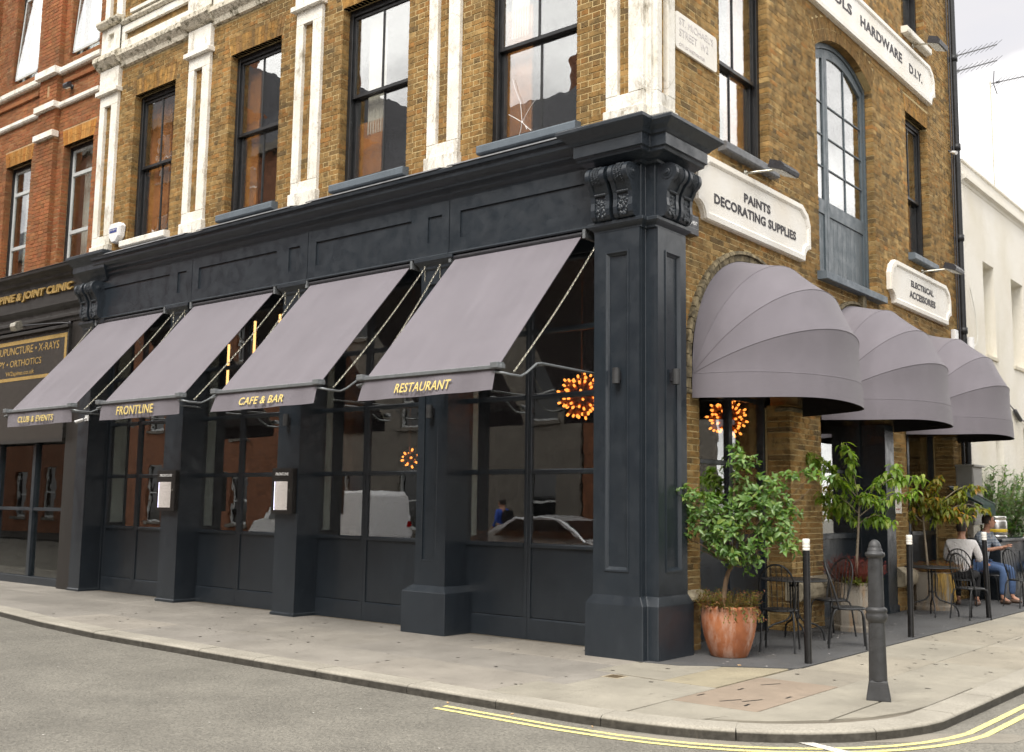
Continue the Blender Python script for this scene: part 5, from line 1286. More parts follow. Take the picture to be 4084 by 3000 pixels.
for r_, (ya, yb) in enumerate((('k', -1.66), (-1.66, -.62), (-.62, YT))):
    x = -26.0 + r_ * .5
    while x < -.02:
        L = random.choice((1.5, 1.9, 2.3, 1.7)); x1 = min(x + L, -.02)
        if -.02 - x1 < .6: x1 = -.02
        if ya == 'k': slab(x, x1, 0, 0, None, [(x, kx(x) + .004), (x1, kx(x1) + .004), (x1, yb), (x, yb)])
        else: slab(x, x1, ya, yb)
        x = x1
PALE = (.315, .293, .24); WARM = (.33, .29, .20)
slab(-.02, .58, 0, 0, PALE, [(-.02, kx(-.02) + .004), (.58, kx(.58) + .004), (.58, -1.92), (-.02, -1.92)])
slab(.58, 1.38, 0, 0, PALE, [(.58, kx(.58) + .004), (1.38, kx(1.38) + .004), (1.38, -1.95), (.58, -1.95)])
slab(-.02, .27, -1.92, -1.04); slab(.27, .58, -1.92, -1.10, PALE); slab(.58, 1.12, -1.95, -1.12, PALE); slab(1.12, 1.38, -1.95, -1.12, PALE)
slab(-.02, .8, 0, 0, PALE, [(-.02, -1.04), (.27, -1.04), (.8, -1.08), (.8, .06), (.10, -.24), (-.02, -.24)])
slab(.8, 1.34, 0, 0, WARM, [(.8, -1.10), (1.36, -1.10), (1.36, .42), (.8, .07)])
slab(1.38, 1.9, 0, 0, PALE, [(1.40, kx(1.4) + .004), (1.62, -2.60), (1.98, -2.47), (2.2, -1.93), (1.39, -1.93)])
x = 1.44
arcin = [p for p in kin if 2.0 < p[0] < 3.2 and p[1] < .1]
slab(2.17, 3, 0, 0, PALE, [(2.02, -2.44), (2.42, -2.16), (2.72, -1.82), (2.72, -.62), (2.17, -.62), (2.17, -1.90)])
slab(2.7, 3.1, 0, 0, PALE, [(2.73, -1.80), (2.92, -1.45), (3.04, -1.05), (3.09, -.62), (2.73, -.62)])
y = -.30
slab(1.40, 2.17, -.30, .55, (.32, .29, .235))
slab(2.17, 3.09, -.62, .55, PALE)
y = .55
while y < 30:
    L = random.choice((1.2, 1.5, 1.8)); slab(1.44, 2.30, y, y + L, random.choice((PALE, (.33, .30, .24), (.36, .33, .27)))); slab(2.30, 3.115, y, y + L * 1.0, random.choice((PALE, (.33, .30, .24), (.36, .33, .27)))); y += L
# pinkish service cover with key slots
mc = thing('service_cover', 'pinkish rectangular service cover set in the corner paving', 'cover', (0, 0, 0))
MB().box(1.40, 2.165, -1.92, -.305, -.03, .0025).build('plate', M['pink_slab'], mc, bevel=.004)
sl_ = MB()
for px_, py_, a in ((1.66, -.62, 0), (1.58, -1.05, .5), (1.92, -1.50, .1), (1.98, -1.72, .6), (1.46, -1.55, .4), (2.08, -1.15, .5), (1.78, -1.62, 0)):
    ca, sa = math.cos(a + 1.1), math.sin(a + 1.1); q = lambda u, v: (px_ + u * ca - v * sa, py_ + u * sa + v * ca, .0035)
    L = .11 if a < .2 else .055
    sl_.add([q(-L, -.012), q(L, -.012), q(L, .012), q(-L, .012)], [(0, 1, 2, 3)])
sl_.build('key_slot', M['iron'], mc, kind='stuff')
sc_ = thing('stopcock_cover', 'small dark square iron cover in the paving near the corner pier', 'cover', (.36, -1.23, 0)); MB().box(-.075, .075, -.08, .08, -.02, .003).build('plate', plain('rusty_iron', (.085, .06, .03), .8, var=.3, scale=30, bump=.4), sc_, bevel=.003); MB().box(-.095, .095, -.10, .10, -.02, .0012).build('rim', M['stone'], sc_)
# terrace in front of the side bays
tp = [(.02, -.26), (.16, -.24), (.44, -.20), (.76, .06), (1.43, .47), (1.43, 30), (-.9, 30), (-.9, .02), (.02, .02)]
m = MB(); m.rings([[(x, y, -.02) for x, y in tp], [(x, y, .006) for x, y in tp]]); structure(m.build('terrace', M['terrace']))
# kerb stones
kb = MB(); kb = structure(thing('kerb', None, None)); 
ks = resample(kerb, .22); acc = 0; segs = []; cur = [ks[0]]; target = .95
for p in ks[1:]:
    acc += (Vector(p) - Vector(cur[-1])).length; cur.append(p)
    if acc >= target: segs.append(cur); cur = [p]; acc = 0; target = random.uniform(.85, 1.1)
for sg in segs:
    if not (-26 < sg[0][0] and sg[0][1] < 26): continue
    a = Vector(sg[0]); b = Vector(sg[-1]); t0 = (Vector(sg[1]) - a).normalized(); t1 = (b - Vector(sg[-2])).normalized()
    sg = [tuple(a + t0 * .004)] + sg[1:-1] + [tuple(b - t1 * .004)]
    dz = random.uniform(-.003, .003); oi = offset(sg, -.255); o1 = offset(sg, -.02); o2 = offset(sg, .015); j = random.uniform(-.004, .004)
    m = MB(); rr_ = []
    for p, q, s_, o_ in zip(sg, oi, o1, o2): rr_.append([(q[0], q[1], -.12), (q[0], q[1], dz), (s_[0], s_[1], dz), (p[0], p[1], dz - .008), (o_[0], o_[1], dz - .022), (o_[0], o_[1], -.12)])
    m.rings(rr_); m.build('kerb_stone', M['kerb'], kb)
# double yellow lines, gutter patches and a worn white stroke
ym = [p for p in resample(kerb, .1) if p[0] > -.12]
for d in (.205, .325):
    m = MB(); o1, o2 = offset(ym, d - .029), offset(ym, d + .029); k = len(o1)
    m.add([(x, y, -KH + .004) for x, y in o1] + [(x, y, -KH + .004) for x, y in o2], [(i, i + 1, k + i + 1, k + i) for i in range(k - 1)]); structure(m.build('yellow_line', M['yellow'], recalc=False))
m = MB(); m.quad((2.62, -2.35, -KH + .006), (2.72, -2.28, -KH + .006), (3.75, -2.62, -KH + .006), (3.66, -2.72, -KH + .006)); structure(m.build('white_line', M['white_road'], recalc=False))
def patch(nm, pts, z=.002): m = MB(); m.add([(x, y, -KH + z) for x, y in pts], [tuple(range(len(pts)))]); structure(m.build(nm, M['gutter'], recalc=False))
patch('gutter_patch', [(1.35, -3.10), (1.5, -3.18), (2.2, -2.98), (2.55, -2.72), (2.45, -2.62), (2.1, -2.78), (1.7, -2.90), (1.4, -2.98)])
patch('gutter_patch', [(3.0, -2.0), (3.1, -2.02), (3.9, -1.3), (3.95, -1.0), (3.8, -.95), (3.2, -1.5)])
# white flecks on the road
m = MB()
for i in range(150):
    x, y = random.uniform(-12, 4), random.uniform(-9, -3.3); r = random.uniform(.004, .014)
    m.add([(x + r * math.cos(k * 1.26 + i), y + .7 * r * math.sin(k * 1.26 + i), -KH + .003) for k in range(5)], [(0, 1, 2, 3, 4)])
structure(m.build('road_flecks', M['white_road'], recalc=False))['kind'] = 'stuff'
m = MB()
for i in range(120):
    x, y = (random.uniform(-9, 1), random.uniform(-2.4, .1)) if i % 2 else (random.uniform(1.5, 3), random.uniform(-.2, 6)); r = random.uniform(.012, .028)
    m.add([(x + r * math.cos(k * .9 + i), y + .8 * r * math.sin(k * .9 + i), .0032) for k in range(7)], [tuple(range(7))])
m.build('chewing_gum', plain('trodden_gum', (.07, .06, .05), .8), None, recalc=False, kind='stuff')
m = MB()
for px_, py_ in ((.55, -3.02), (1.32, -2.97), (2.1, -2.75), (-.15, -3.0), (2.9, -1.9), (.9, .2)):
    a = random.uniform(0, 3); m.tube([(px_, py_, -KH + .008 if py_ < 0 else .012), (px_ + .035 * math.cos(a), py_ + .035 * math.sin(a), -KH + .008 if py_ < 0 else .012)], .0045, 6)
m.build('cigarette_ends', plain('cigarette_paper', (.7, .45, .22), .8), None, kind='stuff')
m = MB()
for i in range(70):
    x, y = random.uniform(.15, 1.4), random.uniform(-.1, 8); r = random.uniform(.006, .018)
    if y < .47 * (x - .7) / .7 + .05: continue
    m.add([(x + r * math.cos(k * 1.26 + i), y + r * math.sin(k * 1.26 + i), .0095) for k in range(5)], [(0, 1, 2, 3, 4)])
m.build('crumbs', M['paper'], None, recalc=False, kind='stuff')

# ================================================================ bollards
t = thing('bollard', 'grey cast iron bollard with a domed cap and square foot on the kerb corner', 'bollard', (2.68, -.68, 0), .35)
m = MB(); m.lathe([(.14, 0), (.14, .01), (.108, .15), (.085, .165)], n=4, rot=PI / 4, smooth=False); m.build('foot', M['bollard'], t, bevel=.008)
m = MB(); m.lathe([(.076, .16), (.071, .40), (.068, .655)], n=24); m.build('lower_shaft', M['bollard'], t)
m = MB(); m.lathe([(.066, .64), (.078, .655), (.086, .67), (.090, .69), (.090, .71), (.082, .725), (.088, .735), (.090, .75), (.084, .765), (.066, .775)], n=24); m.build('ring', M['bollard'], t)
m = MB(); m.lathe([(.066, .77), (.063, 1.0), (.060, 1.19)], n=24); m.build('upper_shaft', M['bollard'], t)
m = MB(); m.lathe([(.058, 1.185), (.066, 1.195), (.080, 1.205), (.084, 1.22), (.080, 1.235), (.066, 1.24), (.062, 1.25), (.062, 1.265), (.052, 1.275), (.053, 1.285), (.050, 1.30), (.040, 1.325), (.022, 1.342), (.001, 1.347)], n=24); m.build('cap', M['bollard'], t)
def post(x, y, lean, label):
    t = thing('post', label, 'post', (x, y, .0), 0, 'black posts along the terrace edge'); t.rotation_euler = (lean[0], lean[1], 0)
    m = MB(); m.lathe([(.040, 0), (.038, .02), (.037, 1.17)], n=16); m.build('shaft', M['post_black'], t)
    m = MB(); m.lathe([(.037, 1.168), (.0385, 1.172), (.039, 1.188), (.035, 1.193), (.035, 1.198), (.0395, 1.204), (.0395, 1.216), (.036, 1.222), (.0385, 1.23), (.039, 1.275), (.034, 1.288), (.001, 1.29)], n=16); m.build('cap', M['post_white'], t)
post(1.36, .88, (0, 0), 'nearest black post with a white cap, in front of the bistro table')
post(1.345, 4.02, (0, .01), 'middle black post with a white cap, behind the iron bollard')
post(1.35, 7.42, (.01, -.02), 'farthest black post with a white cap, in front of the seated men')

# ================================================================ bistro tables and chairs
def make_table(label, loc, rz):
    t = thing('bistro_table', label, 'table', loc, rz, 'round bistro tables')
    m = MB(); m.lathe([(.001, .742), (.385, .742), (.40, .738), (.402, .728), (.395, .722), (.001, .724)], n=36); m.build('tabletop', M['iron'], t)
    for k in range(4):
        a = PI / 2 * k + .3; c, s_ = math.cos(a), math.sin(a); m = MB()
        m.tube([(.05 * c, .05 * s_, .725), (.045 * c, .045 * s_, .40), (.05 * c, .05 * s_, .30), (.10 * c, .10 * s_, .24), (.26 * c, .26 * s_, .19), (.33 * c, .33 * s_, .15), (.36 * c, .36 * s_, .08), (.37 * c, .37 * s_, .0)], .012, 8); m.build('leg', M['iron'], t)
    m = MB(); m.torus((0, 0, .66), .055, .009, (1, 0, 0), (0, 1, 0), 0, 14, 5); m.torus((0, 0, .36), .055, .009, (1, 0, 0), (0, 1, 0), 0, 14, 5); m.build('leg_ring', M['iron'], t)
    return t
make_table('round black bistro table between the terracotta pot and the brick pier', (.42, 2.62, .006), .45)
make_table('round black bistro table beside the grey planter near the seated men', (.62, 7.12, .006), .1)
def make_chair(label, loc, rz):
    """faces +Y; hoop back with spindles behind"""
    t = thing('bistro_chair', label, 'chair', loc, rz, 'black hoop back chairs')
    m = MB(); m.lathe([(.001, .470), (.17, .468), (.195, .460), (.20, .448), (.19, .440), (.001, .446)], n=26); m.build('seat', M['iron'], t)
    for sx in (-1, 1):
        m = MB(); m.tube([(sx * .14, .11, .445), (sx * .165, .15, .43), (sx * .175, .17, .36), (sx * .19, .19, .0)], .011, 7); m.build('leg', M['iron'], t)
        m = MB(); m.tube([(sx * .14, -.11, .445), (sx * .165, -.15, .43), (sx * .175, -.18, .36), (sx * .19, -.23, .0)], .011, 7); m.build('leg', M['iron'], t)
    hoop = [(-.175, -.10, .45)] + [(-.20 * math.cos(a), -.15 - .09 * (.2 + math.sin(a)), .70 + .27 * math.sin(a) if a > 0 else .7) for a in np.linspace(0, PI, 15)] + [(.175, -.10, .45)]
    m = MB(); m.tube(hoop, .011, 7); m.build('hoop_back', M['iron'], t)
    for i in range(5):
        x = -.12 + .06 * i; z = .70 + .27 * math.sqrt(1 - (x / .20) ** 2); m = MB(); m.tube([(x * .95, -.165, .455), (x, -.20, .70), (x, -.165 - .09 * ((z - .7) / .27), z - .004)], .0055, 6); m.build('spindle', M['iron'], t)
    return t
ch = make_chair('black hoop back chair in front of the first bistro table, its back to the street', (.70, 1.62, .006), .30)
dup(ch, (.55, 3.42, .006), 2.75, 'black hoop back chair on the far side of the first bistro table')
dup(ch, (1.16, 2.46, .006), -1.15, 'black chair at the terrace edge between the first white-capped post and the iron bollard')
dup(ch, (1.22, 7.0, .006), -.5, 'empty black chair beside the farthest white-capped post')
dup(ch, (.50, 9.0, .006), .1, 'black hoop back chair the man in the white shirt sits on')
dup(ch, (.42, 10.75, .006), -1.4, 'black chair the man in the checked shirt sits on')
dup(ch, (1.25, 9.75, .006), -.6, 'black chair at the dark counter by the right edge')
# ================================================================ plants
SIDE = Vector((.88, .47, 0)).normalized(); DEEP = Vector((-.47, .88, 0)).normalized()
def leaf_geo(L, W, fold=.25, droop=.15):
    """six-vertex folded leaf along +X"""
    v = [(0, 0, 0), (.30 * L, W * .42, fold * W * .5), (.30 * L, -W * .42, fold * W * .5), (.62 * L, W * .40, fold * W * .4 - droop * L * .3), (.62 * L, -W * .40, fold * W * .4 - droop * L * .3), (L, 0, -droop * L), (.30 * L, 0, 0), (.62 * L, 0, -droop * L * .35)]
    f = [(0, 6, 1), (0, 2, 6), (6, 7, 3, 1), (6, 2, 4, 7), (7, 5, 3), (7, 4, 5)]
    return np.array(v), f
def orient(d, n):
    d = Vector(d).normalized(); n = Vector(n); y = n.cross(d); y = y.normalized() if y.length > 1e-4 else d.orthogonal().normalized(); z = d.cross(y)
    return Matrix((d, y, z)).transposed()
class Foliage:
    def __init__(s, mat, pal, shapes, root, base):
        s.mat, s.pal, s.root, s.base = mat, pal, root, base; s.geo = [leaf_geo(*q) for q in shapes]; s.items = []
    def leaf(s, p, d, n, sc=1.0): s.items.append((Vector(p), Vector(d), Vector(n), sc, random.randrange(len(s.geo)), random.choice(s.pal)))
    def rosette(s, p, axis, k, sc=1.0, spread=.9):
        axis = Vector(axis).normalized(); e1 = axis.orthogonal().normalized(); e2 = axis.cross(e1); a0 = random.uniform(0, 6)
        for i in range(k):
            a = a0 + i * 2.4; r = e1 * math.cos(a) + e2 * math.sin(a); t = random.uniform(.2, 1)
            d = r * (spread * t + .25) + axis * (.9 - .75 * t); s.leaf(Vector(p) + axis * random.uniform(-.03, .03) * sc, d, axis + Vector((0, 0, .4)), sc * random.uniform(.7, 1.1))
    def build(s, single, name='leaf'):
        """nearest leaves become parts, the rest one part"""
        s.items.sort(key=lambda q: (s.base + q[0] - CAMP).length); lib = {}
        for p, d, n, sc, g, c in s.items[:single]:
            c = tuple(round(x, 3) for x in c); key = (g, c)
            if key not in lib:
                m = MB(); m.add([tuple(v) for v in s.geo[g][0]], s.geo[g][1], c, True); lib[key] = m.mesh(name, s.mat, recalc=False)
            o = put(name, lib[key], s.root); o.matrix_local = Matrix.Translation(p) @ (orient(d, n) * sc).to_4x4()
        if len(s.items) > single:
            m = MB()
            for p, d, n, sc, g, c in s.items[single:]:
                R = np.array(orient(d, n)) * sc; k = random.uniform(.8, 1.2); m.add([tuple(q) for q in (s.geo[g][0] @ R.T + np.array(p))], s.geo[g][1], tuple(x * k for x in c), True)
            m.build('foliage', s.mat, s.root, recalc=False, kind='stuff')
def at(side, deep, z): return SIDE * side + DEEP * deep + Vector((0, 0, z))
def limb(mb, pts, r0, r1, n=6):
    k = len(pts); mb.tube([tuple(p) for p in pts], [r0 + (r1 - r0) * i / (k - 1) for i in range(k)], n)
def wob(a, b, k=4, s=.03):
    return [a.lerp(b, i / k) + Vector((random.uniform(-s, s), random.uniform(-s, s), random.uniform(-s, s))) * (0 if i in (0, k) else 1) for i in range(k + 1)]

# terracotta pot with a glossy shrub
PB = Vector((.50, .78, .006))
pot = thing('plant_pot', 'large round terracotta pot at the foot of the corner pier', 'pot', PB)
m = MB(); m.lathe([(.185, 0), (.20, .015), (.235, .10), (.272, .22), (.293, .34), (.297, .43), (.290, .49), (.297, .505), (.297, .535), (.285, .545), (.268, .54), (.262, .48)], n=40); m.build('pot', M['terracotta'], pot)
m = MB(); m.lathe([(.001, .50), (.27, .49), (.27, .47)], n=24); m.build('soil', M['soil'], pot)
shrub = thing('potted_shrub', 'bushy green shrub with glossy oval leaves growing in the terracotta pot', 'shrub', PB)
GRN = [(.105, .20, .04), (.13, .235, .055), (.17, .28, .085), (.07, .145, .032), (.23, .34, .12), (.15, .25, .07), (.20, .27, .06), (.10, .19, .055)]
fo = Foliage(M['leaf'], GRN, [(.085, .046, .5, .12), (.075, .040, .6, .2), (.095, .048, .4, .25)], shrub, PB)
fork = at(.045, 0, .98); tr = MB(); limb(tr, [at(-.06, 0, .48), at(-.05, .01, .62), at(-.03, 0, .78), at(.0, .0, .90), fork], .030, .022, 9); tr.build('trunk', M['bark'], shrub)
BL = [(45, 265, 25), (60, 330, 32), (50, 400, 45), (50, 455, 35), (130, 270, 40), (140, 330, 45), (200, 300, 58), (130, 440, 40), (210, 390, 68), (290, 350, 74), (300, 440, 66), (350, 260, 58), (380, 330, 74), (430, 240, 58), (470, 290, 56), (470, 380, 66), (505, 460, 45), (400, 490, 48), (370, 540, 35), (310, 505, 48),
      (345, 185, 36), (330, 125, 36), (325, 85, 20), (382, 140, 28), (510, 210, 30), (560, 190, 25), (600, 190, 33), (640, 200, 25), (535, 335, 16), (250, 470, 40), (85, 362, 38), (250, 420, 50), (430, 430, 50)]
lb = MB(); tw = MB()
for x_, y_, r in BL:
    s_, z, r = (x_ - 260) / 325 - .12, (905 - y_) / 348 * .95, r / 348; d_ = random.uniform(-.16, .12) if r > .1 else random.uniform(-.06, .06)
    e = at(s_ * .96, d_, z - .01); mid = fork.lerp(e, .5) + Vector((0, 0, .05 if z > 1.2 else -.03)); limb(lb, [fork, fork.lerp(mid, .5) + Vector((random.uniform(-.03, .03), random.uniform(-.03, .03), 0)), mid, e], .012 if r > .12 else .007, .003, 6)
    for q in range(max(4, int(400 * r * r * PI))):
        th = random.uniform(0, 2 * PI); ph = math.acos(random.uniform(-1, 1)); rr_ = random.uniform(.3, 1.0) ** .6
        o = SIDE * (r * rr_ * math.sin(ph) * math.cos(th)) + DEEP * (r * 1.1 * rr_ * math.sin(ph) * math.sin(th)) + Vector((0, 0, r * .95 * rr_ * math.cos(ph)))
        p = at(s_, d_, z) + o
        if random.random() < .3: limb(tw, [e, e.lerp(p, .6) + Vector((0, 0, -.01)), p], .004, .002, 4)
        fo.rosette(p, o.normalized() + Vector((0, 0, .6)) - DEEP * .4, random.choice((3, 4, 5)), random.uniform(.75, 1.15))
lb.build('branches', M['bark'], shrub, kind='stuff'); tw.build('twigs', M['bark'], shrub, kind='stuff'); fo.build(220)
uc = thing('pot_groundcover', 'small olive and reddish trailing plants around the foot of the potted shrub', 'plants', PB)
f2 = Foliage(M['leaf_thin'], [(.16, .15, .03), (.12, .13, .03), (.20, .14, .04), (.22, .08, .04), (.10, .11, .025), (.26, .12, .06)], [(.030, .018, .3, .1), (.024, .015, .3, .2)], uc, PB)
st_ = MB()
for k in range(320):
    a = random.uniform(0, 2 * PI); r = .30 * math.sqrt(random.random()); b = Vector((r * math.cos(a), r * math.sin(a), .50)); out = Vector((math.cos(a), math.sin(a), 0)); h = random.uniform(.06, .21)
    tip = b + out * random.uniform(.0, .10) + Vector((0, 0, h)); limb(st_, [b, b.lerp(tip, .6) + Vector((0, 0, .02)), tip], .0022, .001, 3)
    for q in range(12): fo_p = b.lerp(tip, q / 11) ; f2.leaf(fo_p, (random.uniform(-1, 1), random.uniform(-1, 1), random.uniform(-.2, .8)), (0, 0, 1), random.uniform(.7, 1.3))
for k in range(14):
    a = random.uniform(-1.2, .9) + math.atan2(-.2, .9); b = Vector((.29 * math.cos(a), .29 * math.sin(a), .53))
    for q in range(9): f2.leaf(b + Vector((math.cos(a) * .012 * q, math.sin(a) * .012 * q, .02 - .018 * q)), (random.uniform(-1, 1), random.uniform(-1, 1), -.5), (0, -1, .4), 1.1)
st_.build('stems', M['bark'], uc, kind='stuff'); f2.build(0)

# grey planters
def planter(label, loc, w_, h, rz=.15, n=8):
    t = thing('planter', label, 'planter', loc, rz, 'weathered grey planters'); q = w_ / 2 / math.cos(PI / n)
    m = MB(); m.lathe([(q * 1.06, 0), (q * 1.06, .06), (q, .075), (q, h - .02), (q * 1.03, h - .015), (q * 1.03, h), (q * .9, h), (q * .88, h - .06)], n=n, rot=PI / n, smooth=False); m.build('tub', M['concrete'], t, bevel=.008)
    f = MB()
    for k in range(n):
        a = 2 * PI * k / n; c, s_ = math.cos(a), math.sin(a); hw = q * math.sin(PI / n) * .74; d = w_ / 2 + .004
        P_ = lambda u, z: (c * d - s_ * u, s_ * d + c * u, z)
        z0, z1 = .12, h - .08; g = .008
        for (u0, u1, za, zb) in ((-hw, hw, z0, z0 + g), (-hw, hw, z1 - g, z1), (-hw, -hw + g, z0, z1), (hw - g, hw, z0, z1)): f.add([P_(u0, za), P_(u1, za), P_(u1, zb), P_(u0, zb)], [(0, 1, 2, 3)])
    f.build('panel_moulding', M['concrete'], t, recalc=False, kind='stuff')
    m = MB(); m.lathe([(.001, h - .03), (q * .89, h - .04)], n=n, rot=PI / n); m.build('soil', M['soil'], t); return t
L2 = Vector((.52, 4.33, .006)); L3 = Vector((.20, 8.25, .006))
planter('weathered octagonal stone planter under the loading door, with rusty streaks', L2, .62, .63)
planter('weathered octagonal stone planter beside the seated men', L3, .66, .60)
def cherry(label, base, h0, lean, sprays, pal, n_leaf, single, sc=1.0):
    t = thing('potted_tree', label, 'tree', base, 0, 'small cherry trees in planters')
    top = at(lean, 0, h0 + 1.05); tr = MB(); limb(tr, [at(0, 0, h0 - .1), at(lean * .35, .01, h0 + .35), at(lean * .7, -.01, h0 + .7), top], .022, .013, 8); tr.build('trunk', M['pale_bark'], t)
    f = Foliage(M['leaf_thin'], pal, [(.13, .055, .35, .35), (.115, .05, .45, .5), (.10, .045, .3, .25)], t, base); b = MB()
    for (s0, z0, s1, z1, dp, k) in sprays:
        a = at(s0, 0, z0); e = at(s1, dp, z1); mid = a.lerp(e, .55) + Vector((0, 0, .10)); limb(b, [a, a.lerp(mid, .5) + Vector((0, 0, .02)), mid, e], .010, .003, 6)
        for i in range(k):
            q = .25 + .8 * (i + random.random()) / k; p = (a.lerp(mid, q / .55) if q < .55 else mid.lerp(e, (q - .55) / .45)); p = p + Vector((random.uniform(-.05, .05), random.uniform(-.05, .05), random.uniform(-.04, .03)))
            for w_ in range(n_leaf):
                th = random.uniform(0, 2 * PI); f.leaf(p + Vector((random.uniform(-.05, .05), random.uniform(-.05, .05), random.uniform(-.04, .03))), (math.cos(th), math.sin(th), random.uniform(-1.3, .1)), (math.cos(th) * .3, math.sin(th) * .3, 1), sc * random.uniform(.7, 1.15))
    b.build('branches', M['pale_bark'], t, kind='stuff'); f.build(single); return t
CH = [(.17, .27, .03), (.22, .33, .045), (.27, .36, .06), (.12, .21, .03), (.32, .37, .08), (.18, .29, .035)]
CH2 = [(.23, .26, .04), (.27, .28, .05), (.19, .23, .035), (.32, .27, .06), (.16, .20, .03), (.42, .22, .04)]
cherry('small cherry tree with drooping bright green leaves in the planter under the loading door', L2, .62, .07,
       [(.07, 1.62, -.08, 2.50, 0, 12), (.05, 1.75, -.62, 2.40, .05, 16), (.05, 1.55, -.42, 1.78, -.1, 13), (.06, 1.6, .62, 2.18, .05, 14), (.06, 1.5, .78, 1.85, -.05, 9), (.05, 1.40, .46, 1.46, -.1, 12), (.04, 1.35, -.28, 1.62, .1, 9), (.07, 1.7, .20, 1.75, -.2, 10), (.0, 1.7, -.30, 2.05, -.15, 9), (.3, 1.9, .9, 2.02, 0, 8), (-.4, 2.1, -.80, 2.30, .0, 7)], CH, 7, 160, 1.15)
cherry('small cherry tree with olive and yellowing leaves in the planter beside the seated men', L3, .6, -.07,
       [(-.06, 1.5, -.35, 2.02, 0, 12), (-.06, 1.55, .20, 2.15, 0, 12), (-.06, 1.5, .62, 1.86, .05, 15), (-.05, 1.45, .35, 1.62, -.1, 14), (-.06, 1.4, -.50, 1.58, 0, 10), (-.05, 1.4, .62, 1.52, -.1, 12), (-.05, 1.5, .1, 1.8, -.2, 12), (-.05, 1.55, -.2, 1.8, .2, 8), (.3, 1.6, .95, 1.62, .0, 10), (.3, 1.8, .85, 1.98, .1, 9)], CH2, 8, 60, 1.15)
def heather(label, base, z0, r, h, n, pal, cat='plants'):
    t = thing('heather', label, cat, base); f = Foliage(M['leaf_thin'], pal, [(.022, .009, .2, .1), (.03, .008, .2, .1)], t, base); st = MB()
    for k in range(n):
        a = random.uniform(0, 2 * PI); q = r * math.sqrt(random.random()) * .75; b = Vector((q * math.cos(a), q * math.sin(a), z0 - .03)); o = Vector((math.cos(a), math.sin(a), 0)) * q * .8; hh = h * random.uniform(.5, 1.0) * (1 - .4 * (q / r) ** 2)
        tip = b + o + Vector((random.uniform(-.04, .04), random.uniform(-.04, .04), hh)); limb(st, [b, b.lerp(tip, .55) + Vector((0, 0, .02)), tip], .003, .001, 3)
        for i in range(22): p = b.lerp(tip, .2 + .8 * i / 21); f.leaf(p, (random.uniform(-1, 1), random.uniform(-1, 1), random.uniform(.1, 1.3)), (0, 0, 1), random.uniform(.7, 1.2))
    st.build('stems', M['bark'], t, kind='stuff'); f.build(0); return t
RD = [(.24, .022, .035), (.32, .04, .055), (.15, .018, .025), (.40, .09, .10), (.20, .03, .03)]
heather('dark red heather filling the planter under the loading door', L2, .62, .33, .42, 300, RD)
heather('green and gold grass at the rim of the planter under the loading door', L2 + SIDE * .03 - DEEP * .22, .62, .20, .14, 110, [(.16, .20, .03), (.24, .24, .05), (.12, .16, .03)])
heather('rusty trailing plants hanging over the planter beside the seated men', L3 + SIDE * .1 - DEEP * .05, .60, .33, .22, 230, [(.30, .12, .03), (.22, .10, .03), (.36, .2, .06), (.20, .03, .03), (.16, .12, .04)])
m_ = thing('trailing_plant', 'dry golden stems trailing down the side of the planter beside the seated men', 'plants', L3); q = MB()
for k in range(60):
    a = random.uniform(-1.1, .2); b = Vector((.33 * math.cos(a), .33 * math.sin(a), .60)); L = random.uniform(.2, .5); q.tube([tuple(b), tuple(b + Vector((.05 * math.cos(a), .05 * math.sin(a), -.04))), tuple(b + Vector((.06 * math.cos(a) + random.uniform(-.03, .03), .06 * math.sin(a), -L)))], .004, 3)
q.build('stems', plain('dry_stems', (.33, .21, .05), .9, var=.4, scale=30), m_, kind='stuff')
# big shrub by the counter
SB = Vector((-.05, 12.9, .9)); t = thing('shrub', 'large green shrub behind the dark counter at the right edge', 'shrub', SB)
f = Foliage(M['leaf_thin'], [(.05, .11, .03), (.07, .14, .04), (.10, .17, .05), (.04, .085, .025), (.12, .19, .06)], [(.11, .035, .3, .2), (.09, .03, .3, .1)], t, SB); b = MB()
for k in range(150):
    a = Vector((random.uniform(-.1, .2), random.uniform(-1.3, 1.6), random.uniform(-.1, .2))); e = a + Vector((random.uniform(-.2, .55), random.uniform(-.45, .45), random.uniform(.35, 1.45))); limb(b, wob(a, e, 3, .05), .008, .003, 4)
    for i in range(13): f.rosette(a.lerp(e, .25 + .75 * i / 12) + Vector((random.uniform(-.05, .05), random.uniform(-.05, .05), 0)), e - a, 4, random.uniform(.9, 1.4))
b.build('branches', M['bark'], t, kind='stuff'); f.build(0)
# ================================================================ the far end of the terrace
ct = thing('counter', 'dark painted counter with panels at the right edge of the terrace', 'counter', (.60, 11.0, .006))
MB().box(-.55, .0, .0, 3.6, .0, 1.05).build('body', M['paint'], ct, bevel=.01); MB().box(-.60, .05, -.05, 3.65, 1.05, 1.10).build('top', M['paint_worn'], ct, bevel=.01)
for k in range(3): MB().box(.0, .012, .12 + k * 1.17, 1.14 + k * 1.17, .15, .86).build('panel', M['paint'], ct, bevel=.005)
kg = thing('keg', 'steel beer keg with a yellow band standing on the dark counter behind the men', 'keg', (.33, 11.75, 1.106))
m = MB(); m.lathe([(.14, .0), (.19, .0), (.195, .03), (.185, .05), (.178, .06), (.185, .07), (.20, .10), (.20, .30), (.185, .33), (.178, .34), (.185, .35), (.195, .38), (.19, .41), (.175, .41), (.17, .36), (.001, .35)], n=30); m.build('barrel', M['keg'], kg)
m = MB(); m.lathe([(.2005, .11), (.203, .115), (.203, .165), (.2005, .17)], n=30); m.build('band', M['keg_band'], kg)
gp = thing('canopy', 'dark green canvas canopy with a pale top edge behind the seated men', 'canopy', (.12, 9.45, 1.9))
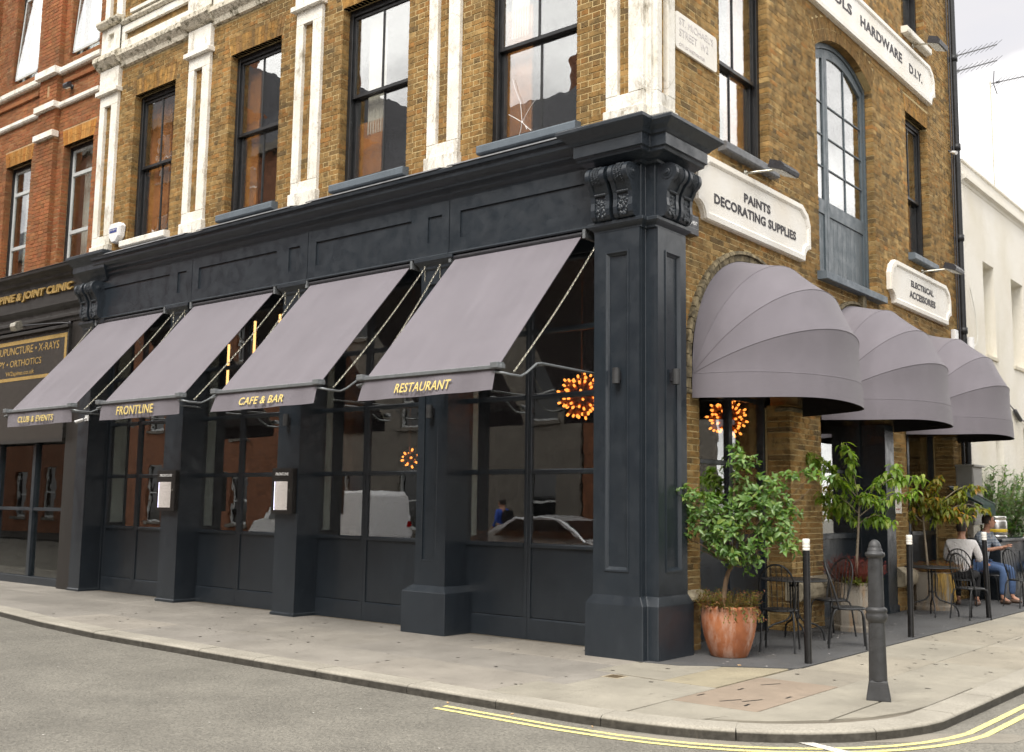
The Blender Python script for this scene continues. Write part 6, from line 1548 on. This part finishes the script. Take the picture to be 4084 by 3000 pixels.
m = MB(); m.rings([[(x, y, z) for x, z in ((0, .12), (.55, -.18), (.56, -.36), (.54, -.36), (.53, -.2), (0, .08))] for y in (.3, 1.05)]); m.build('canvas', M['green_canvas'], gp)
m = MB(); m.tube([(0, .28, .13), (.56, .28, -.17)], .012, 6); m.tube([(0, 1.07, .13), (.56, 1.07, -.17)], .012, 6); m.tube([(.0, .28, .13), (.0, 1.07, .13)], .012, 6); m.build('frame', M['alu'], gp)
bl = thing('balustrade', 'white balustrade half hidden behind the big shrub', 'railing', (.16, 11.6, .9))
for k in range(14): m = MB(); m.lathe([(.05, 0), (.05, .04), (.03, .06), (.05, .2), (.045, .3), (.028, .44), (.045, .5), (.045, .54)], (0, .2 * k, 0), 10); m.build('baluster', M['white_wall'], bl)
MB().box(-.08, .08, -.1, 2.8, .54, .62).build('rail', M['white_wall'], bl, bevel=.01); MB().box(-.08, .08, -.1, 2.8, -.9, 0).build('plinth', M['white_wall'], bl)

# ================================================================ people
def skin_obj(name, J, B, mat, par, root, sub=2):
    """one continuous skinned surface over a joint graph"""
    ids = list(J); ix = {k: i for i, k in enumerate(ids)}
    me = bpy.data.meshes.new(name); me.from_pydata([J[k][0] for k in ids], [(ix[a], ix[b]) for a, b in B], [])
    o = bpy.data.objects.new(name, me); COL.objects.link(o); sk = o.modifiers.new('skin', 'SKIN'); sk.use_smooth_shade = True
    for i, k in enumerate(ids):
        r = J[k][1]; d = me.skin_vertices[0].data[i]; d.radius = r if isinstance(r, tuple) else (r, r); d.use_root = (k == root)
    sb = o.modifiers.new('sub', 'SUBSURF'); sb.levels = sub; sb.render_levels = sub
    bpy.context.view_layer.update(); m2 = bpy.data.meshes.new_from_object(o.evaluated_get(bpy.context.evaluated_depsgraph_get())); bpy.data.objects.remove(o); bpy.data.meshes.remove(me)
    m2.name = name; m2.materials.clear(); m2.materials.append(M[mat]); return put(name, m2, par)
def person(label, loc, rz, J, top, legs, hair, shirt_sleeve=.5, face=True, group=None, extra=None):
    """J: joint positions in the person's own frame (x right, y forward)"""
    t = thing('person', label, 'person', loc, rz, group); g = {}
    V = {k: Vector(v) for k, v in J.items()}
    R = dict(pel=(.125, .10), bel=(.125, .095), che=(.155, .105), nb=.075, nk=.052, hd=.078, ht=.072, sh=.062, el=.042, wr=.028, hip=.085, kn=.058, an=.038, toe=.034)
    for k, v in V.items(): g[k] = (tuple(v), R.get(k[:-2] if k[-2:] in ('_l', '_r') else k, .03))
    B = [('pel', 'bel'), ('bel', 'che'), ('che', 'nb'), ('nb', 'nk'), ('nk', 'hd'), ('hd', 'ht')]
    for s_ in 'lr':
        B += [('che', 'sh_' + s_), ('sh_' + s_, 'el_' + s_), ('el_' + s_, 'wr_' + s_), ('pel', 'hip_' + s_), ('hip_' + s_, 'kn_' + s_), ('kn_' + s_, 'an_' + s_), ('an_' + s_, 'toe_' + s_)]
        w0, e0 = V['wr_' + s_], V['el_' + s_]; d = (w0 - e0).normalized(); q = d.cross(Vector((0, 0, 1))); q = q.normalized() if q.length > .1 else Vector((1, 0, 0)); pm = w0 + d * .075
        g['pm_' + s_] = (tuple(pm), (.036, .018)); B.append(('wr_' + s_, 'pm_' + s_))
        for i, (off, L) in enumerate(((-.027, .060), (-.009, .072), (.009, .068), (.027, .052))):
            a = pm + d * .025 + q * off; b = a + d * L * .55 + Vector((0, 0, -.006)); c = b + d * L * .35 + Vector((0, 0, -.022))
            for nm, p, r in (('a', a, .0095), ('b', b, .0085), ('c', c, .007)): g[f'f{i}{nm}_{s_}'] = (tuple(p), r)
            B += [('pm_' + s_, f'f{i}a_{s_}'), (f'f{i}a_{s_}', f'f{i}b_{s_}'), (f'f{i}b_{s_}', f'f{i}c_{s_}')]
        sg = -1 if s_ == 'r' else 1; a = w0 + d * .035 - q * .03 * sg; b = a + d * .03 - q * .025 * sg; g['ta_' + s_] = (tuple(a), .011); g['tb_' + s_] = (tuple(b), .009); B += [('wr_' + s_, 'ta_' + s_), ('ta_' + s_, 'tb_' + s_)]
    bd = skin_obj('body', g, B, 'skin', t, 'pel', 1)
    hd, ht = V['hd'], V['ht']; fw = Vector(J.get('look', (0, 1, 0))).normalized() if 'look' in J else Vector((0, 1, 0)); sd = fw.cross(Vector((0, 0, 1))).normalized()
    h = MB(); n = 16; c = hd.lerp(ht, .45)                                   # head shell with nose, jaw and ears
    prof = [(-.125, .030, .02), (-.115, .052, .028), (-.085, .064, .018), (-.04, .074, .008), (0, .080, .0), (.05, .082, -.006), (.09, .072, -.010), (.115, .045, -.012), (.124, .006, -.012)]
    h.rings([[tuple(c + sd * (r * .9 * math.cos(2 * PI * k / n)) + fw * (r * 1.12 * math.sin(2 * PI * k / n) + o + (.018 if k == 4 and -.06 < z < .0 else 0)) + Vector((0, 0, z))) for k in range(n)] for z, r, o in prof], smooth=True)
    for s_ in (-1, 1): h.ball(tuple(c + sd * .078 * s_ + Vector((0, 0, -.02))), .022, 6, 5, (.5, .8, 1.4))
    h.tube([tuple(c + fw * .092 + Vector((0, 0, .015))), tuple(c + fw * .112 + Vector((0, 0, -.035)))], [.008, .014], 6)
    h.build('head', M['skin'], t)
    e = MB()
    for s_ in (-1, 1): e.ball(tuple(c + fw * .084 + sd * .032 * s_ + Vector((0, 0, .008))), .011, 6, 4)
    e.build('eyes', M['hair'], t); mo = MB(); mo.tube([tuple(c + fw * .092 - sd * .022 + Vector((0, 0, -.068))), tuple(c + fw * .098 + Vector((0, 0, -.070))), tuple(c + fw * .092 + sd * .022 + Vector((0, 0, -.068)))], .005, 5); mo.build('mouth', plain('lips', (.30, .10, .08), .5), t)
    k = MB(); n = 16; pr = [(-.05, .074, -.028), (.0, .086, -.018), (.05, .089, -.012), (.09, .080, -.012), (.118, .052, -.013), (.132, .006, -.013)]
    k.rings([[tuple(c + sd * (r * .93 * math.cos(2 * PI * q / n)) + fw * (min(r * 1.14 * math.sin(2 * PI * q / n), .05 if z < .06 else 9) + o) + Vector((0, 0, z))) for q in range(n)] for z, r, o in pr], False, True, smooth=True); k.build('hair', M[hair], t)
    # clothes over the body
    q = {}; C = []
    for nm, r in (('pel', (.145, .118)), ('bel', (.145, .115)), ('che', (.175, .125)), ('nb', .082)): q[nm] = (tuple(V[nm]), r)
    C = [('pel', 'bel'), ('bel', 'che'), ('che', 'nb')]
    for s_ in 'lr':
        q['sh_' + s_] = (tuple(V['sh_' + s_]), .078); q['el_' + s_] = (tuple(V['el_' + s_]), .058); C += [('che', 'sh_' + s_), ('sh_' + s_, 'el_' + s_)]
        if shirt_sleeve > .5: q['cf_' + s_] = (tuple(V['el_' + s_].lerp(V['wr_' + s_], .85)), .042); C.append(('el_' + s_, 'cf_' + s_))
    skin_obj('shirt', q, C, top, t, 'pel', 2)
    q = {'pel': (tuple(V['pel'] + Vector((0, 0, -.02))), (.142, .115))}; C = []
    for s_ in 'lr':
        q['hip_' + s_] = (tuple(V['hip_' + s_]), .098); q['kn_' + s_] = (tuple(V['kn_' + s_]), .073); q['an_' + s_] = (tuple(V['kn_' + s_].lerp(V['an_' + s_], .93)), .055); C += [('pel', 'hip_' + s_), ('hip_' + s_, 'kn_' + s_), ('kn_' + s_, 'an_' + s_)]
    skin_obj('trousers', q, C, legs, t, 'pel', 2)
    for s_ in 'lr':
        a, b = V['an_' + s_], V['toe_' + s_]; d = (b - a); d.z = 0; d.normalize(); f = Vector((a.x, a.y, .045))
        skin_obj('shoe', {'h': (tuple(f - d * .05), (.046, .046)), 'm': (tuple(f + d * .06), (.050, .042)), 't': (tuple(f + d * .16 + Vector((0, 0, -.008))), (.042, .032))}, [('h', 'm'), ('m', 't')], 'shoe', t, 'h', 1)
    return t
SEAT = dict(pel=(0, 0, .56), bel=(0, .02, .74), che=(0, .05, .98), nb=(0, .07, 1.12), nk=(0, .09, 1.18), hd=(0, .11, 1.27), ht=(0, .12, 1.37), sh_l=(-.20, .05, 1.06), sh_r=(.20, .05, 1.06),
            hip_l=(-.10, .06, .54), hip_r=(.10, .06, .54), kn_l=(-.15, .46, .54), kn_r=(.15, .46, .54), an_l=(-.15, .42, .11), an_r=(.15, .42, .11), toe_l=(-.16, .56, .04), toe_r=(.16, .56, .04))
J = dict(SEAT, el_l=(-.27, .14, .80), el_r=(.27, .14, .80), wr_l=(-.20, .38, .78), wr_r=(.20, .38, .78))
person('man in a white shirt seen from behind, seated on a hoop back chair', (.50, 9.02, 0), .12, J, 'white_shirt', 'black_cloth', 'hair', .9, group='seated men')
J = dict(SEAT, pel=(0, 0, .66), bel=(0, .02, .84), che=(0, .06, 1.09), nb=(0, .10, 1.24), nk=(0, .13, 1.30), hd=(0, .16, 1.39), ht=(0, .17, 1.49), sh_l=(-.20, .07, 1.17), sh_r=(.20, .07, 1.17), hip_l=(-.10, .06, .64), hip_r=(.10, .06, .64),
         el_l=(-.25, .24, .93), el_r=(.24, .22, .92), wr_l=(-.10, .42, 1.0), wr_r=(.12, .44, .98), kn_l=(-.17, .47, .60), kn_r=(.16, .47, .60), an_l=(-.18, .45, .11), an_r=(.17, .44, .11), toe_l=(-.2, .58, .04), toe_r=(.2, .58, .04), look=(-.55, .85, 0))
person('man in a blue checked shirt and jeans, seated facing the man in white', (.42, 10.42, 0), -1.75, J, 'plaid', 'denim', 'hair', .4, group='seated men')
J = dict(SEAT, el_l=(-.30, .30, 1.02), el_r=(.27, .14, .82), wr_l=(-.30, .58, 1.13), wr_r=(.20, .38, .80))
person('person in a white shirt at the right edge, one bare arm on the counter', (.78, 12.75, 0), 2.75, J, 'white_shirt', 'denim', 'hair', .45)
STAND = dict(pel=(0, 0, .95), bel=(0, .0, 1.12), che=(0, .01, 1.36), nb=(0, .0, 1.50), nk=(0, .02, 1.55), hd=(0, .03, 1.63), ht=(0, .04, 1.73), sh_l=(-.19, 0, 1.44), sh_r=(.19, 0, 1.44), el_l=(-.26, -.05, 1.15), el_r=(.26, -.02, 1.16), wr_l=(-.25, .08, .92), wr_r=(.25, .12, .93),
             hip_l=(-.10, 0, .90), hip_r=(.10, 0, .90), kn_l=(-.10, .10, .50), kn_r=(.10, -.04, .50), an_l=(-.10, .16, .10), an_r=(.10, -.22, .12), toe_l=(-.10, .30, .04), toe_r=(.10, -.08, .04))
wk = person('man in a blue anorak with a rucksack, walking, mirrored in the shop glass', (-12.6, -11.9, .0), 1.7, STAND, 'blue_cloth', 'black_cloth', 'hair', .9)
m = MB(); m.rings([[(x * s_, -.13 - d, z) for x, z in ((-.14, 1.02), (.14, 1.02), (.15, 1.3), (.10, 1.46), (-.10, 1.46), (-.15, 1.3))] for s_, d in ((1, 0), (1.05, .08), (.85, .17))]); m.build('rucksack', M['black_cloth'], wk, bevel=.02)

# ================================================================ lamps inside
def chandelier(label, c, r, n, drop):
    t = thing('chandelier', label, 'chandelier', c, 0, 'round copper chandeliers of glowing bulbs')
    m = MB(); m.ball((0, 0, 0), r * .36, 14, 9); m.tube([(0, 0, r * .2), (0, 0, drop)], .008, 6); m.build('hub', M['amber'], t)
    a_ = MB(); ga = PI * (3 - math.sqrt(5)); lib = None
    for i in range(n):
        z = 1 - 2 * (i + .5) / n; q = math.sqrt(1 - z * z); d = Vector((q * math.cos(ga * i), q * math.sin(ga * i), z))
        q2 = (.82, .60, .72)[i % 3]; a_.tube([tuple(d * r * .2), tuple(d * r * (q2 - .05))], .007, 5); a_.tube([tuple(d * r * (q2 - .14)), tuple(d * r * q2)], .026, 7)
        if lib is None:
            b = MB(); b.lathe([(.010, 0), (.016, .010), (.017, .034), (.011, .044), (.001, .047)], n=7); lib = b.mesh('bulb', M['bulb'])
        o = put('bulb', lib, t); o.location = d * r * q2; o.rotation_euler = d.to_track_quat('Z', 'Y').to_euler()
    a_.build('arms', M['amber'], t, kind='stuff'); return t
chandelier('glowing copper chandelier behind the glass left of the corner pier', (-2.0, 1.5, 3.03), .35, 84, 1.9)
chandelier('glowing copper chandelier behind the side window above the potted shrub', (-1.05, 3.72, 2.86), .32, 72, 2.1)
chandelier('small cluster of glowing bulbs low behind the glass of the CAFE & BAR bay', (-5.25, 1.6, 2.27), .15, 12, 2.6)
for lb_, x, z0, z1 in (('upright glowing tube lamp between the FRONTLINE and CAFE & BAR awnings, the longest', -9.74, 3.3, 4.40), ('upright glowing tube lamp, the middle one, right of the FRONTLINE awning', -9.01, 4.1, 4.75), ('short glowing tube lamp at the top edge of the CAFE & BAR awning', -8.33, 4.45, 4.8)):
    t = thing('tube_lamp', lb_, 'lamp', (x, 1.5, z0), 0, 'upright tube lamps inside'); m = MB(); m.tube([(0, 0, .02), (0, 0, z1 - z0 - .02)], .022, 8); m.build('tube', M['tube'], t); m = MB(); m.tube([(0, 0, -.02), (0, 0, .02)], .03, 8); m.tube([(0, 0, z1 - z0 - .02), (0, 0, 4.95 - z0)], .012, 6); m.build('holder', M['dark_plastic'], t)
# ================================================================ across the streets (mirrored in the windows)
fp = MB(); fp.box(-60, 30, -40, -11.2, -.2, .0); structure(fp.build('far_pavement', M['slab']))
def terrace_house(label, x0, x1, y, h, floors, mat, chim, face=-1, roof=2.0):
    """front plane at y facing +Y"""
    t = thing('terraced_house', label, 'building', (0, 0, 0), 0, 'houses across the main street'); F = lambda u, o, z: (u, y + o, z)
    n = max(2, int((x1 - x0) / 2.6)); w_ = (x1 - x0) / n; hs = []; fh = h / floors
    for k in range(floors):
        for i in range(n):
            c = x0 + w_ * (i + .5); hs.append((c - .55, c + .55, k * fh + (.9 if k else .7), (k + 1) * fh - .6))
    m = MB(F); wallgrid(m, x0, x1, 0, h, 0, hs, .2); m.quad((x0, 0, 0), (x0, -8, 0), (x0, -8, h), (x0, 0, h)); m.quad((x1, 0, 0), (x1, -8, 0), (x1, -8, h), (x1, 0, h)); m.build('wall', M[mat], t, recalc=False)
    MB(F).box(x0, x1, -.1, .3, h - .35, h).build('cornice', M['opp_stone'], t)
    m = MB(F); m.rings([[(x, -.1, h), (x, -1.3, h + roof), (x, -6.5, h + roof), (x, -8, h)] for x in (x0 + .02, x1 - .02)]); m.build('roof', M['slate'], t)
    for a, b, c, d in hs:
        f = MB(F); f.box(a, a + .08, -.2, -.12, c, d); f.box(b - .08, b, -.2, -.12, c, d); f.box(a, b, -.2, -.121, d - .08, d); f.box(a, b, -.2, -.121, c, c + .08); f.box(a, b, -.19, -.118, (c + d) / 2 - .03, (c + d) / 2 + .03); wi = f.build('window', M['pale_frame'], t)
        MB(F).box(a + .08, b - .08, -.17, -.16, c + .08, d - .08).build('pane', M['car_glass'], wi); MB(F).box(a - .1, b + .1, -.1, .08, c - .12, c).build('sill', M['opp_stone'], wi)
    for cx_ in chim:
        MB(F).box(cx_ - .8, cx_ + .8, -4.2, -3.4, h + 1, h + roof + 2.2).build('chimney', M['opp_brick'], t)
        for k in range(4): m = MB(F); m.lathe([(.14, 0), (.11, .45)], (cx_ - .6 + .4 * k, -3.8, h + roof + 2.2), 8); m.build('chimney_pot', M['terracotta'], t)
    return t
terrace_house('dark brick house across the street with a slate roof and chimneys', -12.5, -2, -15.5, 12, 4, 'opp_brick', (-5, -11.5))
terrace_house('pale stone fronted house across the street', -24, -12.6, -15.5, 13.2, 4, 'opp_stone', (-14.6, -20))
terrace_house('red brick house across the street further along', -31, -24.1, -15.5, 15.8, 5, 'opp_brick', (-28,))
terrace_house('tallest brick house across the street', -45, -31.1, -15.5, 18.5, 5, 'opp_brick', (-35, -41))
terrace_house('far brick house at the end of the street', -75, -45.1, -15.5, 14, 4, 'opp_brick', (-52, -62))
terrace_house('lower brick house across the street behind the viewer', -1.9, 12, -15.5, 8, 3, 'opp_brick', (2,))
t = thing('side_street_house', 'plain house on the other side of the side street', 'building', (0, 0, 0)); F = lambda u, o, z: (13.5 - o, u, z); hs = []
for k in range(3):
    for i in range(8): c = 2 + i * 3.2; hs.append((c - .6, c + .6, 1.0 + 3 * k, 2.6 + 3 * k))
m = MB(F); wallgrid(m, 0, 28, 0, 10.0, 0, hs, .2); m.build('wall', M['opp_stone'], t, recalc=False); MB(F).box(0, 28, -6, -.02, 10.0, 10.4).build('roof', M['slate'], t)  # unseen house, made taller to darken the lower side front
for a, b, c, d in hs:
    f = MB(F); f.box(a, a + .07, -.2, -.1, c, d); f.box(b - .07, b, -.2, -.1, c, d); f.box(a, b, -.2, -.1, (c + d) / 2 - .03, (c + d) / 2 + .03); wi = f.build('window', M['pale_frame'], t); MB(F).box(a + .07, b - .07, -.17, -.16, c, d).build('pane', M['car_glass'], wi)
fp = MB(); fp.box(9.8, 13.5, -4, 30, -.2, .0); structure(fp.build('far_pavement', M['slab']))

def wheels(t, xs, yw, r):
    for x in xs:
        for y in (-yw, yw):
            w_ = MB(); n = 22; sgn = 1 if y > 0 else -1
            w_.rings([[(x + rr_ * math.cos(2 * PI * k / n), y + sgn * d, r + rr_ * math.sin(2 * PI * k / n)) for k in range(n)] for rr_, d in ((r * .7, -.2), (r * .96, -.2), (r, -.17), (r, -.03), (r * .95, 0), (r * .66, .0))], smooth=True); wo_ = w_.build('wheel', M['tyre'], t)
            h = MB(); h.rings([[(x + rr_ * math.cos(2 * PI * k / n), y + sgn * d, r + rr_ * math.sin(2 * PI * k / n)) for k in range(n)] for rr_, d in ((r * .64, -.02), (r * .64, .006), (r * .5, -.02), (r * .15, .01))]); h.build('rim', M['alu'], wo_)
def vehicle(name, label, cat, loc, rz, prof, hw, mat, glassz, wh, r, tum=.12, lamps=()):
    """side profile swept across with a narrower roof"""
    t = thing(name, label, cat, loc, rz); zc = glassz[0]; zmax = max(z for x, z in prof)
    def ins(z): return tum * max(0, (z - zc) / (zmax - zc))
    m = MB(); cs = []
    for k, s_ in enumerate((-1, -.94, .94, 1)):
        q = []
        for x, z in prof:
            e = 1 if abs(s_) < 1 else .96; y = s_ * (hw - ins(z)); q.append((x * (1 if abs(s_) < 1 else .985), y, (z - .6) * e + .6))
        cs.append(q)
    m.rings(cs); m.build('body', M[mat], t, bevel=.03); wheels(t, wh, hw - .02, r)
    for nm, xs_, side in glassz[1]:
        g = MB()
        if side == 's':
            for s_ in (-1, 1):
                P_ = [(x, s_ * (hw - ins(z) + .012), z) for x, z in xs_]; g.rings([P_, [(x, y - s_ * .02, z) for x, y, z in P_]])
                g.build('side_window', M['car_glass'], t); g = MB()
        else:
            (x0, z0), (x1, z1) = xs_; w0, w1 = hw - ins(z0) - .08, hw - ins(z1) - .1; d = .015 if x0 > 0 else -.015
            P_ = [(x0 + d, -w0, z0), (x0 + d, w0, z0), (x1 + d, w1, z1), (x1 + d, -w1, z1)]; g.rings([P_, [(x - d * 1.5, y, z - .006) for x, y, z in P_]]); g.build(nm, M['car_glass'], t)
    for nm, x, y, z, mt in lamps:
        for s_ in (-1, 1): MB().box(x - .03, x + .03, s_ * y - .07, s_ * y + .07, z - .09, z + .09).build(nm, M[mt], t, bevel=.015)
    return t
VP = [(-2.45, .35), (2.3, .35), (2.45, .5), (2.45, .85), (2.2, 1.1), (1.75, 1.2), (1.25, 1.95), (1.0, 2.02), (-2.3, 2.02), (-2.45, 1.9), (-2.5, .8)]
v = vehicle('parked_van', 'white van parked across the street, seen mirrored in the shop glass', 'van', (-17.6, -10.0, -KH), PI, VP, .95, 'van_white', (1.15, [('windscreen', ((1.72, 1.25), (1.28, 1.88)), 'f'), ('side', [(.45, 1.2), (1.5, 1.2), (1.1, 1.8), (.45, 1.8)], 's')]), (-1.55, 1.6), .34, .10, [('headlight', 2.42, .72, .78, 'blind'), ('tail_light', -2.46, .82, 1.1, 'lamp_red')])
lettering(lambda u, o, z: (u, -.96 - o, z), 'H&S', -.4, -1.3, 1.15, 1.5, .0, M['blue_ink'], v, .004)
CPR = [(-2.1, .32), (2.05, .32), (2.18, .5), (2.15, .72), (1.2, .92), (.35, 1.40), (-.2, 1.47), (-.9, 1.44), (-1.6, 1.05), (-2.1, .95), (-2.18, .6)]
vehicle('parked_car', 'silver car parked across the street, seen mirrored in the glass of the RESTAURANT bay', 'car', (-8.3, -8.9, -KH), .0, CPR, .86, 'silver', (.95, [('windscreen', ((1.13, .98), (.42, 1.37)), 'f'), ('rear_window', ((-1.55, 1.10), (-.98, 1.40)), 'f'), ('side', [(-1.35, 1.0), (.95, 1.0), (.25, 1.36), (-.85, 1.38)], 's')]), (-1.3, 1.32), .31, .22, [('headlight', 2.1, .62, .68, 'blind'), ('tail_light', -2.1, .66, .82, 'lamp_red')])
